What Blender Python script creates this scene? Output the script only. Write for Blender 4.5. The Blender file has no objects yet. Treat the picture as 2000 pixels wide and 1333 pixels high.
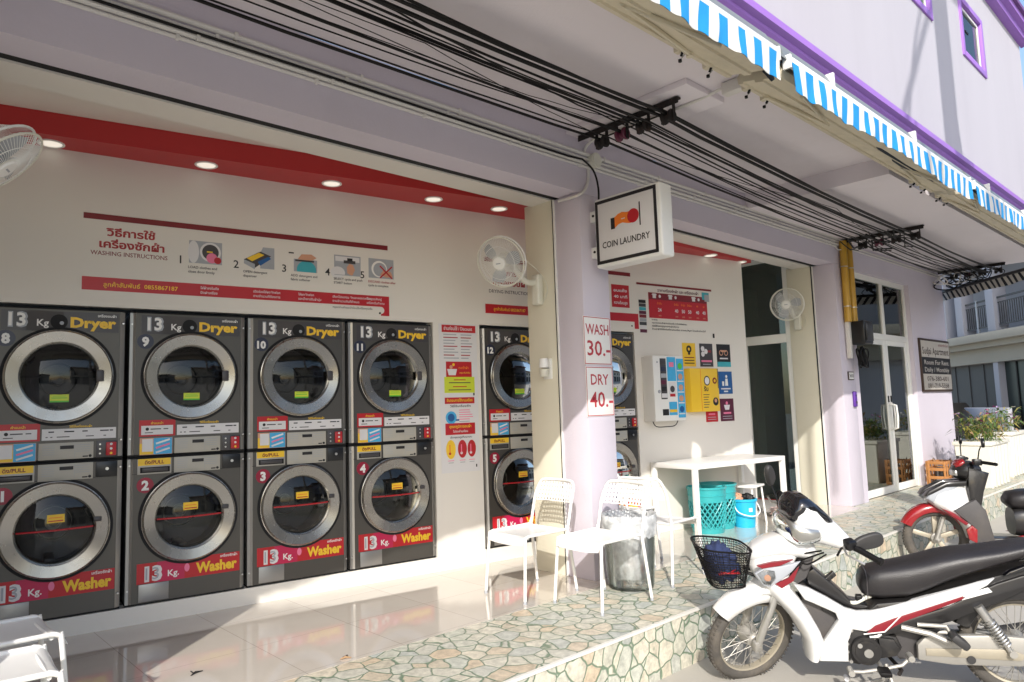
import bpy, bmesh, math, random
from mathutils import Vector, Matrix
R = math.radians
rnd = random.Random(7)
sc = bpy.context.scene
COL = sc.collection

# ------------------------------------------------------------------ camera
cam = bpy.data.cameras.new('camera')
cam.sensor_width = 36.0
cam.lens = 1380.3 / 2000 * 36
cam.clip_start = 0.05
cam.clip_end = 800
camo = bpy.data.objects.new('camera', cam)
COL.objects.link(camo)
CF = Vector((0.67994, 0.726847, 0.096821)); CR = Vector((0.732046, -0.680483, -0.032428)); CU = Vector((-0.042315, -0.092927, 0.994774))
cm = Matrix((CR, CU, -CF)).transposed().to_4x4()
cm.translation = (0, 0, 1.336)
camo.matrix_world = cm
sc.camera = camo

# ------------------------------------------------------------------ light
SUN_AZ = R(42.0); SUN_EL = R(31.8)
sd = Vector((math.cos(SUN_AZ) * math.cos(SUN_EL), math.sin(SUN_AZ) * math.cos(SUN_EL), -math.sin(SUN_EL)))
sun = bpy.data.lights.new('sun', 'SUN'); sun.energy = 2.45; sun.angle = R(0.5); sun.color = (1.0, 0.955, 0.89)
so = bpy.data.objects.new('sun', sun); COL.objects.link(so)
so.rotation_euler = sd.to_track_quat('-Z', 'Y').to_euler()
so.location = (-20, -20, 20)
world = bpy.data.worlds.new('World'); sc.world = world; world.use_nodes = True
wn = world.node_tree
sky = wn.nodes.new('ShaderNodeTexSky'); sky.sky_type = 'NISHITA'; sky.sun_disc = False
sky.sun_elevation = SUN_EL; sky.sun_rotation = math.atan2(-sd.x, -sd.y)
sky.air_density = 1.0; sky.dust_density = 1.5
bg = wn.nodes['Background']; bg.inputs['Strength'].default_value = 0.15
wn.links.new(sky.outputs['Color'], bg.inputs['Color'])
sc.view_settings.view_transform = 'Standard'; sc.view_settings.look = 'None'
sc.view_settings.exposure = 0.88; sc.view_settings.gamma = 1.0
sc.cycles.max_bounces = 8; sc.cycles.diffuse_bounces = 5; sc.cycles.glossy_bounces = 4
sc.cycles.transparent_max_bounces = 12; sc.cycles.caustics_reflective = False; sc.cycles.caustics_refractive = False
sc.cycles.sample_clamp_indirect = 6.0
sc.cycles.use_denoising = True

# ------------------------------------------------------------------ materials
MATS = {}
def newmat(name):
    m = bpy.data.materials.new(name); m.use_nodes = True
    n = m.node_tree.nodes; l = m.node_tree.links
    return m, n, l, n['Principled BSDF']
def pmat(name, col, rough=0.5, metal=0.0, var=0.05, scale=6.0, bump=0.0, bscale=60.0, coat=0.0, spec=0.5, stretch=None, dirt=0.0, dirtcol=(0.2, 0.17, 0.13)):
    m, n, l, b = newmat(name)
    b.inputs['Metallic'].default_value = metal
    b.inputs['Coat Weight'].default_value = coat
    b.inputs['Coat Roughness'].default_value = 0.05
    b.inputs['Specular IOR Level'].default_value = spec
    tc = n.new('ShaderNodeTexCoord'); src = tc.outputs['Object']
    if stretch:
        mp = n.new('ShaderNodeMapping'); mp.inputs['Scale'].default_value = stretch
        l.new(src, mp.inputs['Vector']); src = mp.outputs['Vector']
    nz = n.new('ShaderNodeTexNoise'); nz.inputs['Scale'].default_value = scale; nz.inputs['Detail'].default_value = 5
    l.new(src, nz.inputs['Vector'])
    mx = n.new('ShaderNodeMix'); mx.data_type = 'RGBA'
    mx.inputs[6].default_value = (*[c * (1 - var) for c in col], 1)
    mx.inputs[7].default_value = (*[min(1, c * (1 + var)) for c in col], 1)
    l.new(nz.outputs['Fac'], mx.inputs[0])
    out = mx.outputs[2]
    if dirt > 0:
        nd = n.new('ShaderNodeTexNoise'); nd.inputs['Scale'].default_value = scale * 0.37; nd.inputs['Detail'].default_value = 7; nd.inputs['Roughness'].default_value = 0.7
        l.new(src, nd.inputs['Vector'])
        rp = n.new('ShaderNodeMapRange'); rp.inputs[1].default_value = 0.5; rp.inputs[2].default_value = 0.8; rp.inputs[3].default_value = 0; rp.inputs[4].default_value = dirt
        l.new(nd.outputs['Fac'], rp.inputs[0])
        m2 = n.new('ShaderNodeMix'); m2.data_type = 'RGBA'; m2.inputs[7].default_value = (*dirtcol, 1)
        l.new(rp.outputs[0], m2.inputs[0]); l.new(out, m2.inputs[6]); out = m2.outputs[2]
    l.new(out, b.inputs['Base Color'])
    mr = n.new('ShaderNodeMapRange'); mr.inputs[3].default_value = max(0.02, rough - 0.06); mr.inputs[4].default_value = min(1, rough + 0.06)
    l.new(nz.outputs['Fac'], mr.inputs[0]); l.new(mr.outputs[0], b.inputs['Roughness'])
    if bump > 0:
        nb = n.new('ShaderNodeTexNoise'); nb.inputs['Scale'].default_value = bscale; nb.inputs['Detail'].default_value = 4
        l.new(src, nb.inputs['Vector'])
        bp = n.new('ShaderNodeBump'); bp.inputs['Strength'].default_value = bump; bp.inputs['Distance'].default_value = 0.004
        l.new(nb.outputs['Fac'], bp.inputs['Height']); l.new(bp.outputs['Normal'], b.inputs['Normal'])
    MATS[name] = m
    return m

cream = pmat('cream_wall_paint', (0.74, 0.71, 0.65), 0.55, var=0.03, scale=1.2, bump=0.08, bscale=90)
jambm = pmat('cream_jamb_paint', (0.70, 0.665, 0.54), 0.55, var=0.04, scale=1.6, bump=0.1, bscale=80, dirt=0.12, dirtcol=(0.4, 0.35, 0.25))
plinthm = pmat('white_plinth_paint', (0.76, 0.74, 0.68), 0.4, var=0.03, scale=2)
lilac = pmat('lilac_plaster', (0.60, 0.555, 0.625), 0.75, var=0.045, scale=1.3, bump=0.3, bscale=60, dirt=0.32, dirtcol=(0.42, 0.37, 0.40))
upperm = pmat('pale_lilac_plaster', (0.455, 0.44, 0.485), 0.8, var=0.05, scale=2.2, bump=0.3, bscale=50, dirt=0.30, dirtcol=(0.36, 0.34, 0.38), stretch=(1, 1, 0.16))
soffm = pmat('soffit_paint', (0.75, 0.70, 0.73), 0.8, var=0.06, scale=0.8, bump=0.2, bscale=60, dirt=0.38, dirtcol=(0.42, 0.37, 0.37))
purple = pmat('purple_paint', (0.34, 0.16, 0.56), 0.5, var=0.08, scale=3, bump=0.1, bscale=60, dirt=0.1)
purpled = pmat('dark_purple_paint', (0.16, 0.06, 0.22), 0.5, var=0.1, scale=3)
redm = pmat('red_ceiling_paint', (0.44, 0.022, 0.024), 0.45, var=0.05, scale=2)
whitepl = pmat('white_plastic', (0.80, 0.80, 0.77), 0.35, var=0.03, scale=5)
offwhite = pmat('aged_white_plastic', (0.66, 0.65, 0.56), 0.4, var=0.06, scale=9)
pvc = pmat('pvc_conduit', (0.68, 0.66, 0.62), 0.4, var=0.06, scale=5, dirt=0.25, dirtcol=(0.35, 0.3, 0.25))
whitesteel = pmat('white_powder_coat', (0.82, 0.81, 0.78), 0.3, var=0.03, scale=7, dirt=0.08, dirtcol=(0.5, 0.45, 0.38))
alu = pmat('white_aluminium', (0.80, 0.80, 0.76), 0.35, var=0.03, scale=3)
black = pmat('black_rubber', (0.005, 0.0045, 0.0045), 0.5, var=0.3, scale=12, spec=0.25)
blackpl = pmat('black_plastic', (0.007, 0.007, 0.008), 0.32, var=0.2, scale=10)
darkpl = pmat('dark_grey_plastic', (0.035, 0.034, 0.034), 0.55, var=0.15, scale=9, bump=0.1, bscale=120, dirt=0.25, dirtcol=(0.12, 0.10, 0.08))
iron = pmat('rusty_iron', (0.016, 0.013, 0.012), 0.7, spec=0.3, var=0.4, scale=25, dirt=0.5, dirtcol=(0.09, 0.045, 0.03))
titan = pmat('titan_steel', (0.102, 0.096, 0.086), 0.42, metal=0.65, var=0.05, scale=9, stretch=(1, 1, 0.06))
titanb = pmat('titan_steel_bevel', (0.33, 0.325, 0.31), 0.36, metal=0.7, var=0.04, scale=7)
gap = pmat('dark_recess', (0.010, 0.010, 0.011), 0.8, var=0.1)
panelm = pmat('control_panel_film', (0.44, 0.42, 0.36), 0.4, var=0.04, scale=20)
lightsteel = pmat('brushed_alloy', (0.62, 0.61, 0.58), 0.32, metal=0.9, var=0.05, scale=9, dirt=0.2, dirtcol=(0.3, 0.26, 0.2))
dullalloy = pmat('dull_alloy', (0.40, 0.385, 0.35), 0.5, metal=0.55, var=0.08, scale=14, dirt=0.4, dirtcol=(0.24, 0.2, 0.15))
chrome = pmat('chrome', (0.75, 0.75, 0.74), 0.12, metal=1.0, var=0.03, scale=6)
drumm = pmat('drum_steel', (0.055, 0.052, 0.05), 0.35, metal=0.5, var=0.2, scale=30)
ink = pmat('black_ink', (0.012, 0.011, 0.012), 0.5, var=0.05)
inkred = pmat('red_ink', (0.36, 0.018, 0.022), 0.45, var=0.05)
inkwash = pmat('sign_red_ink', (0.43, 0.03, 0.045), 0.45, var=0.04)
vred = pmat('red_vinyl', (0.47, 0.012, 0.02), 0.35, var=0.06, scale=8)
vmag = pmat('magenta_vinyl', (0.50, 0.012, 0.075), 0.35, var=0.05, scale=8)
vmaroon = pmat('maroon_vinyl', (0.20, 0.012, 0.018), 0.35, var=0.06)
vwhite = pmat('white_vinyl', (0.80, 0.79, 0.76), 0.35, var=0.02)
vlil = pmat('pale_vinyl', (0.70, 0.69, 0.69), 0.35, var=0.03)
vyel = pmat('yellow_vinyl', (0.84, 0.54, 0.03), 0.35, var=0.04)
vgold = pmat('gold_ink', (0.88, 0.55, 0.03), 0.4, var=0.05)
vlime = pmat('lime_vinyl', (0.58, 0.66, 0.04), 0.4, var=0.05)
vgreen = pmat('green_vinyl', (0.10, 0.50, 0.04), 0.4, var=0.05)
vpink = pmat('pink_vinyl', (0.80, 0.20, 0.34), 0.4, var=0.05)
vskin = pmat('tan_vinyl', (0.62, 0.32, 0.2), 0.4, var=0.06)
vorange = pmat('orange_vinyl', (0.80, 0.20, 0.02), 0.4, var=0.05)
vsky = pmat('sky_blue_vinyl', (0.06, 0.40, 0.70), 0.35, var=0.12, scale=20)
vblue = pmat('deep_blue_vinyl', (0.015, 0.10, 0.30), 0.35, var=0.1)
vteal = pmat('teal_vinyl', (0.05, 0.38, 0.45), 0.4, var=0.1)
vgrey = pmat('grey_vinyl', (0.36, 0.38, 0.41), 0.4, var=0.08, scale=14)
vdgrey = pmat('charcoal_vinyl', (0.055, 0.05, 0.052), 0.35, var=0.1)
vplum = pmat('plum_vinyl', (0.10, 0.012, 0.035), 0.35, var=0.1)
vnavy = pmat('navy_vinyl', (0.022, 0.026, 0.055), 0.35, var=0.1)
vcrim = pmat('crimson_vinyl', (0.30, 0.008, 0.035), 0.35, var=0.1)
teal = pmat('teal_plastic', (0.035, 0.36, 0.38), 0.35, var=0.06)
cyan = pmat('cyan_plastic', (0.02, 0.42, 0.66), 0.3, var=0.05)
yelpipe = pmat('yellow_conduit', (0.52, 0.30, 0.035), 0.4, var=0.08, scale=8, dirt=0.2)
orangepl = pmat('orange_plastic', (0.42, 0.185, 0.06), 0.45, var=0.08, dirt=0.2)
planterm = pmat('white_planter_fibreglass', (0.74, 0.72, 0.64), 0.5, var=0.04, scale=4, dirt=0.25, dirtcol=(0.4, 0.36, 0.28))
beige = pmat('beige_awning_tube', (0.62, 0.56, 0.42), 0.5, var=0.08, scale=6, dirt=0.35, dirtcol=(0.16, 0.13, 0.09))
hoodm = pmat('grey_awning_hood', (0.19, 0.21, 0.22), 0.45, var=0.08, scale=4, dirt=0.2)
awblue = pmat('blue_awning_cloth', (0.012, 0.27, 0.62), 0.8, var=0.1, scale=14, bump=0.3, bscale=40)
awwhite = pmat('white_awning_cloth', (0.68, 0.67, 0.63), 0.8, var=0.05, scale=14, bump=0.3, bscale=40, dirt=0.2, dirtcol=(0.5, 0.45, 0.35))
awdark = pmat('dark_and_shaded_awning_cloth', (0.015, 0.02, 0.03), 0.8, var=0.1)  # dark cloth; also the side awning's blue stripes with shade painted in
awgrey = pmat('shaded_white_awning_cloth', (0.55, 0.54, 0.50), 0.8, var=0.06)  # white awning stripe with its shade put into the grey
bikewhite = pmat('white_motorbike_paint', (0.70, 0.70, 0.685), 0.18, var=0.02, scale=3, coat=0.6, dirt=0.22, dirtcol=(0.46, 0.41, 0.33))
bikered = pmat('red_motorbike_paint', (0.27, 0.010, 0.014), 0.2, var=0.06, coat=0.7)
bikedkred = pmat('dark_red_decal', (0.20, 0.012, 0.02), 0.3, var=0.1)
bikeblack = pmat('black_motorbike_plastic', (0.016, 0.015, 0.015), 0.3, var=0.15, coat=0.2, dirt=0.15, dirtcol=(0.1, 0.085, 0.06))
bikematt = pmat('matt_charcoal_plastic', (0.06, 0.056, 0.056), 0.6, var=0.12, bump=0.2, bscale=160, dirt=0.3, dirtcol=(0.16, 0.13, 0.1))
seatm = pmat('black_seat_vinyl', (0.020, 0.018, 0.019), 0.38, var=0.15, scale=12, bump=0.35, bscale=240, dirt=0.15, dirtcol=(0.09, 0.075, 0.06))
tyrem = pmat('dusty_tyre', (0.075, 0.068, 0.060), 0.85, var=0.25, scale=18, bump=0.5, bscale=120, dirt=0.4, dirtcol=(0.24, 0.2, 0.15))
rimm = pmat('dusty_rim', (0.40, 0.36, 0.28), 0.5, metal=0.4, var=0.15, scale=12, dirt=0.4, dirtcol=(0.25, 0.2, 0.14))
enginem = pmat('black_engine_paint', (0.022, 0.021, 0.021), 0.42, metal=0.2, var=0.3, scale=30, dirt=0.35, dirtcol=(0.15, 0.13, 0.1))
denim = pmat('navy_cloth', (0.022, 0.035, 0.10), 0.9, var=0.35, scale=14, bump=0.5, bscale=60)
pinkcloth = pmat('pink_patterned_cloth', (0.62, 0.46, 0.42), 0.9, var=0.4, scale=22, bump=0.4, bscale=30)
matm = pmat('grey_door_mat', (0.28, 0.27, 0.25), 0.95, var=0.2, scale=40, bump=0.5, bscale=120)
leafm = pmat('leaf_green', (0.10, 0.17, 0.035), 0.55, var=0.5, scale=7)
leafy = pmat('leaf_yellow_green', (0.30, 0.27, 0.06), 0.55, var=0.4, scale=9)
leafb = pmat('leaf_dry_tan', (0.38, 0.24, 0.13), 0.7, var=0.3, scale=9)
flow1 = pmat('lilac_flower', (0.50, 0.34, 0.60), 0.7, var=0.2)
flow2 = pmat('magenta_flower', (0.50, 0.03, 0.28), 0.7, var=0.2)
flow3 = pmat('white_flower', (0.75, 0.72, 0.70), 0.7, var=0.1)
woodm = pmat('brown_sign_frame', (0.05, 0.028, 0.018), 0.5, var=0.2)
signbeige = pmat('sign_beige', (0.52, 0.48, 0.42), 0.4, var=0.05)
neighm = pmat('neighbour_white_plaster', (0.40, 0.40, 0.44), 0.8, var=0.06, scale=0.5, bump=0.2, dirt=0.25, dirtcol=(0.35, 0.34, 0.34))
neighs = pmat('neighbour_cream_slab', (0.36, 0.33, 0.27), 0.8, var=0.1, scale=0.8, dirt=0.4, dirtcol=(0.2, 0.18, 0.15))
shutm = pmat('grey_shutter_and_opening', (0.06, 0.06, 0.06), 0.6, var=0.1)
greendk = pmat('dark_green_panels', (0.018, 0.03, 0.027), 0.35, var=0.15)
concm = pmat('pole_concrete', (0.34, 0.33, 0.30), 0.85, var=0.1, scale=5, bump=0.3)
houseA = pmat('opposite_house_plaster', (0.55, 0.50, 0.42), 0.8, var=0.08, scale=0.4)
houseB = pmat('opposite_house_roof', (0.22, 0.09, 0.06), 0.8, var=0.15, scale=2)
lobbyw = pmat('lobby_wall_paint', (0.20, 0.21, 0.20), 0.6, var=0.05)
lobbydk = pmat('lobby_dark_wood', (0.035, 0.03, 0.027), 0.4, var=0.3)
bellm = pmat('purple_plastic', (0.10, 0.03, 0.28), 0.35, var=0.1)

def ringmat():
    m, n, l, b = newmat('spun_steel_ring')
    b.inputs['Base Color'].default_value = (0.37, 0.352, 0.32, 1); b.inputs['Metallic'].default_value = 1
    b.inputs['Roughness'].default_value = 0.26; b.inputs['Anisotropic'].default_value = 0.85; b.inputs['Anisotropic Rotation'].default_value = 0.25
    t = n.new('ShaderNodeTangent'); t.direction_type = 'RADIAL'; t.axis = 'Y'
    l.new(t.outputs[0], b.inputs['Tangent'])
    tc = n.new('ShaderNodeTexCoord'); nz = n.new('ShaderNodeTexNoise'); nz.inputs['Scale'].default_value = 14
    l.new(tc.outputs['Object'], nz.inputs['Vector'])
    mr = n.new('ShaderNodeMapRange'); mr.inputs[3].default_value = 0.19; mr.inputs[4].default_value = 0.33
    l.new(nz.outputs['Fac'], mr.inputs[0]); l.new(mr.outputs[0], b.inputs['Roughness'])
    return m
ringm = ringmat()

def glassmat(name, tint, refl=1.45, rough=0.02, base=0.04, gcol=(0.95, 1, 0.98)):
    m, n, l, b = newmat(name)
    n.remove(b)
    out = n['Material Output']
    tr = n.new('ShaderNodeBsdfTransparent'); tr.inputs['Color'].default_value = (*tint, 1)
    gl = n.new('ShaderNodeBsdfGlossy'); gl.inputs['Roughness'].default_value = rough; gl.inputs['Color'].default_value = (*gcol, 1)
    fr = n.new('ShaderNodeFresnel'); fr.inputs['IOR'].default_value = refl
    ad = n.new('ShaderNodeMath'); ad.operation = 'ADD'; ad.inputs[1].default_value = base; ad.use_clamp = True
    l.new(fr.outputs[0], ad.inputs[0])
    mx = n.new('ShaderNodeMixShader'); l.new(ad.outputs[0], mx.inputs[0]); l.new(tr.outputs[0], mx.inputs[1]); l.new(gl.outputs[0], mx.inputs[2])
    l.new(mx.outputs[0], out.inputs['Surface'])
    return m
doorglass = glassmat('tinted_door_glass', (0.27, 0.40, 0.34), 1.5, 0.01, 0.05)
portglass = glassmat('porthole_glass', (0.55, 0.55, 0.54), 1.5, 0.02, 0.01, (0.62, 0.63, 0.62))
winglass = glassmat('green_window_glass', (0.66, 0.84, 0.76), 1.22, 0.02, 0.02)
binplastic = glassmat('clear_bin_plastic', (0.965, 0.97, 0.97), 1.35, 0.2, 0.06)
lensm = glassmat('clear_lens_plastic', (0.92, 0.92, 0.92), 1.4, 0.08, 0.06)
visorm = pmat('smoked_visor', (0.006, 0.006, 0.008), 0.06, var=0.1, coat=1.0)
mirrorglass = pmat('mirror_glass', (0.8, 0.8, 0.8), 0.03, metal=1.0, var=0.01)

def bagmat():
    m, n, l, b = newmat('thin_plastic_bag')
    b.inputs['Base Color'].default_value = (0.80, 0.82, 0.83, 1); b.inputs['Roughness'].default_value = 0.3
    tc = n.new('ShaderNodeTexCoord'); nz = n.new('ShaderNodeTexNoise'); nz.inputs['Scale'].default_value = 14; nz.inputs['Detail'].default_value = 6
    l.new(tc.outputs['Object'], nz.inputs['Vector'])
    mr = n.new('ShaderNodeMapRange'); mr.inputs[1].default_value = 0.35; mr.inputs[2].default_value = 0.65; mr.inputs[3].default_value = 0.35; mr.inputs[4].default_value = 0.8
    l.new(nz.outputs['Fac'], mr.inputs[0]); l.new(mr.outputs[0], b.inputs['Alpha'])
    bp = n.new('ShaderNodeBump'); bp.inputs['Strength'].default_value = 0.8; bp.inputs['Distance'].default_value = 0.02
    l.new(nz.outputs['Fac'], bp.inputs['Height']); l.new(bp.outputs[0], b.inputs['Normal'])
    return m
bagm = bagmat()

def emis(name, col, s):
    m, n, l, b = newmat(name)
    b.inputs['Base Color'].default_value = (*col, 1); b.inputs['Emission Color'].default_value = (*col, 1); b.inputs['Emission Strength'].default_value = s
    return m
lampm = emis('lit_downlight_lens', (1.0, 0.93, 0.82), 0.32)

def tilemat():
    m, n, l, b = newmat('polished_porcelain_tile')
    tc = n.new('ShaderNodeTexCoord')
    br = n.new('ShaderNodeTexBrick'); br.offset = 0.0; br.squash = 1.0
    br.inputs['Scale'].default_value = 1.0; br.inputs['Brick Width'].default_value = 0.6; br.inputs['Row Height'].default_value = 0.6
    br.inputs['Mortar Size'].default_value = 0.0022; br.inputs['Mortar Smooth'].default_value = 0.3
    br.inputs['Color1'].default_value = (0.66, 0.60, 0.525, 1); br.inputs['Color2'].default_value = (0.63, 0.575, 0.50, 1); br.inputs['Mortar'].default_value = (0.40, 0.36, 0.31, 1)
    l.new(tc.outputs['Object'], br.inputs['Vector'])
    nz = n.new('ShaderNodeTexNoise'); nz.inputs['Scale'].default_value = 2.2; nz.inputs['Detail'].default_value = 8; nz.inputs['Roughness'].default_value = 0.65
    l.new(tc.outputs['Object'], nz.inputs['Vector'])
    mx = n.new('ShaderNodeMix'); mx.data_type = 'RGBA'; mx.blend_type = 'MULTIPLY'; mx.inputs[0].default_value = 0.25
    l.new(br.outputs['Color'], mx.inputs[6]); l.new(nz.outputs['Color'], mx.inputs[7])
    mxx = n.new('ShaderNodeMix'); mxx.data_type = 'RGBA'; mxx.blend_type = 'MULTIPLY'; mxx.inputs[0].default_value = 0.3
    rp = n.new('ShaderNodeValToRGB'); rp.color_ramp.elements[0].position = 0.3; rp.color_ramp.elements[0].color = (0.8, 0.78, 0.75, 1); rp.color_ramp.elements[1].color = (1, 1, 1, 1); rp.color_ramp.elements[1].position = 0.6
    l.new(nz.outputs['Fac'], rp.inputs[0]); l.new(br.outputs['Color'], mxx.inputs[6]); l.new(rp.outputs[0], mxx.inputs[7])
    l.new(mxx.outputs[2], b.inputs['Base Color'])
    mr = n.new('ShaderNodeMapRange'); mr.inputs[3].default_value = 0.03; mr.inputs[4].default_value = 0.11
    l.new(nz.outputs['Fac'], mr.inputs[0]); l.new(mr.outputs[0], b.inputs['Roughness'])
    b.inputs['Coat Weight'].default_value = 0.5; b.inputs['Coat Roughness'].default_value = 0.05
    return m
tilem = tilemat()

def flagmat():
    m, n, l, b = newmat('printed_flagstone_tile')
    tc = n.new('ShaderNodeTexCoord')
    nz = n.new('ShaderNodeTexNoise'); nz.inputs['Scale'].default_value = 5.0; nz.inputs['Detail'].default_value = 3
    l.new(tc.outputs['Object'], nz.inputs['Vector'])
    va = n.new('ShaderNodeVectorMath'); va.operation = 'SCALE'; va.inputs['Scale'].default_value = 0.075
    l.new(nz.outputs['Color'], va.inputs[0])
    ad = n.new('ShaderNodeVectorMath'); ad.operation = 'ADD'
    l.new(tc.outputs['Object'], ad.inputs[0]); l.new(va.outputs[0], ad.inputs[1])
    ms = n.new('ShaderNodeMapping'); ms.inputs['Scale'].default_value = (1.0, 1.0, 1.0)
    l.new(ad.outputs[0], ms.inputs['Vector'])
    v1 = n.new('ShaderNodeTexVoronoi'); v1.feature = 'F1'; v1.inputs['Scale'].default_value = 8.6; v1.inputs['Randomness'].default_value = 0.9
    v2 = n.new('ShaderNodeTexVoronoi'); v2.feature = 'DISTANCE_TO_EDGE'; v2.inputs['Scale'].default_value = 8.6; v2.inputs['Randomness'].default_value = 0.9
    l.new(ms.outputs[0], v1.inputs['Vector']); l.new(ms.outputs[0], v2.inputs['Vector'])
    sp = n.new('ShaderNodeSeparateColor'); l.new(v1.outputs['Color'], sp.inputs[0])
    rp = n.new('ShaderNodeValToRGB'); e = rp.color_ramp.elements
    e[0].position = 0.0; e[0].color = (0.45, 0.47, 0.42, 1); e[1].position = 1.0; e[1].color = (0.52, 0.51, 0.43, 1)
    for ps, cc in [(0.2, (0.55, 0.52, 0.43, 1)), (0.38, (0.40, 0.43, 0.41, 1)), (0.55, (0.58, 0.55, 0.46, 1)), (0.72, (0.52, 0.43, 0.32, 1)), (0.85, (0.45, 0.47, 0.41, 1))]:
        x = e.new(ps); x.color = cc
    l.new(sp.outputs[0], rp.inputs[0])
    n2 = n.new('ShaderNodeTexNoise'); n2.inputs['Scale'].default_value = 22; n2.inputs['Detail'].default_value = 8; n2.inputs['Roughness'].default_value = 0.7
    l.new(tc.outputs['Object'], n2.inputs['Vector'])
    r2 = n.new('ShaderNodeValToRGB'); r2.color_ramp.elements[0].position = 0.3; r2.color_ramp.elements[0].color = (0.72, 0.72, 0.7, 1); r2.color_ramp.elements[1].position = 0.62; r2.color_ramp.elements[1].color = (1.3, 1.28, 1.24, 1)
    l.new(n2.outputs['Fac'], r2.inputs[0])
    mm = n.new('ShaderNodeMix'); mm.data_type = 'RGBA'; mm.blend_type = 'MULTIPLY'; mm.inputs[0].default_value = 1
    l.new(rp.outputs[0], mm.inputs[6]); l.new(r2.outputs[0], mm.inputs[7])
    gr = n.new('ShaderNodeMapRange'); gr.inputs[1].default_value = 0.018; gr.inputs[2].default_value = 0.05
    l.new(v2.outputs['Distance'], gr.inputs[0])
    mg = n.new('ShaderNodeMix'); mg.data_type = 'RGBA'; mg.inputs[6].default_value = (0.17, 0.235, 0.16, 1)
    l.new(gr.outputs[0], mg.inputs[0]); l.new(mm.outputs[2], mg.inputs[7])
    l.new(mg.outputs[2], b.inputs['Base Color'])
    b.inputs['Roughness'].default_value = 0.42
    bp = n.new('ShaderNodeBump'); bp.inputs['Strength'].default_value = 0.55; bp.inputs['Distance'].default_value = 0.006
    l.new(gr.outputs[0], bp.inputs['Height']); l.new(bp.outputs[0], b.inputs['Normal'])
    return m
flagm = flagmat()
roadm = pmat('pale_concrete_road', (0.46, 0.435, 0.385), 0.85, var=0.10, scale=1.4, bump=0.5, bscale=45, dirt=0.4, dirtcol=(0.30, 0.27, 0.23))
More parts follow.
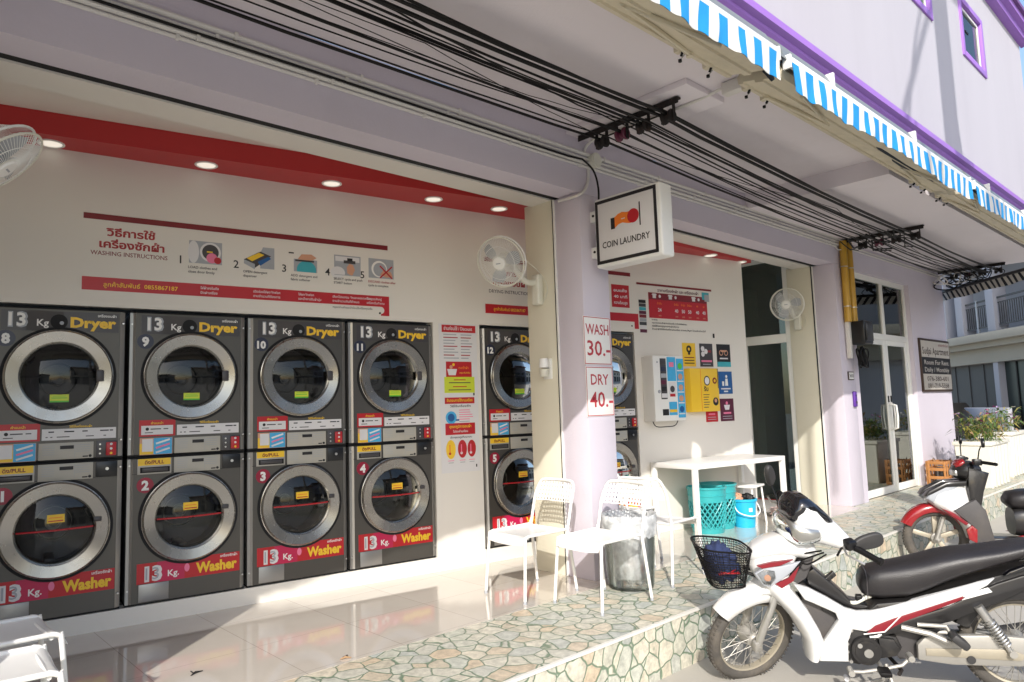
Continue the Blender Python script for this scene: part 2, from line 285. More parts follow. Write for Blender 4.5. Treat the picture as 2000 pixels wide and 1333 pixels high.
# ------------------------------------------------------------------ geometry helpers
def I(): return Matrix.Identity(4)
def T(x, y, z): return Matrix.Translation((x, y, z))
def RZ(a): return Matrix.Rotation(a, 4, 'Z')
def RX(a): return Matrix.Rotation(a, 4, 'X')
def RY(a): return Matrix.Rotation(a, 4, 'Y')
TXT = {}
class MB:
    def __init__(s): s.v = []; s.f = []; s.mi = []; s.mats = []
    def idx(s, m):
        if m not in s.mats: s.mats.append(m)
        return s.mats.index(m)
    def add(s, vs, fs, m, M=None):
        o = len(s.v); k = s.idx(m)
        for p in vs:
            p = Vector(p); s.v.append(tuple(M @ p) if M is not None else tuple(p))
        for f in fs: s.f.append([i + o for i in f]); s.mi.append(k)
        return s
    def bm(s, b, m, M=None):
        b.verts.ensure_lookup_table(); b.verts.index_update()
        s.add([v.co.copy() for v in b.verts], [[v.index for v in f.verts] for f in b.faces], m, M); b.free(); return s
    def box(s, x0, x1, y0, y1, z0, z1, m, r=0.0, M=None, seg=2):
        b = bmesh.new(); bmesh.ops.create_cube(b, size=1)
        for v in b.verts:
            v.co = Vector(((x0 + x1) / 2 + v.co.x * (x1 - x0), (y0 + y1) / 2 + v.co.y * (y1 - y0), (z0 + z1) / 2 + v.co.z * (z1 - z0)))
        if r > 0: bmesh.ops.bevel(b, geom=b.edges[:], offset=r, segments=seg, profile=0.5, affect='EDGES')
        return s.bm(b, m, M)
    def cyl(s, p0, p1, r, m, n=12, r2=None, cap=True, M=None):
        return s.tube([p0, p1], [r, r if r2 is None else r2], m, n, cap, M)
    def tube(s, pts, r, m, n=8, cap=True, M=None, closed=False):
        pts = [Vector(p) for p in pts]; k = len(pts)
        rr = r if isinstance(r, (list, tuple)) else [r] * k
        vs = []; fs = []; up = None
        for i, p in enumerate(pts):
            if closed: t = pts[(i + 1) % k] - pts[i - 1]
            else: t = (pts[min(i + 1, k - 1)] - pts[max(i - 1, 0)])
            t = t.normalized() if t.length > 1e-9 else Vector((0, 0, 1))
            if up is None:
                a = Vector((0, 0, 1)) if abs(t.z) < 0.9 else Vector((1, 0, 0))
                up = (a - t * a.dot(t)).normalized()
            else:
                up = up - t * up.dot(t)
                up = up.normalized() if up.length > 1e-6 else Vector((1, 0, 0))
            sd_ = t.cross(up)
            for j in range(n):
                a = 2 * math.pi * j / n
                vs.append(p + (up * math.cos(a) + sd_ * math.sin(a)) * rr[i])
        for i in range(k if closed else k - 1):
            q = (i + 1) % k
            for j in range(n):
                fs.append([i * n + j, i * n + (j + 1) % n, q * n + (j + 1) % n, q * n + j])
        if cap and not closed:
            fs.append(list(range(n))[::-1]); fs.append([(k - 1) * n + j for j in range(n)])
        return s.add(vs, fs, m, M)
    def loft(s, rings, m, cap=True, M=None, closed=False):
        n = len(rings[0]); vs = [p for r in rings for p in r]; fs = []
        k = len(rings)
        for i in range(k if closed else k - 1):
            q = (i + 1) % k
            for j in range(n): fs.append([i * n + j, i * n + (j + 1) % n, q * n + (j + 1) % n, q * n + j])
        if cap and not closed: fs.append(list(range(n))[::-1]); fs.append([(k - 1) * n + j for j in range(n)])
        return s.add(vs, fs, m, M)
    def lathe(s, prof, m, n=32, M=None, a0=0, a1=2 * math.pi):
        # profile (r, z) about local Z
        full = abs(a1 - a0 - 2 * math.pi) < 1e-6; vs = []; fs = []; k = len(prof); c = n if full else n + 1
        for i in range(c):
            a = a0 + (a1 - a0) * i / n
            for (r, z) in prof: vs.append((r * math.cos(a), r * math.sin(a), z))
        for i in range(n):
            q = (i + 1) % c
            for j in range(k - 1): fs.append([i * k + j, q * k + j, q * k + j + 1, i * k + j + 1])
        return s.add(vs, fs, m, M)
    def prism(s, pts, d0, d1, m, bev=0.0, M=None, seg=2):
        # 2-D outline in local XZ, extruded along Y from d0 to d1
        b = bmesh.new(); vs = [b.verts.new((p[0], d0, p[1])) for p in pts]
        f = b.faces.new(vs); r = bmesh.ops.extrude_face_region(b, geom=[f])
        nv = [g for g in r['geom'] if isinstance(g, bmesh.types.BMVert)]
        for v in nv: v.co.y = d1
        bmesh.ops.recalc_face_normals(b, faces=b.faces[:])
        if bev > 0:
            es = [e for e in b.edges if abs(e.verts[0].co.y - e.verts[1].co.y) < 1e-7]
            bmesh.ops.bevel(b, geom=es, offset=bev, segments=seg, profile=0.5, affect='EDGES', clamp_overlap=True)
        return s.bm(b, m, M)
    def rect(s, x0, x1, z0, z1, y, m, t=0.0012, M=None):
        # thin printed layer standing proud of plane y, facing -Y
        return s.box(x0, x1, y - t, y, z0, z1, m, M=M)
    def disc(s, cx, cz, r, y, m, t=0.0012, M=None, n=28, sx=1.0):
        pts = [(cx + r * sx * math.cos(2 * math.pi * i / n), cz + r * math.sin(2 * math.pi * i / n)) for i in range(n)]
        return s.prism(pts, y - t, y, m, M=M)
    def text(s, body, x, z, h, y, m, align='L', bold=0.0, w=None, M=None, t=0.0):
        # flat lettering in plane y facing -Y; h = cap height; w = force width
        key = (body, bold)
        if key not in TXT:
            cu = bpy.data.curves.new('lettering', 'FONT'); cu.body = body; cu.size = 1.0; cu.offset = bold; cu.resolution_u = 2; cu.fill_mode = 'BOTH'; cu.dimensions = '2D'
            o = bpy.data.objects.new('lettering', cu); me = o.to_mesh()
            TXT[key] = ([tuple(v.co) for v in me.vertices], [list(p.vertices) for p in me.polygons])
            o.to_mesh_clear(); bpy.data.objects.remove(o); bpy.data.curves.remove(cu)
        vs, fs = TXT[key]
        if not vs: return s
        x0 = min(v[0] for v in vs); x1 = max(v[0] for v in vs)
        k = h / 0.73; kx = k if w is None else w / (x1 - x0)
        wd = (x1 - x0) * kx
        ox = x - {'L': 0, 'C': wd / 2, 'R': wd}[align]
        return s.add([(ox + (v[0] - x0) * kx, y, z + v[1] * k) for v in vs], fs, m, M)
    def build(s, name, parent=None, loc=None, rot=None, ang=38, smooth=True):
        me = bpy.data.meshes.new(name); me.from_pydata(s.v, [], s.f)
        for m in s.mats: me.materials.append(m)
        me.polygons.foreach_set('material_index', s.mi)
        if smooth:
            me.shade_smooth(); me.set_sharp_from_angle(angle=R(ang))
        me.update()
        o = bpy.data.objects.new(name, me); COL.objects.link(o)
        if parent is not None: o.parent = parent
        if loc is not None: o.location = loc
        if rot is not None: o.rotation_euler = (0, 0, rot)
        return o
def tag(o, label=None, cat=None, group=None, kind=None):
    if label: o['label'] = label
    if cat: o['category'] = cat
    if group: o['group'] = group
    if kind: o['kind'] = kind
    return o
def thing(name, label, cat, loc=(0, 0, 0), rz=0.0, group=None):
    o = bpy.data.objects.new(name, None); o.empty_display_size = 0.1; COL.objects.link(o)
    o.location = loc; o.rotation_euler = (0, 0, rz)
    return tag(o, label, cat, group)
def dup(o, parent=None):
    c = o.copy(); COL.objects.link(c)
    if parent is not None: c.parent = parent
    for ch in list(o.children): dup(ch, c)
    return c
def structure(mb, name): return tag(mb.build(name), kind='structure')
def supell(cx, cz, rx, rz, n=24, e=2.5, plane='YZ', w=0.0):
    out = []
    for i in range(n):
        a = 2 * math.pi * i / n; c = math.cos(a); q = math.sin(a)
        u = cx + rx * math.copysign(abs(c) ** (2 / e), c); v = cz + rz * math.copysign(abs(q) ** (2 / e), q)
        out.append({'YZ': (w, u, v), 'XY': (u, v, w), 'XZ': (u, w, v)}[plane])
    return out
def bez(pts, n=6):
    # Catmull-Rom through points
    P = [Vector(p) for p in pts]; out = []
    for i in range(len(P) - 1):
        a = P[max(i - 1, 0)]; b = P[i]; c = P[i + 1]; d = P[min(i + 2, len(P) - 1)]
        for k in range(n):
            t = k / n
            out.append(0.5 * ((2 * b) + (c - a) * t + (2 * a - 5 * b + 4 * c - d) * t * t + (3 * b - a - 3 * c + d) * t ** 3))
    out.append(P[-1]); return out
# frame of the laundry's back wall: local X runs along it, local -Y faces the street
PHI = -0.1521
W0 = Vector((0, 5.492, 0))
UX = Vector((math.cos(PHI), math.sin(PHI), 0)); UY = Vector((-math.sin(PHI), math.cos(PHI), 0))
def WP(u, z, n=0.0):
    p = W0 + UX * u - UY * n; return (p.x, p.y, z)
def WU(x): return x / math.cos(PHI)
# ------------------------------------------------------------------ ground
mb = MB(); mb.box(-70, 90, -80, 80, -0.45, -0.33, roadm); structure(mb, 'road')
mb = MB()
mb.box(-8, 14.3, 2.706, 3.56, -0.331, 0.0, flagm)
mb.box(9.12, 14.3, 3.56, 3.76, -0.331, 0.0, flagm)
structure(mb, 'porch')
mb = MB()
mb.box(-8, 14.3, 2.699, 2.722, -0.012, 0.0035, plinthm)
structure(mb, 'step_edge_trim')
mb = MB(); mb.box(-8, 9.12, 3.56, 6.6, -0.2, 0.001, tilem); mb.box(9.12, 13.6, 3.76, 9.0, -0.2, 0.001, tilem); structure(mb, 'tiled_floor')

# ------------------------------------------------------------------ the shophouse
house = thing('shophouse', 'lilac two storey shophouse with purple band and open laundry bays below', 'building', (4, 3.694, 0))
HM = T(-4, -3.694, 0)
def hp(mb, name, **k):
    o = mb.build(name, house, **k); o.data.transform(HM); return o
def pillar(x0, x1, name='pillar'):
    m = MB()
    m.box(x0, x1, 3.694, 3.975, 0.0, 3.08, lilac, r=0.006)
    m.box(x0 + 0.004, x1 - 0.004, 3.975, 4.005, 0.0, 3.08, blackpl)
    m.box(x0, x1, 4.005, 4.33, 0.0, 3.10, jambm, r=0.004)
    m.box(x0 - 0.012, x0 + 0.02, 3.968, 3.98, 0.0, 3.08, alu)
    hp(m, name)
pillar(-0.70, -0.35); pillar(4.25, 4.585); pillar(9.15, 9.55)
m = MB(); m.box(-8, 9.55, 3.694, 3.915, 3.08, 3.578, lilac); m.box(-8, 9.15, 3.915, 4.005, 3.095, 3.578, gap)
m.box(-8, 9.15, 4.005, 4.24, 3.083, 3.578, cream)
hp(m, 'beam')
m = MB()
m.box(9.55, 9.685, 3.694, 3.94, 0.0, 3.41, lilac); m.box(11.87, 13.55, 3.694, 3.94, 0.0, 3.41, lilac)
m.box(9.685, 11.87, 3.694, 3.94, 3.06, 3.41, lilac)
m.box(13.35, 13.55, 3.94, 9.0, 0.0, 3.41, lilac)
hp(m, 'front_wall')
m = MB(); m.box(-8, 6.98, 2.2, 3.694, 3.58, 3.84, soffm); m.box(6.98, 13.55, 2.25, 3.694, 3.41, 3.84, soffm)
m.box(4.12, 4.62, 2.56, 3.694, 3.535, 3.58, soffm, r=0.004)
hp(m, 'canopy_slab')
# upper storey with window openings
wins = [(7.62, 8.54, 5.52, 6.22), (9.79, 10.72, 5.52, 6.22), (5.45, 6.37, 5.52, 6.22), (12.0, 12.0, 5.52, 6.22)]
m = MB(); xs = -8
for (a, b_, z0, z1) in [wins[2], wins[0], wins[1]]:
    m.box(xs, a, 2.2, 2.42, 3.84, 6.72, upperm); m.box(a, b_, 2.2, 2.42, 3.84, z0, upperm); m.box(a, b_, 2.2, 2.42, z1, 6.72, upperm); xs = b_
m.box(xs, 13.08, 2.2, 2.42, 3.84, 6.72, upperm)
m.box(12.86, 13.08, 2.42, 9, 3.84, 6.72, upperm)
hp(m, 'upper_wall')
for (a, b_, z0, z1) in wins[:3]:
    f = MB(); t = 0.075
    f.box(a - 0.05, a + t - 0.04, 2.18, 2.26, z0 - 0.05, z1 + 0.05, purple, r=0.004); f.box(b_ - t + 0.04, b_ + 0.05, 2.18, 2.26, z0 - 0.05, z1 + 0.05, purple, r=0.004)
    f.box(a + t - 0.04, b_ - t + 0.04, 2.18, 2.26, z0 - 0.05, z0 + t - 0.05, purple, r=0.004); f.box(a + t - 0.04, b_ - t + 0.04, 2.18, 2.26, z1 - t + 0.05, z1 + 0.05, purple, r=0.004)
    fo = hp(f, 'window')
    s = MB(); s.box(a + 0.05, a + 0.085, 2.215, 2.245, z0 + 0.04, z1 - 0.04, alu); s.box(b_ - 0.085, b_ - 0.05, 2.215, 2.245, z0 + 0.04, z1 - 0.04, alu)
    s.box(a + 0.085, b_ - 0.085, 2.215, 2.245, z1 - 0.075, z1 - 0.04, alu); s.box(a + 0.085, b_ - 0.085, 2.215, 2.245, z0 + 0.04, z0 + 0.07, alu)
    so_ = s.build('sash', fo); so_.data.transform(HM)
    g = MB(); g.box(a + 0.085, b_ - 0.085, 2.228, 2.234, z0 + 0.07, z1 - 0.075, winglass); g.box(a + 0.2, a + 0.32, 2.20, 2.215, (z0 + z1) / 2 - 0.02, (z0 + z1) / 2 + 0.005, black)
    go = g.build('pane', fo); go.data.transform(HM)
    d = MB(); d.box(a + 0.04, b_ - 0.04, 2.30, 2.34, z0, z1, awwhite); do = d.build('curtain', fo); do.data.transform(HM)
def yzprism(prof, x0, x1, mat, mb):
    # profile in YZ extruded along X
    return mb.loft([[(x0, y, z) for y, z in prof], [(x1, y, z) for y, z in prof]], mat)
m = MB(); yzprism([(2.2, 3.985), (2.10, 3.968), (2.085, 3.958), (2.085, 3.905), (2.10, 3.895), (2.125, 3.888), (2.13, 3.868), (2.16, 3.835), (2.2, 3.83)], -8, 13.14, purple, m); hp(m, 'purple_band', ang=20)
m = MB(); yzprism([(2.2, 6.72), (2.10, 6.74), (2.09, 6.80), (2.02, 6.83), (2.01, 6.90), (2.2, 6.90)], -8, 13.2, purple, m); hp(m, 'cornice', ang=20)
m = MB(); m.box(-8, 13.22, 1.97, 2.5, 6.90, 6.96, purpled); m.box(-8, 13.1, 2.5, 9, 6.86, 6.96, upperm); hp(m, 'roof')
# inside of the laundry
m = MB()
WMX = Matrix.Translation(W0) @ RZ(PHI)
def wbox(u0, u1, n0, n1, z0, z1, mat, r=0.0): m.box(u0, u1, -n1, -n0, z0, z1, mat, r=r, M=WMX)
UE = WU(7.88)
BANKS = [(0.585 - 0.785, 0.585 - 0.03), (0.575, 3.715), (4.19, 4.965), (5.34, 6.115)]
wbox(-1.2, UE, -0.12, 0, 2.115, 3.31, cream); wbox(-1.2, UE, -0.12, 0.0, 0.0, 0.118, plinthm)
for a, b_ in [(-1.2, 0.575), (3.715, 4.19), (4.965, 5.34), (6.115, UE)]: wbox(a, b_, -0.12, 0, 0.118, 2.115, cream)
wbox(0.3, 6.3, -0.80, -0.76, 0.0, 2.3, gap)
hp(m, 'back_wall')
m = MB()
m.box(-1.3, -1.2, 3.96, 6.2, 0, 3.31, cream); m.box(7.88, 9.15, 5.14, 5.24, 0, 3.31, cream)

hp(m, 'inner_wall')
m = MB(); m.box(-1.3, 9.15, 4.24, 6.2, 3.31, 3.40, cream); hp(m, 'ceiling')
def yw(x): return 5.492 + math.tan(PHI) * x - 0.001
m = MB()
pl = [(-1.2, yw(-1.2)), (-1.2, 5.535), (4.88, 4.28), (4.88, yw(4.88))]
m.loft([[(x, y, 3.16) for x, y in pl], [(x, y, 3.309) for x, y in pl]], redm)
pl = [(4.88, yw(4.88)), (4.88, 4.241), (8.05, 4.241), (8.05, 4.36), (7.885, 4.36), (7.885, yw(7.88))]
m.loft([[(x, y, 3.045) for x, y in pl], [(x, y, 3.309) for x, y in pl]], redm)
hp(m, 'red_soffit')
# door between the laundry and the lobby (in the side wall), white frame and dark glass
m = MB()
X = 9.2
m.box(X - 0.035, X + 0.035, 4.331, 4.40, 0.001, 3.305, alu, r=0.004); m.box(X - 0.035, X + 0.035, 5.06, 5.139, 0.001, 3.305, alu, r=0.004)
m.box(X - 0.033, X + 0.033, 4.40, 5.06, 2.12, 2.24, alu, r=0.004); m.box(X - 0.033, X + 0.033, 4.40, 5.06, 3.25, 3.305, alu)
sd0 = hp(m, 'side_door')
m = MB(); m.box(X - 0.004, X + 0.004, 4.40, 5.06, 2.24, 3.25, doorglass); m.box(X - 0.004, X + 0.004, 4.40, 4.98, 0.02, 2.12, doorglass)
o = m.build('pane', sd0); o.data.transform(HM)
m = MB(); m.box(X - 0.03, X + 0.02, 4.98, 5.06, 0.01, 2.12, alu, r=0.004); m.box(X - 0.045, X - 0.03, 5.0, 5.03, 0.75, 1.35, dullalloy, r=0.005); m.box(X - 0.04, X - 0.03, 5.045, 5.055, 1.2, 2.0, black)
o = m.build('sliding_leaf', sd0); o.data.transform(HM)
# front glass doors
m = MB(); Y0, Y1 = 3.755, 3.815
for a, b_, z0, z1 in [(9.686, 9.765, 0.001, 3.06), (11.79, 11.869, 0.001, 3.06), (9.765, 11.79, 2.985, 3.06), (9.765, 11.79, 2.165, 2.25), (10.86, 10.95, 2.25, 2.985)]:
    m.box(a, b_, Y0, Y1, z0, z1, alu, r=0.003)
gd = hp(m, 'entrance_doors')
m = MB()
for a, b_ in [(9.765, 10.86), (10.95, 11.79)]: m.box(a, b_, 3.78, 3.788, 2.25, 2.985, doorglass)
o = m.build('transom_pane', gd); o.data.transform(HM)
for a, b_ in [(9.768, 10.90), (10.91, 11.788)]:
    m = MB()
    m.box(a, a + 0.085, Y0 + 0.008, Y1 - 0.008, 0.012, 2.163, alu, r=0.003); m.box(b_ - 0.085, b_, Y0 + 0.008, Y1 - 0.008, 0.012, 2.163, alu, r=0.003)
    m.box(a + 0.085, b_ - 0.085, Y0 + 0.008, Y1 - 0.008, 0.012, 0.11, alu, r=0.003); m.box(a + 0.085, b_ - 0.085, Y0 + 0.008, Y1 - 0.008, 2.09, 2.163, alu, r=0.003)
    lf = m.build('door_leaf', gd); lf.data.transform(HM)
    m = MB(); m.box(a + 0.085, b_ - 0.085, 3.78, 3.788, 0.11, 2.09, doorglass); o = m.build('pane', lf); o.data.transform(HM)
    xh = b_ - 0.045 if a < 10 else a + 0.045
    m = MB(); m.tube([(xh, 3.76, 0.88), (xh, 3.70, 0.90), (xh, 3.69, 1.06), (xh, 3.70, 1.22), (xh, 3.76, 1.24)], 0.014, alu, 8); m.box(xh - 0.02, xh + 0.02, 3.755, 3.765, 1.27, 1.36, black)
    o = m.build('pull_handle', lf); o.data.transform(HM)
# lobby behind the glass
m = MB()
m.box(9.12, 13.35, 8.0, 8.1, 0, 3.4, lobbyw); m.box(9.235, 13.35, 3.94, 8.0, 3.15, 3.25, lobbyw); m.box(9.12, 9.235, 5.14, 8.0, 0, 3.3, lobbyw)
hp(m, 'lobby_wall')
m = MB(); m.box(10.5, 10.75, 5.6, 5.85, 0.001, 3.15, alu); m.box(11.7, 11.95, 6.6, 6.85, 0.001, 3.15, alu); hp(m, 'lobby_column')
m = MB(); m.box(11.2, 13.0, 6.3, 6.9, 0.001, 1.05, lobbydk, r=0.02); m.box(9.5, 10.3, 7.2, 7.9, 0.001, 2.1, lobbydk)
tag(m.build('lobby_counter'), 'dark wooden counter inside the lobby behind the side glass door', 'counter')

# gently lit downlights in the red soffit
LP = [(0.878, 5.268, 3.16), (1.793, 5.072, 3.16), (2.698, 4.905, 3.16), (3.585, 4.76, 3.16), (4.233, 4.64, 3.16), (7.22, 4.30, 3.045), (7.89, 4.30, 3.045)]
LL = ['round recessed downlight in the red soffit above the number 8 dryer', 'round recessed downlight in the red soffit above the washing instructions heading', 'round recessed downlight in the red soffit above the washing instruction pictures', 'round recessed downlight in the red soffit above the tall notice strip', 'round recessed downlight in the red soffit next to the cream jamb', 'round recessed downlight in the red soffit above the price board', 'round recessed downlight in the red soffit at the side door']
for (x, y, z), lb in zip(LP, LL):
    t = thing('ceiling_light', lb, 'ceiling light', (x, y, z), 0, 'downlights in the red soffit')
    m = MB(); m.lathe([(0.078, 0.002), (0.078, -0.006), (0.068, -0.009), (0.062, -0.004)], whitepl, 28); m.build('rim', t)
    m = MB(); m.lathe([(0.0, -0.006), (0.04, -0.0058), (0.062, -0.004)], lampm, 28); m.build('lens', t)

# ------------------------------------------------------------------ conduits, junction box, meter gear
CZ = [3.305, 3.335, 3.375, 3.412]; CR_ = [0.011, 0.015, 0.011, 0.016]
CN = ['lowest', 'second lowest', 'second highest', 'topmost']
for k, (z, r) in enumerate(zip(CZ, CR_)):
    m = MB(); yy = 3.694 - r
    m.cyl((-8, yy, z), (9.25 + 0.05 * k, yy, z), r, pvc, 8)
    for i in range(14):
        x = -1.2 + i * 0.78 + 0.1 * k
        m.box(x, x + 0.02, yy - r - 0.003, 3.694, z - r - 0.004, z + r + 0.004, pvc, r=0.002)
    tag(m.build('wall_conduit'), CN[k] + ' of the pale conduits clipped along the beam above the laundry bays', 'conduit', 'conduits along the beam')
m = MB(); m.cyl((9.6, 3.682, 3.36), (13.5, 3.682, 3.36), 0.011, pvc, 8); m.cyl((9.6, 3.684, 3.325), (13.5, 3.684, 3.325), 0.009, pvc, 8)
tag(m.build('wall_conduit'), 'thin twin pale conduit above the glass entrance doors', 'conduit')
m = MB(); m.cyl((4.43, 3.694, 3.372), (4.43, 3.635, 3.372), 0.062, offwhite, 20); m.cyl((4.43, 3.635, 3.372), (4.43, 3.628, 3.372), 0.052, offwhite, 20)
tag(m.build('junction_box'), 'round cream junction box on the beam above the hanging sign', 'junction box')
m = MB(); m.tube(bez([(4.37, 3.682, 3.30), (4.36, 3.68, 3.20), (4.30, 3.67, 3.10), (4.235, 3.68, 3.05), (4.232, 3.75, 3.045), (4.232, 3.9, 3.05)]), 0.012, pvc, 8)
tag(m.build('bent_conduit'), 'bent white conduit running from the beam down to the pillar corner', 'conduit')
m = MB(); m.tube([(-6, 3.665, 3.356), (0, 3.665, 3.356), (2, 3.662, 3.35), (3.4, 3.66, 3.34), (4.1, 3.655, 3.335)] + bez([(4.25, 3.64, 3.34), (4.36, 3.62, 3.26), (4.40, 3.61, 3.12), (4.405, 3.62, 2.97)]), 0.0085, black, 6)
m.tube(bez([(4.40, 3.63, 2.83), (4.385, 3.64, 2.72), (4.395, 3.635, 2.62), (4.41, 3.62, 2.56)]), 0.007, black, 6)
tag(m.build('sign_cable'), 'black cable clipped along the conduits and dropping to the hanging sign', 'cable')
# yellow conduits and meter box
for i, (x, lb) in enumerate([(9.335, 'yellow conduit on the lilac wall, the left one of the pair'), (9.53, 'yellow conduit on the lilac wall, the one nearest the glass doors')]):
    t = thing('yellow_conduit', lb, 'conduit', (x, 3.64, 2.32), 0, 'upright yellow conduits')
    m = MB(); m.cyl((0, 0, 0), (0 + (0.02 if i == 0 else 0), 0, 1.06), 0.045, yelpipe, 16); m.build('pipe', t)
    m = MB()
    for z in (0.2, 0.72): m.tube([(0.047 * math.cos(a), 0.047 * math.sin(a), z) for a in [2 * math.pi * k / 16 for k in range(16)]], 0.006, lightsteel, 6, closed=True)
    m.build('clamp', t)
t = thing('meter_box', 'black electric meter box under the yellow conduits', 'meter box', (9.52, 3.60, 2.03))
m = MB(); m.box(-0.13, 0.15, -0.13, 0.08, 0.0, 0.30, blackpl, r=0.02); m.box(-0.10, 0.12, -0.145, -0.13, 0.04, 0.26, bikeblack, r=0.006); m.build('housing', t)
m = MB(); m.box(-0.20, -0.13, 0.03, 0.085, -0.18, 0.33, pvc, r=0.006); m.build('trunking', t)
m = MB()
for k in range(9):
    a0 = rnd.uniform(0, 6.28); rr = rnd.uniform(0.07, 0.115); cx = rnd.uniform(-0.01, 0.04)
    m.tube([(cx + rr * math.cos(a), -0.02 + 0.05 * math.sin(a + a0) * 0.6 - 0.01 * k + 0.04, -0.17 + rr * 1.25 * math.sin(a)) for a in [2 * math.pi * j / 22 for j in range(22)]], 0.0085, black, 6, closed=True)
tag(m.build('coiled_cable', loc=(9.52, 3.60, 2.03)), 'coil of black cable hanging below the meter box', 'cable coil')
t = thing('number_plate', 'small framed house number plate below the coiled cable', 'number plate', (9.40, 3.694, 1.63))
m = MB(); m.box(-0.085, 0.085, -0.014, 0, -0.055, 0.055, woodm, r=0.003); m.rect(-0.072, 0.072, -0.043, 0.043, -0.014, vwhite); m.text('34/18', 0, -0.022, 0.045, -0.0165, ink, 'C', 0.02, w=0.12); m.build('plate', t)
t = thing('doorbell', 'purple intercom doorbell on the lilac wall beside the glass doors', 'doorbell', (9.45, 3.694, 1.33))
m = MB(); m.box(-0.04, 0.04, -0.035, 0, -0.10, 0.10, bellm, r=0.014, seg=3); m.build('case', t)
m = MB(); m.cyl((0, -0.035, -0.04), (0, -0.041, -0.04), 0.018, vdgrey, 16); m.disc(0, 0.045, 0.014, -0.035, vnavy, 0.004); m.build('button', t)

# ------------------------------------------------------------------ overhead cables and iron brackets
BR = [(-1.0, 3.58, 3.50), (4.24, 3.53, 3.50), (9.42, 3.41, 3.36), (13.25, 3.41, 3.33)]
BLAB = ['', 'rusty iron cable bracket with four spools above the hanging sign', 'iron cable bracket with four spools above the yellow conduits', 'iron cable bracket with spools at the far corner of the building']
SP = [3.42, 3.22, 3.02, 2.80]
for k, (bx, zs, zc) in enumerate(BR):
    if k == 0: continue
    t = thing('cable_bracket', BLAB[k], 'cable bracket', (bx, 3.2, zs), 0, 'iron cable brackets under the soffit')
    m = MB(); m.box(-0.022, 0.022, -0.50, 0.45, -0.018, -0.002, iron, r=0.003); m.box(-0.022, -0.014, -0.50, 0.45, -0.05, -0.018, iron)
    m.cyl((0, -0.42, -0.085), (0, 0.25, -0.085), 0.007, iron, 6)
    m.build('bar', t)
    for y in SP:
        m = MB(); yy = y - 3.2
        for s_ in (-0.05, 0.05): m.box(-0.016, 0.016, yy + s_ - 0.003, yy + s_ + 0.003, -0.165, -0.018, iron)
        m.box(-0.016, 0.016, yy - 0.053, yy + 0.053, -0.024, -0.018, iron)
        m.cyl((0, yy - 0.053, -0.12), (0, yy + 0.053, -0.12), 0.008, iron, 6)
        m.build('clevis', t)
        m = MB(); prof = [(0.012, -0.044), (0.044, -0.044), (0.050, -0.036), (0.046, -0.022), (0.026, -0.012), (0.022, 0.0), (0.026, 0.012), (0.046, 0.022), (0.050, 0.036), (0.044, 0.044), (0.012, 0.044)]
        m.lathe(prof, iron if y != 3.22 else vplum, 16, M=T(0, yy, -0.12) @ RX(math.pi / 2)); m.build('spool', t)
def span(pts, r, m, n=10, mat=black, sag=0.06, jit=0.0):
    out = []
    for a, b_ in zip(pts[:-1], pts[1:]):
        a = Vector(a); b_ = Vector(b_)
        for k in range(n):
            t_ = k / n; p = a.lerp(b_, t_); p.z -= sag * 4 * t_ * (1 - t_)
            p += Vector((0, rnd.uniform(-jit, jit), rnd.uniform(-jit, jit))); out.append(p)
    out.append(Vector(pts[-1])); m.tube(out, r, mat, 6)
cab = []
for i, y in enumerate(SP):
    cab.append(([(-1.0, y + [0.05, -0.06, 0.02, 0.0][i], 3.44)] + [(bx, y + 0.005, zs - 0.10) for bx, zs, zc in BR[1:]], [0.011, 0.0095, 0.0105, 0.0115][i], [0.03, 0.05, 0.028, 0.04][i]))
cab += [([(-1, 3.36, 3.42), (4.24, 3.38, 3.45), (9.42, 3.36, 3.31), (13.25, 3.4, 3.28)], 0.006, 0.05),
        ([(-1, 3.30, 3.44), (4.24, 3.20, 3.43), (9.42, 3.30, 3.29), (13.25, 3.2, 3.28)], 0.005, 0.06),
        ([(-1, 2.93, 3.47), (4.24, 2.86, 3.43), (9.42, 2.86, 3.30), (13.25, 2.95, 3.28)], 0.014, 0.03),
        ([(-1, 2.86, 3.45), (4.24, 2.95, 3.42), (9.42, 2.92, 3.28), (13.25, 2.9, 3.28)], 0.008, 0.055),
        ([(-1, 2.84, 3.43), (4.24, 3.0, 3.44), (9.42, 2.98, 3.30), (13.25, 2.9, 3.26)], 0.005, 0.07),
        ([(-1, 2.98, 3.46), (4.24, 3.05, 3.42), (9.42, 3.1, 3.29), (13.25, 3.0, 3.28)], 0.007, 0.05),
        ([(-1, 2.75, 3.46), (2.0, 2.95, 3.44), (4.24, 3.12, 3.43), (9.42, 3.18, 3.29), (13.25, 3.1, 3.28)], 0.006, 0.03),
        ([(-1, 2.90, 3.50), (1.5, 2.84, 3.47), (4.24, 2.83, 3.46), (9.42, 2.82, 3.32), (13.25, 2.8, 3.28)], 0.010, 0.03)]
for k in range(3):
    cab.append(([(-1, rnd.uniform(2.8, 3.4), 3.44), (rnd.uniform(1.2, 2.6), rnd.uniform(2.85, 3.35), 3.42), (4.24, rnd.uniform(2.85, 3.4), 3.43), (rnd.uniform(6.2, 7.4), rnd.uniform(2.85, 3.35), 3.30), (9.42, rnd.uniform(2.9, 3.4), 3.29), (13.25, rnd.uniform(2.9, 3.4), 3.26)], rnd.choice((0.003, 0.004, 0.005)), rnd.uniform(0.015, 0.05)))
for pts, r, sg in cab:
    m = MB(); span(pts, r, m, sag=sg, jit=0.004)
    tag(m.build('overhead_cable'), 'black cable strung along under the soffit between the iron brackets', 'cable', 'overhead cables under the soffit')
m = MB()
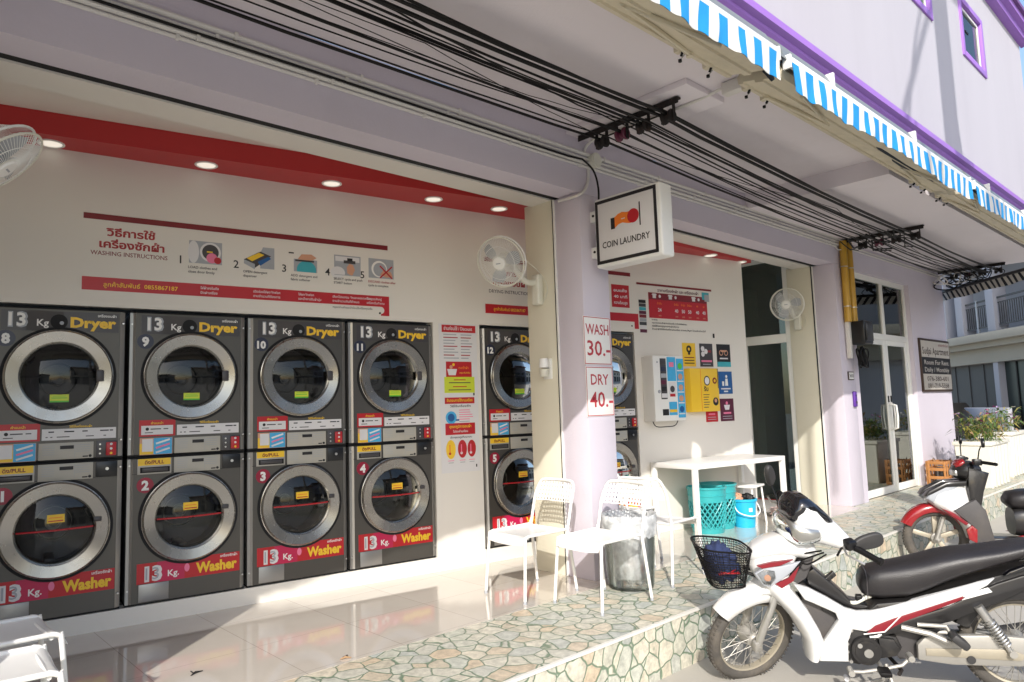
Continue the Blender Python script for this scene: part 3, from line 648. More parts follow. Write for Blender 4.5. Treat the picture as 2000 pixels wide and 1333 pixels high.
for k in range(15):
    cx = rnd.uniform(12.7, 13.35); cy = rnd.uniform(2.85, 3.55); cz = 3.20 + rnd.uniform(-0.06, 0.06); rr = rnd.uniform(0.08, 0.17); ph = rnd.uniform(0, 6.28)
    m.tube([(cx + 0.10 * math.sin(a * 2 + ph), cy + rr * math.cos(a), cz + rr * 0.62 * math.sin(a)) for a in [2 * math.pi * j / 20 for j in range(20)]], rnd.choice((0.009, 0.012, 0.007)), black if k % 4 else pvc, 6, closed=True)
tag(m.build('coiled_cable'), 'tangled bundle of black cable loops hanging at the far corner of the building', 'cable coil')
m = MB()
for k in range(10):
    cx = rnd.uniform(8.95, 9.75); cy = rnd.uniform(2.9, 3.55); cz = 3.29 + rnd.uniform(-0.04, 0.03)
    m.tube(bez([(cx - 0.4, cy + rnd.uniform(-.1, .1), cz + 0.02), (cx - 0.15, cy, cz - 0.03 + rnd.uniform(-.03, .03)), (cx + 0.1, cy + rnd.uniform(-.12, .12), cz), (cx + 0.35, cy + rnd.uniform(-.1, .1), cz + 0.02)], 5), rnd.choice((0.007, 0.01)), black, 6)
m.tube([(9.28 + 0.09 * math.cos(a), 3.66 - 0.02 * math.cos(a), 3.33 + 0.07 * math.sin(a)) for a in [2 * math.pi * j / 20 for j in range(20)]], 0.008, pvc, 6, closed=True)
tag(m.build('cable_splice'), 'knot of spliced black cables at the bracket above the yellow conduits', 'cable splice')
m = MB(); m.tube(bez([(4.33, 3.685, 3.41), (4.34, 3.67, 3.47), (4.36, 3.58, 3.52), (4.38, 3.3, 3.525), (4.40, 2.7, 3.525), (4.42, 2.45, 3.55), (4.42, 2.22, 3.50)]), 0.011, pvc, 8); m.tube(bez([(4.42, 2.22, 3.50), (4.44, 2.18, 3.45), (4.40, 2.14, 3.44)]), 0.014, beige, 6)
m.box(4.38, 4.46, 2.30, 2.45, 3.49, 3.575, pvc, r=0.01)
tag(m.build('soffit_conduit'), 'white conduit crossing the soffit from the bracket to the awning', 'conduit')

# ------------------------------------------------------------------ awnings
def awning(x0, x1, name_label, mats=(awblue, awwhite), seed=1, dropend=0.0, valance=True):
    t = thing('awning', name_label, 'awning', (x0, 1.8, 3.40), 0, 'striped awnings under the purple band')
    L = x1 - x0; rr = random.Random(seed)
    m = MB(); m.box(0, L, -0.02, 0.02, -0.058, -0.008, whitesteel, r=0.006); m.box(-0.008, 0.010, -0.024, 0.03, -0.085, 0.0, whitepl, r=0.004); m.box(L - 0.010, L + 0.008, -0.024, 0.03, -0.085, 0.0, whitepl, r=0.004); m.build('front_bar', t)
    m = MB()
    yzprism([(0.017, -0.012), (0.028, 0.045), (0.055, 0.105), (0.075, 0.128), (0.36, 0.432), (0.40, 0.445), (0.40, 0.41), (0.10, 0.09), (0.045, -0.012)], 0, L, hoodm, m)
    x = 0.7
    while x < L: m.box(x, x + 0.022, 0.012, 0.068, 0.0, 0.118, whitepl); x += 1.6
    m.build('hood', t)
    if valance:
        n = int(L / 0.018); H = 9
        ph = [rr.uniform(0, 6.28) for _ in range(4)]
        for side in (0,):
            vs = []; fs = []
            m = MB()
            def P(i, j, off):
                xx = i * 0.018; q = j / (H - 1)
                drop = 0.168 + 0.014 * math.sin(xx * 2.1 + ph[0]) + 0.006 * math.sin(xx * 34 + ph[1])
                if dropend and xx > L - dropend: drop *= 1 + 0.6 * math.sin((xx - L + dropend) / dropend * 7 + ph[2]) * 0.5
                wob = q * (0.008 * math.sin(xx * 9.5 + ph[1]) + 0.004 * math.sin(xx * 23 + ph[2] + q * 2) + 0.008 * math.sin(xx * 3.1 + ph[3])) + 0.004 * math.sin(q * 3.1) * math.sin(xx * 15 + ph[3])
                return (xx + 0.012 * q * math.sin(xx * 5 + ph[0]), -0.022 - 0.004 + wob + off, -0.052 - q * drop)
            for i in range(n):
                mat = mats[int(i * 0.018 / 0.09) % 2]
                for j in range(H - 1):
                    a = [P(i, j, 0), P(i + 1, j, 0), P(i + 1, j + 1, 0), P(i, j + 1, 0)]
                    b_ = [P(i, j, .003), P(i + 1, j, .003), P(i + 1, j + 1, .003), P(i, j + 1, .003)]
                    m.add(a, [[0, 3, 2, 1]], mat); m.add(b_, [[0, 1, 2, 3]], mat)
            o = m.build('valance', t)
            b = bmesh.new(); b.from_mesh(o.data); bmesh.ops.remove_doubles(b, verts=b.verts[:], dist=1e-5); b.to_mesh(o.data); b.free(); o.data.shade_smooth()
    m = MB(); yzprism([(0.035, -0.075), (0.055, -0.112), (0.16, -0.090), (0.165, -0.104), (0.21, -0.092), (0.215, -0.075), (0.29, -0.058), (0.295, -0.070), (0.325, -0.062), (0.33, -0.02), (0.30, 0.02), (0.06, -0.03)], 0, L, beige, m)
    m.build('underside_cover', t)
    for s_ in (0.30, L - 0.45):
        m = MB(); m.tube([(s_, 0.30, -0.068), (s_ + (0.75 if s_ < L / 2 else -0.75), 0.20, -0.098), (s_ + (0.05 if s_ < L / 2 else -0.05), 0.08, -0.128)], 0.014, beige, 8)
        m.cyl((s_, 0.30, -0.085), (s_, 0.30, -0.04), 0.020, beige, 10); m.build('folding_arm', t)
    for s_ in (0.12, 0.36, L - 0.5, L - 0.2):
        m = MB(); m.box(s_ - 0.022, s_ + 0.022, 0.27, 0.36, -0.062, 0.01, beige, r=0.006); m.cyl((s_, 0.31, -0.062), (s_ + 0.01, 0.33, -0.082), 0.008, black, 8)
        m.tube([(s_ + 0.06, 0.33, -0.045), (s_ + 0.06, 0.37, -0.075)], 0.004, dullalloy, 6); m.cyl((s_ + 0.06, 0.37, -0.085), (s_ + 0.06, 0.37, -0.070), 0.011, black, 8)
        m.build('bracket', t)
    return t
awning(-4.0, 3.88, 'blue and white striped awning nearest the street corner, above the hanging sign', seed=3)
awning(4.02, 7.72, 'blue and white striped awning, middle one under the purple band', seed=8)
awning(7.86, 13.1, 'blue and white striped awning at the far end with a tangled valance', seed=21, dropend=2.8)
# black cloth roll showing under the middle awning
m = MB(); m.tube([(5.6, 1.98, 3.36), (5.9, 1.96, 3.34), (6.5, 1.98, 3.33), (7.2, 1.97, 3.345), (7.5, 2.0, 3.37)], [0.02, 0.04, 0.035, 0.045, 0.02], awdark, 10)
tag(m.build('rolled_cloth'), 'dark rolled cloth tucked behind the middle awning valance', 'cloth')
m = MB(); m.tube([(3.90, 1.85, 3.44), (3.95, 1.86, 3.36), (3.92, 1.88, 3.30), (3.96, 1.87, 3.25)], [0.03, 0.045, 0.03, 0.012], awdark, 10); m.tube([(3.90, 1.86, 3.42), (3.98, 1.85, 3.38), (4.0, 1.86, 3.31)], [0.02, 0.03, 0.01], awblue, 8)
m.loft([[(3.84, 1.80, 3.385), (4.06, 1.80, 3.385), (4.06, 2.2, 3.82), (3.84, 2.2, 3.82)], [(3.84, 1.80, 3.37), (4.06, 1.80, 3.37), (4.06, 2.2, 3.80), (3.84, 2.2, 3.80)]], hoodm)  # hood strip added across the gap to keep sun from leaking through
tag(m.build('awning_joint'), 'dark bracket and torn cloth in the gap between the two nearer awnings', 'awning bracket')
# striped side valance at the far corner
A = Vector((13.72, 3.80, 0)); B = Vector((12.25, 2.25, 0)); L = (B - A).length
t = thing('side_awning', 'striped side awning, its shade painted black and grey, hanging below the cable coils', 'awning', (A.x, A.y, 3.10), math.atan2(B.y - A.y, B.x - A.x))
m = MB(); n = 120
for i in range(n):
    x0 = L * i / n; x1 = L * (i + 1) / n
    def q(x, j, off=0): return (x + 0.10 * j, 0.012 * math.sin(x * 16) * j + off, -0.15 * j + 0.008 * math.sin(x * 7) * j)
    mat = awdark if int(i / 3.5) % 2 else awgrey  # blue and white stripes, darkened in colour for their shaded side
    m.add([q(x0, 0), q(x1, 0), q(x1, 1), q(x0, 1)], [[0, 1, 2, 3]], mat); m.add([q(x0, 0, .003), q(x1, 0, .003), q(x1, 1, .003), q(x0, 1, .003)], [[3, 2, 1, 0]], mat)
m.build('valance', t)
m = MB(); m.cyl((0, 0, 0.01), (L, 0, 0.01), 0.025, blackpl, 10); m.build('rail', t)
# ------------------------------------------------------------------ machines (local X 0..0.755 along the wall, front at y=0 facing -Y, z from the cabinet's own base)
MW = 0.755
def front_with_hole(m, x0, x1, z0, z1, cx, cz, r, mat, y=0.0, n=64):
    angs = [2 * math.pi * i / n for i in range(n)]
    for px, pz in [(x0, z0), (x1, z0), (x1, z1), (x0, z1)]: angs.append(math.atan2(pz - cz, px - cx) % (2 * math.pi))
    angs = sorted(set(angs)); vs = []; fs = []
    for a in angs:
        c, s = math.cos(a), math.sin(a)
        t = min([(x1 - cx) / c if c > 1e-9 else 1e9, (x0 - cx) / c if c < -1e-9 else 1e9, (z1 - cz) / s if s > 1e-9 else 1e9, (z0 - cz) / s if s < -1e-9 else 1e9])
        vs.append((cx + r * c, y, cz + r * s)); vs.append((cx + t * c, y, cz + t * s))
    k = len(angs)
    for i in range(k): q = (i + 1) % k; fs.append([2 * i, 2 * i + 1, 2 * q + 1, 2 * q])
    m.add(vs, fs, mat)
def cabinet(H, cz, holes):
    m = MB()
    front_with_hole(m, 0.035, MW - 0.03, 0.012, H - 0.012, MW / 2 + 0.01, cz, 0.225, titan)
    m.prism([(0.035, 0.012), (0.035, H - 0.012), (0.0, H - 0.012), (0.0, 0.012)], 0.010, 0.6, titanb)
    m.add([(0.035, 0, 0.012), (0.035, 0, H - 0.012), (0.0, 0.022, H - 0.012), (0.0, 0.022, 0.012)], [[0, 1, 2, 3]], titanb)
    m.add([(MW - 0.03, 0, 0.012), (MW - 0.03, 0, H - 0.012), (MW, 0.022, H - 0.012), (MW, 0.022, 0.012)], [[0, 3, 2, 1]], titanb)
    m.box(MW - 0.035, MW, 0.022, 0.6, 0.012, H - 0.012, titan)
    m.box(0.0, MW, 0.012, 0.6, 0.0, 0.012, gap); m.box(0.0, MW, 0.02, 0.6, H - 0.012, H, gap)
    m.box(0.01, MW - 0.01, 0.58, 0.6, 0.0, H, gap)
    for x in (0.012, MW - 0.012):
        for z in holes: m.cyl((x, 0.012, z), (x, -0.001, z), 0.006, lightsteel, 8)
    return m
def door(parent, cz, dryer):
    cx = MW / 2 + 0.01
    m = MB(); m.lathe([(0.300, 0.0), (0.300, 0.003), (0.320, 0.003), (0.320, 0.0)], gap, 72); gk = m.build('door_gap_ring', parent); gk.data.transform(RX(math.pi / 2)); gk.location = (cx, 0, cz)  # dark gap around the door, put in as a black ring
    m = MB()
    m.lathe([(0.302, 0.001), (0.302, 0.012), (0.297, 0.014), (0.296, 0.030), (0.288, 0.040), (0.222, 0.030), (0.215, 0.020), (0.210, 0.004)], ringm, 72, M=I())
    # keep the ring in its own object frame so that its radial brushing turns about its own axis
    d = thing_part = m.build('door_ring', parent, ang=30); d.data.transform(RX(math.pi / 2)); d.location = (cx, 0, cz)
    d['label'] = 'round brushed steel door'
    m = MB(); m.lathe([(0.0, 0.040), (0.04, 0.039), (0.08, 0.0355), (0.12, 0.030), (0.16, 0.0215), (0.19, 0.0135), (0.214, 0.006)], portglass, 48); g = m.build('door_glass', d); g.data.transform(RX(math.pi / 2))
    m = MB(); m.lathe([(0.212, 0.0), (0.212, -0.05), (0.205, -0.06), (0.24, -0.07), (0.24, -0.38), (0.0, -0.42)], drumm, 40)
    for k in range(3):
        a = 2 * math.pi * k / 3 + 0.4
        m.box(0.19, 0.24, -0.03, 0.03, -0.36, -0.08, drumm, r=0.01, M=RZ(a))
    for r_ in (0.03, 0.10, 0.17): m.lathe([(r_, -0.405), (r_ + 0.01, -0.395), (r_ + 0.02, -0.405)], lightsteel if not dryer else drumm, 40)
    dr = m.build('drum', d); dr.data.transform(RX(math.pi / 2))
    m = MB()
    if dryer: m.box(-0.205, 0.205, -0.004, 0.0, -0.012, 0.004, black); m.box(0.20, 0.245, -0.045, -0.034, -0.035, 0.04, vdgrey, r=0.006)  # black bar paints the canopy's dark reflection across the dryer glass
    else: m.tube([(x, -0.008 - 0.034 * (1 - (x / 0.208) ** 2), 0.0) for x in [-0.205 + 0.41 * k / 16 for k in range(17)]], 0.006, vred, 6); m.box(0.205, 0.25, -0.045, -0.036, 0.03, 0.06, vdgrey, r=0.006)
    m.build('reflection_bar_handle' if dryer else 'red_line', d)
    m = MB()
    if dryer:
        m.box(-0.052, 0.052, -0.030, -0.0265, -0.158, -0.118, vlime); m.box(-0.052, 0.052, -0.030, -0.025, -0.168, -0.158, vgreen)
        m.box(-0.042, 0.042, -0.0308, -0.030, -0.143, -0.138, vgreen); m.box(-0.036, 0.036, -0.0308, -0.030, -0.130, -0.127, vgreen)
    else:
        m.box(-0.047, 0.047, -0.041, -0.037, 0.047, 0.098, vyel); m.box(-0.040, 0.04, -0.0418, -0.041, 0.055, 0.062, vred); m.box(-0.036, 0.036, -0.0418, -0.041, 0.076, 0.081, vorange)
    m.build('door_sticker', d)
def panel(parent, zc, x0=0.285, x1=0.585):
    m = MB(); m.box(x0, x1, -0.004, 0.0, zc - 0.053, zc + 0.053, panelm, r=0.0015)
    for r_ in range(5): m.rect(x0 + 0.02 + 0.0 * r_, x0 + 0.085, zc + 0.034 - r_ * 0.014, zc + 0.037 - r_ * 0.014, -0.004, vgrey, 0.0004)
    for r_ in range(4): m.rect(x1 - 0.10, x1 - 0.02, zc + 0.034 - r_ * 0.014, zc + 0.037 - r_ * 0.014, -0.004, vgrey, 0.0004)
    m.rect(x0 + 0.195, x0 + 0.197, zc - 0.045, zc + 0.045, -0.004, vgrey, 0.0004)
    m.rect(x1 - 0.06, x1 - 0.03, zc - 0.044, zc - 0.036, -0.004, ink, 0.0004)
    m.disc(x1 - 0.018, zc - 0.038, 0.009, -0.004, ink, 0.002, n=16)
    p = m.build('control_panel', parent)
    m = MB(); m.box(x0 + 0.115, x0 + 0.19, -0.007, -0.004, zc + 0.012, zc + 0.034, ink); m.build('display', p)
def make_dryer():
    t = thing('dryer', 'dryer', 'dryer')
    H = 0.99
    cabinet(H, 0.543, [0.12, 0.90]).build('cabinet', t)
    m = MB(); m.rect(0.068, 0.715, 0.835, 0.965, 0.0, vdgrey, 0.0015)
    m.rect(0.20, 0.40, 0.836, 0.964, -0.0015, bikematt, 0.0003)
    m.text('13', 0.103, 0.862, 0.092, -0.0022, vgrey, 'L', 0.055); m.text('13', 0.106, 0.866, 0.085, -0.0028, vwhite, 'L', 0.025)
    m.text('Kg', 0.255, 0.868, 0.045, -0.0022, vwhite, 'L', 0.02)
    m.disc(0.375, 0.898, 0.048, -0.0018, gap, 0.0006); m.disc(0.390, 0.89, 0.012, -0.0024, vgrey, 0.0004, n=14)
    m.text('Dryer', 0.438, 0.866, 0.066, -0.0022, vgold, 'L', 0.045, w=0.262); m.text('เครื่องอบผ้า', 0.70, 0.938, 0.017, -0.0022, vwhite, 'R', 0.02)
    m.build('header_label', t)
    door(t, 0.543, True)
    m = MB(); m.rect(0.065, 0.29, 0.132, 0.243, 0.0, vred, 0.0015); m.rect(0.078, 0.275, 0.143, 0.205, -0.0015, vlil, 0.0005)
    m.text('คำแนะนำ', 0.175, 0.214, 0.016, -0.0022, vgold, 'C', 0.02)
    m.disc(0.115, 0.182, 0.011, -0.002, ink, 0.0005, n=12); m.rect(0.135, 0.20, 0.178, 0.185, -0.002, ink, 0.0004); m.rect(0.215, 0.245, 0.178, 0.185, -0.002, vdgrey, 0.0004); m.rect(0.10, 0.15, 0.155, 0.160, -0.002, ink, 0.0004)
    m.build('red_label', t)
    m = MB(); m.rect(0.30, 0.712, 0.134, 0.205, 0.0, vlil, 0.0015); m.text('วิธีใช้เครื่องอบผ้า', 0.51, 0.211, 0.014, -0.0016, vgold, 'C', 0.02)
    for x, w in [(0.335, 0.03), (0.42, 0.055), (0.52, 0.03), (0.62, 0.05), (0.675, 0.02)]: m.rect(x, x + w, 0.182, 0.19, -0.0015, ink, 0.0004)
    for x, w in [(0.32, 0.012), (0.345, 0.012), (0.38, 0.07), (0.54, 0.045), (0.64, 0.015)]: m.rect(x, x + w, 0.150, 0.156, -0.0015, vdgrey, 0.0004)
    m.build('white_label', t)
    panel(t, 0.063)
    m = MB(); m.rect(0.07, 0.272, 0.008, 0.122, 0.0, vskin, 0.0015); m.rect(0.07, 0.155, 0.012, 0.085, -0.0015, vyel, 0.0004); m.rect(0.085, 0.15, 0.03, 0.115, -0.0019, vlil, 0.0004)
    m.rect(0.155, 0.270, 0.010, 0.120, -0.0015, vsky, 0.0006)
    for k in range(3): m.box(-0.045, 0.045, -0.0028, -0.0021, -0.006, 0.006, [vlil, vpink, vwhite][k], M=T(0.213, 0, 0.035 + 0.03 * k) @ RY(-0.3))
    m.build('detergent_poster', t)
    m = MB(); m.box(0.60, 0.725, -0.003, 0.0, 0.010, 0.118, vdgrey, r=0.002); m.box(0.655, 0.715, -0.018, -0.003, 0.02, 0.108, vred, r=0.006)
    for z in (0.035, 0.065, 0.095): m.cyl((0.622, -0.003, z), (0.622, -0.006, z), 0.006, lightsteel, 8); m.cyl((0.685, -0.018, z), (0.685, -0.022, z), 0.008, vlil if z > 0.05 else vgold, 10)
    m.build('coin_box', t)
    return t
def make_washer():
    t = thing('washer', 'washer', 'washer')
    H = 0.975
    cabinet(H, 0.552, [0.10, 0.92]).build('cabinet', t)
    m = MB(); m.box(0.03, MW - 0.03, -0.0015, 0, 0.861, 0.864, gap); m.build('panel_seam', t)
    panel(t, 0.910)
    m = MB(); m.box(0.058, 0.268, -0.006, 0.0, 0.858, 0.960, dullalloy, r=0.002); m.box(0.075, 0.258, -0.0075, -0.006, 0.868, 0.905, gap); m.box(0.088, 0.245, -0.012, -0.0075, 0.875, 0.90, vdgrey, r=0.003)
    dw = m.build('detergent_drawer', t)
    m = MB(); m.rect(0.062, 0.262, 0.917, 0.962, -0.006, vyel, 0.0012); m.text('ดึง/PULL', 0.162, 0.926, 0.024, -0.0078, vmaroon, 'C', 0.03); m.build('pull_label', dw)
    m = MB(); m.box(0.60, 0.725, -0.006, 0.0, 0.862, 0.962, blackpl, r=0.003); m.cyl((0.665, -0.006, 0.914), (0.665, -0.012, 0.914), 0.010, lightsteel, 12); m.build('coin_slot', t)
    door(t, 0.552, False)
    m = MB(); m.rect(0.066, 0.722, 0.135, 0.268, 0.0, vred, 0.0015); m.rect(0.19, 0.36, 0.1352, 0.2678, -0.0015, vmag, 0.0003)
    m.text('13', 0.113, 0.153, 0.092, -0.0022, vlil, 'L', 0.065); m.text('13', 0.119, 0.158, 0.083, -0.0028, vgrey, 'L', 0.0)
    m.text('Kg.', 0.255, 0.165, 0.042, -0.0022, vwhite, 'L', 0.02)
    m.disc(0.375, 0.205, 0.028, -0.0018, vpink, 0.0005, n=14, sx=0.6)
    m.text('Washer', 0.432, 0.160, 0.068, -0.0022, vyel, 'L', 0.045, w=0.272); m.text('เครื่องซักผ้า', 0.705, 0.243, 0.018, -0.0022, vwhite, 'R', 0.02)
    m.build('stripe_label', t)
    m = MB(); m.box(0.078, 0.262, -0.004, 0.0, 0.018, 0.132, titanb, r=0.003); m.build('service_hatch', t)
    return t
def badge(parent, s, x, z, mat):
    m = MB(); m.disc(x, z, 0.052, 0.0, mat, 0.0016); m.text(s, x, z - 0.03, 0.062 if len(s) == 1 else 0.055, -0.0024, vwhite, 'C', 0.05); m.build('number_badge', parent)
ZB = 0.123
US = [0.602, 1.386, 2.164, 2.943, 4.199, 5.353]
DN = ['8', '9', '10', '11', '12', '13']; WNN = ['1', '2', '3', '4', '5', '6']
dl = ['grey steel dryer number 8, top left of the row', 'grey steel dryer number 9 in the upper row', 'grey steel dryer number 10 in the upper row', 'grey steel dryer number 11 in the upper row', 'grey steel dryer number 12 next to the cream jamb', 'grey steel dryer half hidden behind the pillar next to the vending box']
wl = ['grey steel washer number 1, leftmost of the lower row', 'grey steel washer number 2 in the lower row', 'grey steel washer number 3 in the lower row', 'grey steel washer number 4 in the lower row', 'grey steel washer number 5 behind the white chair', 'grey steel washer half hidden behind the pillar and chairs']
protoD = make_dryer(); protoW = make_washer()
for i, u in enumerate(US):
    for kind, proto, lb, num, z in (('d', protoD, dl, DN, ZB + 0.98), ('w', protoW, wl, WNN, ZB)):
        t = proto if i == 0 else dup(proto)
        if i == 0: pass
        t.location = WP(u, z, 0.012); t.rotation_euler = (0, 0, PHI)
        t['label'] = lb[i]; t['group'] = 'stacked dryers' if kind == 'd' else 'washers in the lower row'
for i, u in enumerate(US): pass
roots_d = [o for o in COL.objects if o.parent is None and o.get('category') == 'dryer']; roots_w = [o for o in COL.objects if o.parent is None and o.get('category') == 'washer']
for o in roots_d + roots_w:
    us = min(range(len(US)), key=lambda k: (Vector(WP(US[k], 0, 0.012)).xy - o.location.xy).length)
    if o in roots_d: badge(o, DN[us], 0.095, 0.783, vnavy)
    else: badge(o, WNN[us], 0.108, 0.785, vcrim)

# ------------------------------------------------------------------ wall graphics
def wthing(name, label, cat, u, z, n=0.0015, group=None): return thing(name, label, cat, WP(u, z, n), PHI, group)
u0 = WU(1.084); u1 = WU(3.268); L = u1 - u0
t = wthing('instruction_poster', 'long washing instruction wall graphic with red bars above the dryers', 'poster', u0, 2.15)
m = MB(); m.rect(-0.02, L, 0.0, 0.60, 0, vwhite if False else cream, 0.001); m.build('backing', t)
m = MB(); m.rect(0, L - 0.006, 0.560, 0.600, -0.001, vmaroon, 0.001); m.build('top_bar', t)
m = MB(); m.rect(0, L, 0.075, 0.165, -0.001, vred, 0.001); m.rect(L - 0.075, L, 0.0, 0.075, -0.001, vred, 0.001); m.disc(L - 0.075, 0.045, 0.03, -0.0022, cream, 0.0004, n=16)
m.text('ลูกค้าสัมพันธ์  0855867187', 0.125, 0.103, 0.030, -0.0026, vgold, 'L', 0.012, w=0.46)
for x, a, b_ in [(0.735, 'ใส่ผ้าลงในถัง', 'ปิดฝาเครื่อง'), (1.105, 'เปิดช่องใส่ผงซักฟอก', 'ตามจำนวนที่ต้องการ'), (1.445, 'ใส่ผงซักฟอก', 'และน้ำยาปรับผ้านุ่ม'), (1.72, 'เลือกโปรแกรม ซักและหยอดเหรียญ', 'ตามจำนวนเงินที่กำหนด'), (2.01, 'โปรดรอสักครู่', 'เครื่องเริ่มทำงาน')]:
    m.text(a, x, 0.128, 0.018, -0.0026, vlil, 'L', 0.012); m.text(b_, x, 0.094, 0.018, -0.0026, vlil, 'L', 0.012)
m.text('กรุณาอ่านคำแนะนำก่อนใช้เครื่องทุกครั้ง', 1.72, 0.045, 0.016, -0.0026, vdgrey, 'L', 0.012); m.disc(2.125, 0.022, 0.010, -0.0022, ink, 0.0004, n=12)
m.build('bottom_bar', t)
m = MB()
m.text('วิธีการใช้', 0.135, 0.455, 0.052, -0.0016, inkred, 'L', 0.035, w=0.30); m.text('เครื่องซักผ้า', 0.095, 0.372, 0.052, -0.0016, inkred, 'L', 0.035, w=0.40)
m.text('WASHING INSTRUCTIONS', 0.045, 0.318, 0.030, -0.0016, vmaroon, 'L', 0.012, w=0.47)
m.build('title', t)
PX = [0.655, 1.035, 1.39, 1.735, 2.03]
caps = [('LOAD clothes and', 'close door firmly'), ('OPEN detergent', 'dispenser'), ('ADD detergent and', 'fabric softener'), ('SELECT cycle and push', 'START button'), ('DISCARD clothes after', 'cycle is complete')]
for k, x in enumerate(PX):
    w, h = 0.225, 0.165; z0 = 0.315
    m = MB(); m.text(str(k + 1), x - 0.055, 0.305, 0.06, -0.0016, ink, 'C', 0.012)
    if k == 0:
        m.rect(x, x + w, z0, z0 + h, -0.001, vgrey, 0.0008); m.disc(x + 0.03, z0 + h / 2, 0.082, -0.0018, vlil, 0.0006, sx=0.45); m.disc(x + 0.145, z0 + 0.088, 0.072, -0.0018, vlil, 0.0006); m.disc(x + 0.145, z0 + 0.088, 0.057, -0.0024, vdgrey, 0.0005)
        m.disc(x + 0.155, z0 + 0.045, 0.038, -0.0029, vpink, 0.0005); m.disc(x + 0.195, z0 + 0.03, 0.025, -0.0034, vred, 0.0005); m.rect(x + 0.12, x + 0.16, z0 + 0.085, z0 + 0.095, -0.0029, vyel, 0.0004)
    elif k == 1:
        m.prism([(x + 0.12, z0 + 0.0), (x + w, z0 + 0.0), (x + w, z0 + h), (x + 0.14, z0 + h), (x + 0.12, z0 + 0.12)], -0.002, -0.001, vgrey); m.prism([(x, z0 + 0.06), (x + 0.12, z0 + 0.13), (x + 0.20, z0 + 0.10), (x + 0.08, z0 + 0.0)], -0.003, -0.002, vdgrey)
        m.prism([(x + 0.02, z0 + 0.07), (x + 0.11, z0 + 0.12), (x + 0.15, z0 + 0.105), (x + 0.06, z0 + 0.05)], -0.0036, -0.003, vyel); m.prism([(x + 0.10, z0 + 0.05), (x + 0.18, z0 + 0.095), (x + 0.20, z0 + 0.08), (x + 0.12, z0 + 0.02)], -0.0036, -0.003, vblue)
        m.prism([(x, z0 + 0.03), (x, z0 + 0.06), (x + 0.08, z0 + 0.03), (x + 0.08, z0 - 0.01)], -0.0032, -0.002, vgrey)
    elif k == 2:
        m.rect(x + 0.02, x + 0.205, z0, z0 + 0.10, -0.001, vgrey, 0.0008); m.disc(x + 0.12, z0 + 0.02, 0.07, -0.0018, vteal, 0.0004, sx=1.1); m.rect(x + 0.02, x + 0.205, z0 - 0.06, z0, -0.003, cream, 0.0002)
        m.prism([(x + 0.05, z0 + 0.10), (x + 0.08, z0 + 0.14), (x + 0.16, z0 + 0.145), (x + 0.20, z0 + 0.12), (x + 0.17, z0 + 0.10), (x + 0.11, z0 + 0.09)], -0.0034, -0.002, vskin); m.rect(x + 0.03, x + 0.18, z0 + 0.082, z0 + 0.095, -0.0034, vdgrey, 0.0004); m.rect(x - 0.02, x + 0.02, z0 + 0.14, z0 + 0.15, -0.001, ink, 0.0004)
    elif k == 3:
        m.rect(x, x + w, z0, z0 + h, -0.001, vgrey, 0.0008); m.rect(x + 0.01, x + w - 0.01, z0 + 0.115, z0 + 0.155, -0.0018, vlil, 0.0004); m.rect(x + 0.08, x + 0.18, z0 + 0.10, z0 + 0.125, -0.0024, vdgrey, 0.0004); m.rect(x + 0.11, x + 0.155, z0 + 0.12, z0 + 0.145, -0.0028, ink, 0.0004)
        m.prism([(x + 0.11, z0 + 0.02), (x + 0.105, z0 + 0.07), (x + 0.13, z0 + 0.10), (x + 0.16, z0 + 0.09), (x + 0.175, z0 + 0.05), (x + 0.15, z0 + 0.0)], -0.0034, -0.0024, vskin); m.disc(x + 0.03, z0 + 0.02, 0.05, -0.0018, vlil, 0.0003, sx=1.2)
        m.prism([(x + 0.0, z0 + 0.0), (x + w, z0), (x + w, z0 + 0.004), (x, z0 + 0.004)], -0.004, -0.0036, vgrey)
    else:
        m.rect(x, x + w, z0, z0 + h, -0.001, vgrey, 0.0008); m.disc(x + 0.095, z0 + 0.078, 0.070, -0.0018, vwhite, 0.0005); m.disc(x + 0.100, z0 + 0.074, 0.058, -0.0024, vgrey, 0.0005)
        m.prism([(x + 0.10, z0 + 0.03), (x + 0.13, z0 + 0.07), (x + 0.20, z0 + 0.06), (x + 0.215, z0 + 0.02), (x + 0.16, z0 + 0.01)], -0.0030, -0.0024, vskin)
        for s_ in (-1, 1): m.box(-0.075, 0.075, -0.0040, -0.0032, -0.006, 0.006, vred, M=T(x + 0.155, 0, z0 + 0.055) @ RY(s_ * 0.75))
    m.text(caps[k][0], x - 0.005, z0 - 0.040, 0.019, -0.0036, inkred if k == 4 else vdgrey, 'L', 0.014); m.text(caps[k][1], x - 0.005, z0 - 0.072, 0.019, -0.0036, vdgrey, 'L', 0.014)
    m.build('step_picture', t)

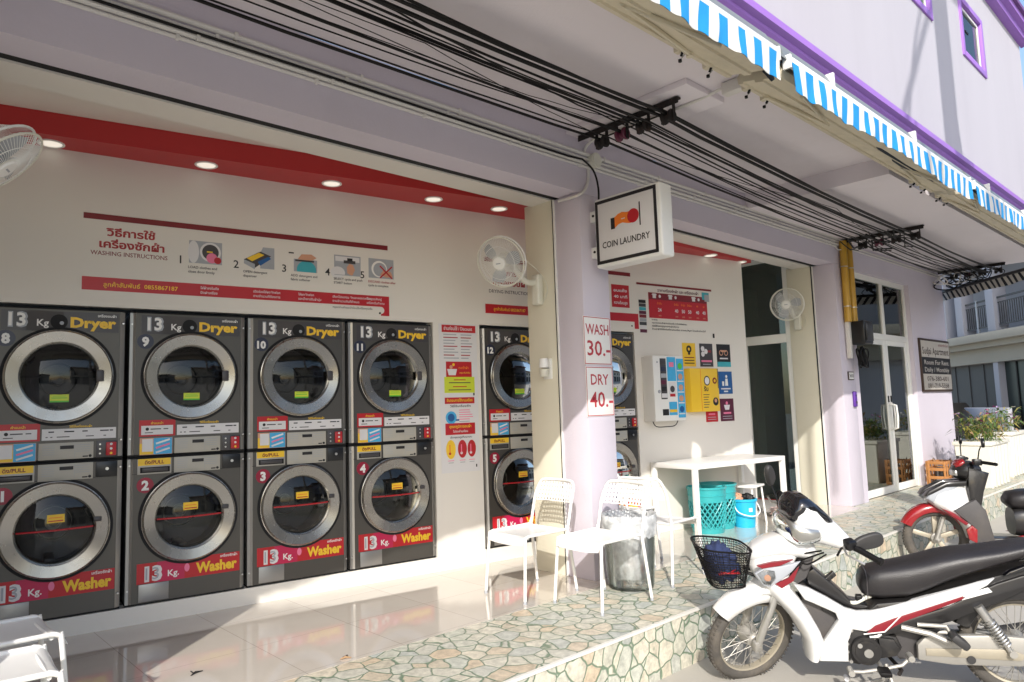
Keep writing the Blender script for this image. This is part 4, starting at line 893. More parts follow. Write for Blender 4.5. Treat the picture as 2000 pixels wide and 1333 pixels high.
# drying instructions, half hidden behind the pillar
u2 = WU(4.211)
t = wthing('instruction_poster', 'drying instruction wall graphic behind the wall fan, partly hidden by the pillar', 'poster', u2, 2.15)
L2 = 1.93
m = MB(); m.rect(-0.01, L2, 0, 0.60, 0, cream, 0.001); m.build('backing', t)
m = MB(); m.rect(0.0, L2 - 0.09, 0.56, 0.60, -0.001, vmaroon, 0.001); m.build('top_bar', t)
m = MB(); m.rect(0, L2, 0.075, 0.162, -0.001, vred, 0.001); m.rect(L2 - 0.06, L2, 0, 0.075, -0.001, vred, 0.001); m.disc(L2 - 0.10, 0.03, 0.010, -0.0018, ink, 0.0004, n=12)
m.text('ลูกค้าสัมพันธ์ 0855867187', 0.09, 0.105, 0.028, -0.0026, vgold, 'L', 0.012, w=0.36); m.build('bottom_bar', t)
m = MB(); m.text('วิธีการใช้', 0.15, 0.44, 0.05, -0.0016, inkred, 'L', 0.03, w=0.28); m.text('เครื่องอบผ้า', 0.09, 0.345, 0.05, -0.0016, inkred, 'L', 0.035, w=0.40); m.text('DRYING INSTRUCTIONS', 0.045, 0.27, 0.032, -0.0016, vdgrey, 'L', 0.012, w=0.48); m.build('title', t)
m = MB(); m.rect(L2 - 0.37, L2 - 0.12, 0.22, 0.46, -0.001, vred, 0.001)
for k in range(3): m.text(['อบแห้ง', '40 นาที', 'ความร้อนสูง'][k], L2 - 0.245, 0.385 - 0.065 * k, 0.03, -0.0024, vlil, 'C', 0.02, w=0.19)
m.build('notice_square', t)

# tall notice strip between machines 4 and 5
u3 = WU(3.727); w = 0.385
t = wthing('notice_strip', 'tall paper notice strip with red and yellow panels between dryers 11 and 12', 'notice', u3, 0.81)
m = MB(); m.rect(0, w, 0, 1.30, 0, vwhite if False else vlil, 0.001); m.build('sheet', t)
m = MB(); m.rect(0.03, w - 0.01, 1.225, 1.29, -0.001, vred, 0.001); m.text('อ่านก่อนใช้ / Discount', 0.05, 1.245, 0.03, -0.0022, vlil, 'L', 0.02, w=0.29); m.build('heading', t)
m = MB()
for k in range(9):
    z = 1.20 - 0.026 * k
    for a, b_ in [(0.045, 0.045 + rnd.uniform(0.10, 0.16)), (0.22, 0.22 + rnd.uniform(0.06, 0.13))]: m.rect(a, b_, z, z + 0.009, -0.001, [vgrey, inkred, vgrey][k % 3], 0.0004)
m.build('small_print', t)
m = MB(); m.rect(0.065, 0.325, 0.83, 0.965, -0.001, vred, 0.001); m.prism([(0.075, 0.90), (0.175, 0.90), (0.16, 0.845), (0.09, 0.845)], -0.003, -0.002, vlil); m.disc(0.115, 0.918, 0.016, -0.002, vskin, 0.0006, n=12); m.disc(0.14, 0.938, 0.013, -0.002, vyel, 0.0006, n=12)
m.text('ตะกร้าผ้า', 0.19, 0.90, 0.022, -0.0024, vorange, 'L', 0.02); m.text('กรุณาคืนที่เดิม', 0.20, 0.86, 0.014, -0.0024, vyel, 'L', 0.015); m.build('red_panel', t)
m = MB(); m.rect(0.045, 0.352, 0.69, 0.83, -0.001, vlime, 0.001)
for z, w_ in [(0.80, 0.12), (0.775, 0.22), (0.74, 0.14), (0.712, 0.23)]: m.rect(0.2 - w_ / 2, 0.2 + w_ / 2, z, z + 0.008, -0.002, vdgrey if w_ > 0.2 else vred, 0.0004)
m.rect(0.335, 0.35, 0.665, 0.688, -0.001, ink, 0.0005); m.build('yellow_panel', t)
m = MB(); m.rect(0.045, 0.345, 0.595, 0.65, -0.001, vred, 0.001); m.text('ขั้นตอนการใช้งานเครื่อง', 0.195, 0.613, 0.024, -0.0022, vyel, 'C', 0.02, w=0.26); m.build('orange_heading', t)
m = MB(); m.text('วิธีใช้เครื่องซัก', 0.2, 0.565, 0.018, -0.0016, ink, 'C', 0.02, w=0.21); m.disc(0.105, 0.475, 0.055, -0.001, vsky, 0.001); m.disc(0.105, 0.475, 0.034, -0.002, vblue, 0.0004); m.rect(0.15, 0.185, 0.445, 0.46, -0.001, vblue, 0.001)
for k in range(7): m.rect(0.185, 0.185 + rnd.uniform(0.10, 0.15), 0.535 - 0.02 * k, 0.542 - 0.02 * k, -0.001, vpink if k < 5 else vgrey, 0.0004)
m.build('blue_picture', t)
m = MB(); m.rect(0.045, 0.345, 0.325, 0.425, -0.001, vred, 0.001); m.text('อุณหภูมิการอบผ้า', 0.195, 0.385, 0.024, -0.0022, vyel, 'C', 0.02, w=0.22); m.text('โปรดอ่านก่อน', 0.195, 0.345, 0.018, -0.0022, vlil, 'C', 0.02, w=0.15); m.build('lower_panel', t)
m = MB(); m.text('เลือกอุณหภูมิที่เหมาะสม', 0.2, 0.295, 0.016, -0.0016, ink, 'C', 0.02, w=0.22)
for k, (x, mt) in enumerate([(0.095, vyel), (0.21, vred), (0.305, vred)]):
    m.disc(x, 0.20, 0.082 - 0.004 * k, -0.001, mt, 0.001, sx=0.58); m.disc(x - 0.01, 0.165, 0.012, -0.002, vred if k == 0 else vlil, 0.0005, n=12); m.rect(x - 0.015, x - 0.005, 0.165, 0.24, -0.002, vorange if k == 0 else vpink, 0.0005)
    m.rect(x - 0.03, x + 0.03, 0.10, 0.106, -0.001, vpink, 0.0004); m.rect(x - 0.025, x + 0.025, 0.082, 0.088, -0.001, vgrey, 0.0004)
m.rect(0.345, 0.357, 0.035, 0.06, -0.001, ink, 0.0004); m.build('temperature_icons', t)

# price board in the second bay
u4 = WU(6.05)
t = wthing('price_board', 'red laundry price table on the wall above the vending box', 'price board', u4, 2.09)
m = MB(); m.rect(0.06, 1.27, 0.545, 0.568, 0, vmaroon, 0.001); m.build('top_bar', t)
m = MB(); m.rect(0.235, 1.18, 0.19, 0.47, 0, vred, 0.001); m.rect(0.236, 1.179, 0.395, 0.469, -0.001, vmaroon, 0.0004)
for x, a, b_, c in [(0.40, '24', 'บาท', 'น้ำเย็น'), (0.665, '40', 'บาท', 'น้ำเย็น'), (0.775, '50', 'บาท', 'น้ำอุ่น'), (0.88, '50', 'บาท', 'น้ำร้อน'), (1.01, '40', 'บาท', '40'), (1.12, '40', 'บาท', '60')]:
    m.text(a, x, 0.265, 0.040, -0.0016, vlil, 'C', 0.02); m.text(b_, x, 0.212, 0.02, -0.0016, vskin, 'C', 0.02); m.text(c, x, 0.345, 0.022, -0.0016, vorange, 'C', 0.015)
for x in (0.30, 0.55, 0.93): m.prism([(x, 0.41), (x + 0.05, 0.41), (x + 0.05, 0.445), (x + 0.065, 0.445), (x + 0.05, 0.462), (x, 0.462), (x - 0.015, 0.445), (x, 0.445)], -0.003, -0.0014, vlil); m.disc(x + 0.11, 0.435, 0.018, -0.0014, vlil, 0.0006, n=14)
m.build('price_table', t)
m = MB(); m.text('ราคาเครื่องซักผ้า และ เครื่องอบผ้า', 0.38, 0.487, 0.032, -0.001, vplum, 'L', 0.015, w=0.66); m.build('heading', t)
m = MB(); m.rect(1.10, 1.22, 0.44, 0.525, -0.0012, vteal, 0.001); m.rect(1.14, 1.22, 0.42, 0.50, -0.0022, vgrey, 0.0008); m.build('corner_picture', t)
m = MB(); m.text('หมายเหตุ', 0.27, 0.165, 0.017, -0.001, ink, 'L', 0.02)
for k, w_ in enumerate([0.55, 0.42, 0.86]): m.text(['กรุณาตรวจสอบเสื้อผ้าก่อนซักทุกครั้ง ทางร้านไม่รับผิดชอบ', 'กรณีสิ่งของสูญหายหรือผ้าเสียหาย', 'ห้ามนำผ้าที่มีสิ่งปนเปื้อนลงเครื่อง หากพบปัญหา โทรแจ้งเจ้าหน้าที่'][k], 0.27, 0.13 - 0.034 * k, 0.017, -0.001, vdgrey, 'L', 0.02, w=w_)
m.rect(1.25, 1.28, 0.0, 0.05, 0, ink, 0.001); m.build('footnotes', t)
m = MB()
for k, mt in enumerate([ink, vdgrey, vteal, vplum, vmaroon, vgrey, vdgrey, vlil, vplum]): m.rect(0.085 + 0.002 * (k % 3), 0.19, 0.345 - 0.04 * k, 0.38 - 0.04 * k, 0, mt, 0.001)
m.build('picture_strip', t)

# notices around the vending box
def notice(lb, x0, x1, z0, z1, mat, deco):
    a = WU(x0); t = wthing('notice', lb, 'notice', a, z0, group='small notices beside the side door'); w_ = WU(x1) - a; h_ = z1 - z0
    m = MB(); m.rect(0, w_, 0, h_, 0, mat, 0.0015); m.build('sheet', t)
    m = MB(); deco(m, w_, h_); m.build('print', t)
def d_yel(m, w, h):
    m.disc(w * .5, h * .74, w * .2, -0.0015, ink, 0.0006, n=16); m.disc(w * .5, h * .74, w * .08, -0.0021, vgold, 0.0004, n=10); m.rect(w * .42, w * .58, h * .5, h * .62, -0.0015, ink, 0.0006)
    for k in range(3): m.rect(w * .12, w * .88, h * (.36 - .12 * k), h * (.40 - .12 * k), -0.0015, ink if k else vmaroon, 0.0004)
def d_fan(m, w, h):
    for a in range(3): m.disc(w * .32 + .035 * math.cos(a * 2.1), h * .66 + .035 * math.sin(a * 2.1), .03, -0.0015, vlil, 0.0005 + 0.0002 * a, n=14)
    m.text('NO', w * .75, h * .62, h * .1, -0.002, vred, 'C', 0.03, w=w * .25); m.rect(w * .1, w * .9, h * .2, h * .28, -0.0015, vpink, 0.0005); m.rect(w * .2, w * .8, h * .08, h * .12, -0.0015, vgrey, 0.0005)
def d_bike(m, w, h):
    for x in (.32, .68):
        m.disc(w * x, h * .62, .034, -0.0015, vskin, 0.0005, n=16); m.disc(w * x, h * .62, .024, -0.0021, ink, 0.0004, n=16)
    m.rect(w * .3, w * .7, h * .66, h * .74, -0.0022, vskin, 0.0005); m.rect(w * .2, w * .8, h * .34, h * .40, -0.0015, vlil, 0.0005); m.rect(0, w, 0, h * .22, -0.0015, vteal, 0.0006)
def d_bin(m, w, h):
    m.disc(w * .58, h * .78, .018, -0.0015, vwhite, 0.0006, n=14); m.prism([(w * .46, h * .36), (w * .5, h * .68), (w * .66, h * .68), (w * .68, h * .36)], -0.0024, -0.0015, vwhite); m.prism([(w * .26, h * .36), (w * .24, h * .56), (w * .40, h * .56), (w * .38, h * .36)], -0.0024, -0.0015, vwhite)
    m.rect(w * .15, w * .85, h * .2, h * .26, -0.0015, vlil, 0.0004); m.rect(w * .35, w * .65, h * .08, h * .14, -0.0015, vlil, 0.0004)
def d_bask(m, w, h):
    m.prism([(w * .28, h * .72), (w * .72, h * .72), (w * .64, h * .5), (w * .36, h * .5)], -0.0024, -0.0015, vlil); m.disc(w * .5, h * .8, .02, -0.0015, vpink, 0.0005, n=12); m.rect(w * .22, w * .78, h * .32, h * .40, -0.0015, vpink, 0.0005)
    for k in range(2): m.rect(w * .15, w * .85, h * (.2 - .1 * k), h * (.23 - .1 * k), -0.0015, vgrey, 0.0004)
notice('orange notice with a black rosette above the yellow machine', 6.765, 6.975, 1.755, 2.02, vyel, d_yel)
notice('black and red no smoking style notice in the top row of notices', 7.045, 7.265, 1.755, 2.02, vdgrey, d_fan)
notice('black bicycle notice with a turquoise bottom band', 7.335, 7.572, 1.755, 2.02, ink, d_bike)
notice('blue litter bin notice in the middle row', 7.338, 7.575, 1.44, 1.70, vblue, d_bin)
notice('dark plum basket notice in the bottom row', 7.338, 7.575, 1.125, 1.385, vplum, d_bask)
notice('red notice half hidden below the yellow machine', 7.09, 7.29, 1.125, 1.37, vred, d_bask)
# yellow wall machine and soap vending box
a = WU(6.77); t = thing('yellow_wall_box', 'yellow wall mounted dispenser with black round marks next to the blue vending box', 'dispenser', WP(a, 1.245, 0.0), PHI)
m = MB(); m.box(0, 0.47, -0.09, 0, 0, 0.485, vyel, r=0.008); m.box(0.165, 0.171, -0.0915, -0.09, 0.01, 0.475, vorange); m.build('case', t)
m = MB(); m.disc(0.27, 0.345, 0.055, -0.09, ink, 0.001, sx=0.9); m.disc(0.27, 0.345, 0.042, -0.091, vlil, 0.001, sx=0.9); m.disc(0.40, 0.345, 0.036, -0.09, vmaroon, 0.001); m.disc(0.40, 0.345, 0.018, -0.091, vyel, 0.0006, n=14)
m.text('รับ', 0.25, 0.23, 0.05, -0.091, ink, 'C', 0.03); m.disc(0.40, 0.11, 0.046, -0.09, ink, 0.001); m.disc(0.40, 0.12, 0.022, -0.091, vskin, 0.0006, n=14)
for k in range(6): m.rect(0.20, 0.20 + 0.10 - 0.012 * (k % 3), 0.185 - 0.028 * k, 0.193 - 0.028 * k, -0.09, vdgrey, 0.0005)
m.rect(0.452, 0.462, 0.26, 0.48, -0.09, ink, 0.0008); m.build('front_print', t)
a = WU(6.13)
t = thing('vending_box', 'white wall mounted soap vending box covered with blue detergent pictures', 'vending machine', WP(a, 1.165, 0.0), PHI)
m = MB(); m.box(0.0, 0.46, -0.17, 0.0, 0.0, 0.69, whitepl, r=0.01); m.build('case', t)
m = MB(); m.box(0.10, 0.19, -0.1725, -0.17, 0.23, 0.66, vdgrey, r=0.001)
for k in range(6): m.box(0.105, 0.185, -0.176, -0.1725, 0.245 + 0.07 * k, 0.29 + 0.07 * k, [vlil, ink, vplum, vgrey, vnavy, vdgrey][k], r=0.001)
m.build('selector_window', t)
m = MB(); m.box(0.11, 0.20, -0.172, -0.17, 0.06, 0.125, gap); m.cyl((0.07, -0.17, 0.31), (0.07, -0.178, 0.31), 0.018, vgrey, 14); m.cyl((0.06, -0.17, 0.62), (0.06, -0.173, 0.62), 0.01, vgrey, 10); m.build('coin_slot', t)
m = MB(); m.rect(0.205, 0.335, 0.42, 0.675, -0.17, vsky, 0.0015); m.rect(0.215, 0.325, 0.28, 0.41, -0.17, vlil, 0.0015); m.disc(0.27, 0.335, 0.035, -0.1715, vdgrey, 0.0006, n=14); m.rect(0.235, 0.305, 0.57, 0.62, -0.1715, vpink, 0.0006); m.rect(0.23, 0.31, 0.255, 0.285, -0.1716, vred, 0.0006); m.rect(0.21, 0.33, 0.06, 0.20, -0.17, vsky, 0.0015); m.rect(0.215, 0.325, 0.09, 0.12, -0.1715, vyel, 0.0006)
m.rect(0.345, 0.455, 0.03, 0.66, -0.17, vsky, 0.0015)
for k, mt in enumerate([vblue, vskin, vskin, vskin, vgreen]): m.disc(0.40, 0.12 + 0.115 * k, 0.034, -0.1715, mt, 0.0006, n=14); m.rect(0.355, 0.445, 0.065 + 0.115 * k, 0.078 + 0.115 * k, -0.1715, vlil, 0.0005)
m.build('detergent_pictures', t)
m = MB(); m.tube(bez([(0.02, -0.10, 0.02), (0.05, -0.12, -0.05), (0.2, -0.12, -0.06), (0.36, -0.10, -0.05), (0.5, -0.02, 0.02), (0.52, -0.006, 0.08)]), 0.005, black, 6); m.build('power_cord', t)

# ------------------------------------------------------------------ signs on the pillars
def price_sign(lb, z0, z1, a, b_, x0=4.232):
    t = thing('price_sign', lb, 'sign', (x0, 3.694, z0), 0, 'price signs on the pillar'); w_ = 0.335; h_ = z1 - z0
    m = MB(); m.box(0, w_, -0.005, 0, 0, h_, vwhite, r=0.001)
    for q in [(0.004, w_ - 0.004, 0.004, 0.010), (0.004, w_ - 0.004, h_ - 0.010, h_ - 0.004), (0.004, 0.010, 0.010, h_ - 0.010), (w_ - 0.010, w_ - 0.004, 0.010, h_ - 0.010)]: m.rect(*q, -0.005, inkwash, 0.0006)
    m.build('board', t)
    m = MB(); m.text(a, w_ / 2, h_ - 0.145, 0.088, -0.0058, inkwash, 'C', 0.012, w=0.285 if len(a) == 4 else 0.22); m.text(b_, w_ / 2 + 0.012, 0.075, 0.125, -0.0058, inkwash, 'C', 0.012, w=0.285); m.build('lettering', t)
price_sign('white price sign reading WASH 30.- in red on the lilac pillar', 1.675, 2.065, 'WASH', '30.-')
price_sign('white price sign reading DRY 40.- in red on the lilac pillar', 1.262, 1.660, 'DRY', '40.-', 4.238)
# hanging light box: face points along -X, local X runs toward the street
t = thing('hanging_sign', 'square white coin laundry light box with black border hanging off the pillar', 'sign', (4.34, 3.62, 2.442), -math.pi / 2)
S = 0.645; Hh = 0.565
m = MB(); m.box(0, S, 0.0, 0.16, 0, Hh, whitepl, r=0.022, seg=4); m.build('box', t)
m = MB(); z0, z1, x0, x1 = 0.025, Hh - 0.025, 0.022, S - 0.03; bw = 0.026
m.box(x0, x1, -0.006, 0.0, z0, z1, vlil, r=0.002)
for q in [(x0, x1, z0, z0 + bw), (x0, x1, z1 - bw, z1), (x0, x0 + bw, z0 + bw, z1 - bw), (x1 - bw, x1, z0 + bw, z1 - bw)]: m.box(q[0], q[1], -0.0085, -0.006, q[2], q[3], ink)
m.text('COIN LAUNDRY', S / 2 - 0.01, 0.148, 0.052, -0.0075, ink, 'C', 0.014, w=0.46)
m.rect(0.175, 0.215, 0.285, 0.375, -0.006, ink, 0.0012)
top = [(0.215, 0.375), (0.25, 0.395), (0.29, 0.402), (0.33, 0.392), (0.36, 0.392), (0.40, 0.40)]; bot = [(0.40, 0.30), (0.36, 0.298), (0.33, 0.305), (0.29, 0.318), (0.25, 0.312), (0.215, 0.29)]
m.prism(top + bot, -0.0076, -0.006, vorange); m.disc(0.395, 0.350, 0.055, -0.0077, vred, 0.0012); m.rect(0.28, 0.315, 0.345, 0.352, -0.0077, vlil, 0.0006); m.rect(0.452, 0.463, 0.262, 0.445, -0.006, ink, 0.0012)
m.build('face', t)
for z in (0.10, 0.40):
    m = MB(); m.box(-0.075, 0.0, 0.04, 0.13, z, z + 0.09, whitepl, r=0.004); m.cyl((-0.04, 0.04, z + 0.05), (-0.04, 0.034, z + 0.05), 0.011, ink, 10); m.build('wall_bracket', t)
# apartment sign
t = thing('apartment_sign', 'brown framed apartment room for rent sign at the building corner', 'sign', (12.08, 3.694, 1.405))
m = MB(); w_ = 1.45; h_ = 0.84
m.box(0, w_, -0.03, 0, 0, h_, woodm, r=0.006); m.rect(0.035, w_ - 0.035, 0.545, h_ - 0.035, -0.03, signbeige, 0.0012); m.rect(0.035, w_ - 0.035, 0.285, 0.54, -0.03, ink, 0.0012); m.rect(0.035, w_ - 0.035, 0.035, 0.28, -0.03, signbeige, 0.0012)
m.build('board', t)
m = MB(); m.text('Sudjai Apartment', w_ / 2, 0.595, 0.115, -0.032, woodm, 'C', 0.014, w=1.3); m.build('name_lettering', t)
m = MB(); m.text('สุดใจอพาร์ทเม้นท์', w_ - 0.08, 0.735, 0.04, -0.032, vmaroon, 'R', 0.014, w=0.5)
m.build('small_lettering', t)
m = MB(); m.text('Room For Rent', w_ / 2, 0.43, 0.075, -0.032, signbeige, 'C', 0.012, w=1.2); m.text('Daily / Monthly', w_ / 2, 0.315, 0.075, -0.032, signbeige, 'C', 0.012, w=1.2)
m.build('rent_lettering', t)
m = MB(); m.text('076-380-601', w_ / 2, 0.172, 0.075, -0.032, woodm, 'C', 0.014, w=1.05); m.text('081-719-5358', w_ / 2, 0.06, 0.075, -0.032, woodm, 'C', 0.014, w=1.05); m.build('phone_lettering', t)
# dispenser cup on the cream jamb
t = thing('cup_dispenser', 'white plastic cup holder on the cream jamb', 'dispenser', (4.25, 4.10, 1.60))
m = MB(); m.box(-0.02, 0.0, -0.04, 0.05, -0.02, 0.15, whitepl, r=0.005); m.build('back_plate', t)
m = MB(); m.lathe([(0.035, 0.0), (0.042, 0.06), (0.043, 0.062)], offwhite, 18, M=T(-0.06, 0, 0.0)); m.lathe([(0.0, 0.0), (0.035, 0.0)], offwhite, 18, M=T(-0.06, 0, 0.0)); m.build('lower_cup', t)
m = MB(); m.cyl((-0.06, 0, 0.075), (-0.06, 0, 0.15), 0.044, whitepl, 18, r2=0.036); m.build('upper_cup', t)
# ------------------------------------------------------------------ perforated white chairs (front = +X)
def perforated(m, cols, rows, P, mat, hole=0.5, th=0.0022):
    # P(u,v) -> point; square holes, real thickness
    def N(u, v):
        a = Vector(P(u + .01, v)) - Vector(P(u - .01, v)); b = Vector(P(u, v + .01)) - Vector(P(u, v - .01)); return a.cross(b).normalized() * th
    us = [0.0]; vs_ = [0.0]
    for i in range(cols): us += [(i + 0.5 - hole / 2) / cols, (i + 0.5 + hole / 2) / cols]
    for j in range(rows): vs_ += [(j + 0.5 - hole / 2) / rows, (j + 0.5 + hole / 2) / rows]
    us.append(1.0); vs_.append(1.0)
    nu, nv = len(us), len(vs_); pts = []
    for s in (0, 1):
        for v in vs_:
            for u in us:
                p = Vector(P(u, v)); pts.append(p + (N(min(max(u, .02), .98), min(max(v, .02), .98)) if s else Vector((0, 0, 0))))
    fs = []; K = nu * nv
    solid = lambda i, j: 0 <= i < nu - 1 and 0 <= j < nv - 1 and not (i % 2 == 1 and j % 2 == 1)
    for j in range(nv - 1):
        for i in range(nu - 1):
            if not solid(i, j): continue
            a, b, c, d = j * nu + i, j * nu + i + 1, (j + 1) * nu + i + 1, (j + 1) * nu + i
            fs.append([a, d, c, b]); fs.append([K + a, K + b, K + c, K + d])
            for (di, dj, e0, e1) in ((0, -1, a, b), (1, 0, b, c), (0, 1, c, d), (-1, 0, d, a)):
                if not solid(i + di, j + dj): fs.append([e0, e1, K + e1, K + e0])
    m.add(pts, fs, mat)
def make_chair():
    t = thing('metal_chair', 'white chair', 'chair')
    W = 0.205
    m = MB()
    def S(u, v):
        x = -0.20 + 0.42 * v + 0.02; y = (u - .5) * 2 * (W - 0.005)
        z = 0.447 - 0.012 * (1 - (2 * u - 1) ** 2) - 0.004
        if v > 0.9: x -= (v - 0.9) * 0.1; z -= 0.05 * ((v - 0.9) / 0.1) ** 1.6
        if v < 0.06: z += 0.006
        return (x, y, z)
    pts = []; fs = []; nu, nv = 15, 20
    for s in (0, 1):
        for j in range(nv):
            for i in range(nu):
                p = S(i / (nu - 1), j / (nv - 1)); pts.append((p[0], p[1], p[2] - 0.004 * s))
    K = nu * nv
    for j in range(nv - 1):
        for i in range(nu - 1):
            a = j * nu + i; fs.append([a, a + 1, a + nu + 1, a + nu]); fs.append([K + a, K + a + nu, K + a + nu + 1, K + a + 1])
    for i in range(nu - 1): fs.append([i, K + i, K + i + 1, i + 1]); a = (nv - 1) * nu + i; fs.append([a, a + 1, K + a + 1, K + a])
    for j in range(nv - 1): a = j * nu; fs.append([a, a + nu, K + a + nu, K + a]); a = j * nu + nu - 1; fs.append([a, K + a, K + a + nu, a + nu])
    m.add(pts, fs, whitesteel); m.build('seat', t, ang=60)
    m = MB()
    perforated(m, 13, 5, lambda u, v: (-0.262 - 0.042 * v - 0.022 * (1 - (2 * u - 1) ** 2), (u - .5) * 2 * (W - 0.012 - 0.02 * v * v), 0.628 + 0.150 * v), whitesteel, 0.52)
    m.build('backrest', t)
    m = MB()
    L_ = [(-0.205, -W, 0.45), (-0.232, -W, 0.56), (-0.258, -W, 0.66)] + [(-0.290 , -W + 0.010, 0.735), (-0.302, -W + 0.030, 0.772), (-0.306, -W + 0.065, 0.786)]
    pts = bez([(a, b, c) for a, b, c in L_] + [(-0.322, 0, 0.789)] + [(a, -b, c) for a, b, c in L_[::-1]], 5)
    m.tube(pts, 0.0115, whitesteel, 10); m.build('back_frame', t)
    m = MB()
    for s in (-1, 1): m.tube([(-0.205, s * W, 0.45), (0.17, s * (W - 0.004), 0.444)] , 0.0105, whitesteel, 8)
    m.tube([(-0.19, -W, 0.443), (-0.19, W, 0.443)], 0.009, whitesteel, 8); m.tube([(0.17, -W + .01, 0.428), (0.17, W - .01, 0.428)], 0.009, whitesteel, 8)
    m.build('seat_frame', t)
    for s in (-1, 1):
        m = MB(); m.tube(bez([(0.165, s * (W - 0.004), 0.446), (0.195, s * (W - 0.002), 0.436), (0.207, s * W, 0.405), (0.240, s * (W + 0.016), 0.012)], 5), 0.0115, whitesteel, 10); m.cyl((0.2405, s * (W + 0.0162), 0.0), (0.240, s * (W + 0.016), 0.02), 0.0125, vgrey, 10); m.build('leg', t)
        m = MB(); m.tube(bez([(-0.203, s * W, 0.47), (-0.208, s * W, 0.42), (-0.262, s * (W + 0.014), 0.012)], 5), 0.0115, whitesteel, 10); m.cyl((-0.2625, s * (W + 0.014), 0.0), (-0.262, s * (W + 0.014), 0.02), 0.0125, vgrey, 10); m.build('leg', t)
    return t
ch0 = make_chair()
CH = [(3.70, 3.845, math.pi - 0.06, 'white perforated steel chair in front of washer number 5'),
      (3.835, 3.275, math.pi - 0.05, 'white perforated steel chair in front of the clear trash bin'),
      (4.70, 3.375, 0.10, 'white perforated steel chair facing right between trash bin and motorbike basket'),
      (4.98, 3.98, 0.05, 'white perforated steel chair mostly hidden behind the lilac pillar'),
      (0.49, 3.84, 0.03, 'white perforated steel chair at the lower left corner, in front of washer number 1'),
      (0.40, 3.30, -0.04, 'white perforated steel chair at the lower left corner, cut by the bottom of the photo'),
      ]
for i, (x, y, a, lb) in enumerate(CH):
    t = ch0 if i == 0 else dup(ch0)
    t.location = (x, y, 0.001); t.rotation_euler = (0, 0, a); t['label'] = lb; t['group'] = 'white perforated steel chairs'

# ------------------------------------------------------------------ clear trash bin
t = thing('trash_bin', 'clear plastic trash bin lined with a thin plastic bag behind the front chair', 'trash bin', (4.30, 3.385, 0.001))
m = MB(); m.lathe([(0.0, 0.004), (0.165, 0.004), (0.170, 0.02), (0.185, 0.30), (0.197, 0.50), (0.205, 0.52), (0.197, 0.52), (0.190, 0.50), (0.178, 0.30), (0.163, 0.025), (0.0, 0.012)], binplastic, 40)
for k in range(24):
    a = 2 * math.pi * k / 24; m.tube([(0.172 * math.cos(a), 0.172 * math.sin(a), 0.04), (0.187 * math.cos(a), 0.187 * math.sin(a), 0.30)], 0.0025, binplastic, 4)
m.build('tub', t)
m = MB(); n = 48; rows = [(0.206, 0.38), (0.211, 0.44), (0.213, 0.50), (0.210, 0.535), (0.196, 0.53), (0.182, 0.47), (0.172, 0.36), (0.168, 0.22), (0.150, 0.08), (0.05, 0.05)]
vs = []; fs = []
for (r, z) in rows:
    for k in range(n):
        a = 2 * math.pi * k / n; q = 1 + rnd.uniform(-0.035, 0.02); vs.append((r * q * math.cos(a), r * q * math.sin(a), z + rnd.uniform(-0.012, 0.012)))
for i in range(len(rows) - 1):
    for k in range(n): fs.append([i * n + k, i * n + (k + 1) % n, (i + 1) * n + (k + 1) % n, (i + 1) * n + k])
m.add(vs, fs, bagm); m.build('bag', t, ang=180)
m = MB()
for k in range(16):
    a = rnd.uniform(0, 6.28); r = rnd.uniform(0, 0.09); b = bmesh.new(); bmesh.ops.create_icosphere(b, subdivisions=2, radius=rnd.uniform(0.035, 0.06))
    for v in b.verts: v.co *= 1 + rnd.uniform(-0.3, 0.25)
    m.bm(b, rnd.choice([vlil, vlil, pinkcloth, vwhite, vwhite]), T(r * math.cos(a), r * math.sin(a), 0.06 + rnd.uniform(0, 0.17)))
tag(m.build('waste', t), 'crumpled pale waste')

# ------------------------------------------------------------------ white table
ua = WU(6.16); t = thing('white_table', 'plain white square legged table in front of the vending box', 'table', WP(ua, 0.001, 0.03), PHI)
TL, TD = 1.45, 0.60
m = MB(); m.box(0, TL, -TD, 0, 0.69, 0.74, whitesteel, r=0.004); m.build('tabletop', t)
for x in (0.0, TL - 0.05):
    for y in (-TD, -0.05):
        m = MB(); m.box(x + 0.001, x + 0.049, y + 0.001, y + 0.049, 0.0, 0.69, whitesteel, r=0.003); m.build('leg', t)
t = thing('stool', 'low white stool under the right end of the white table', 'stool', (7.33, 4.10, 0.001), 0.1)
m = MB(); m.box(-0.16, 0.16, -0.15, 0.15, 0.40, 0.425, whitesteel, r=0.008); m.build('seat', t)
for x in (-1, 1):
    for y in (-1, 1):
        m = MB(); m.tube([(x * 0.13, y * 0.12, 0.40), (x * 0.155, y * 0.145, 0.0)], 0.011, whitesteel, 8); m.build('leg', t)
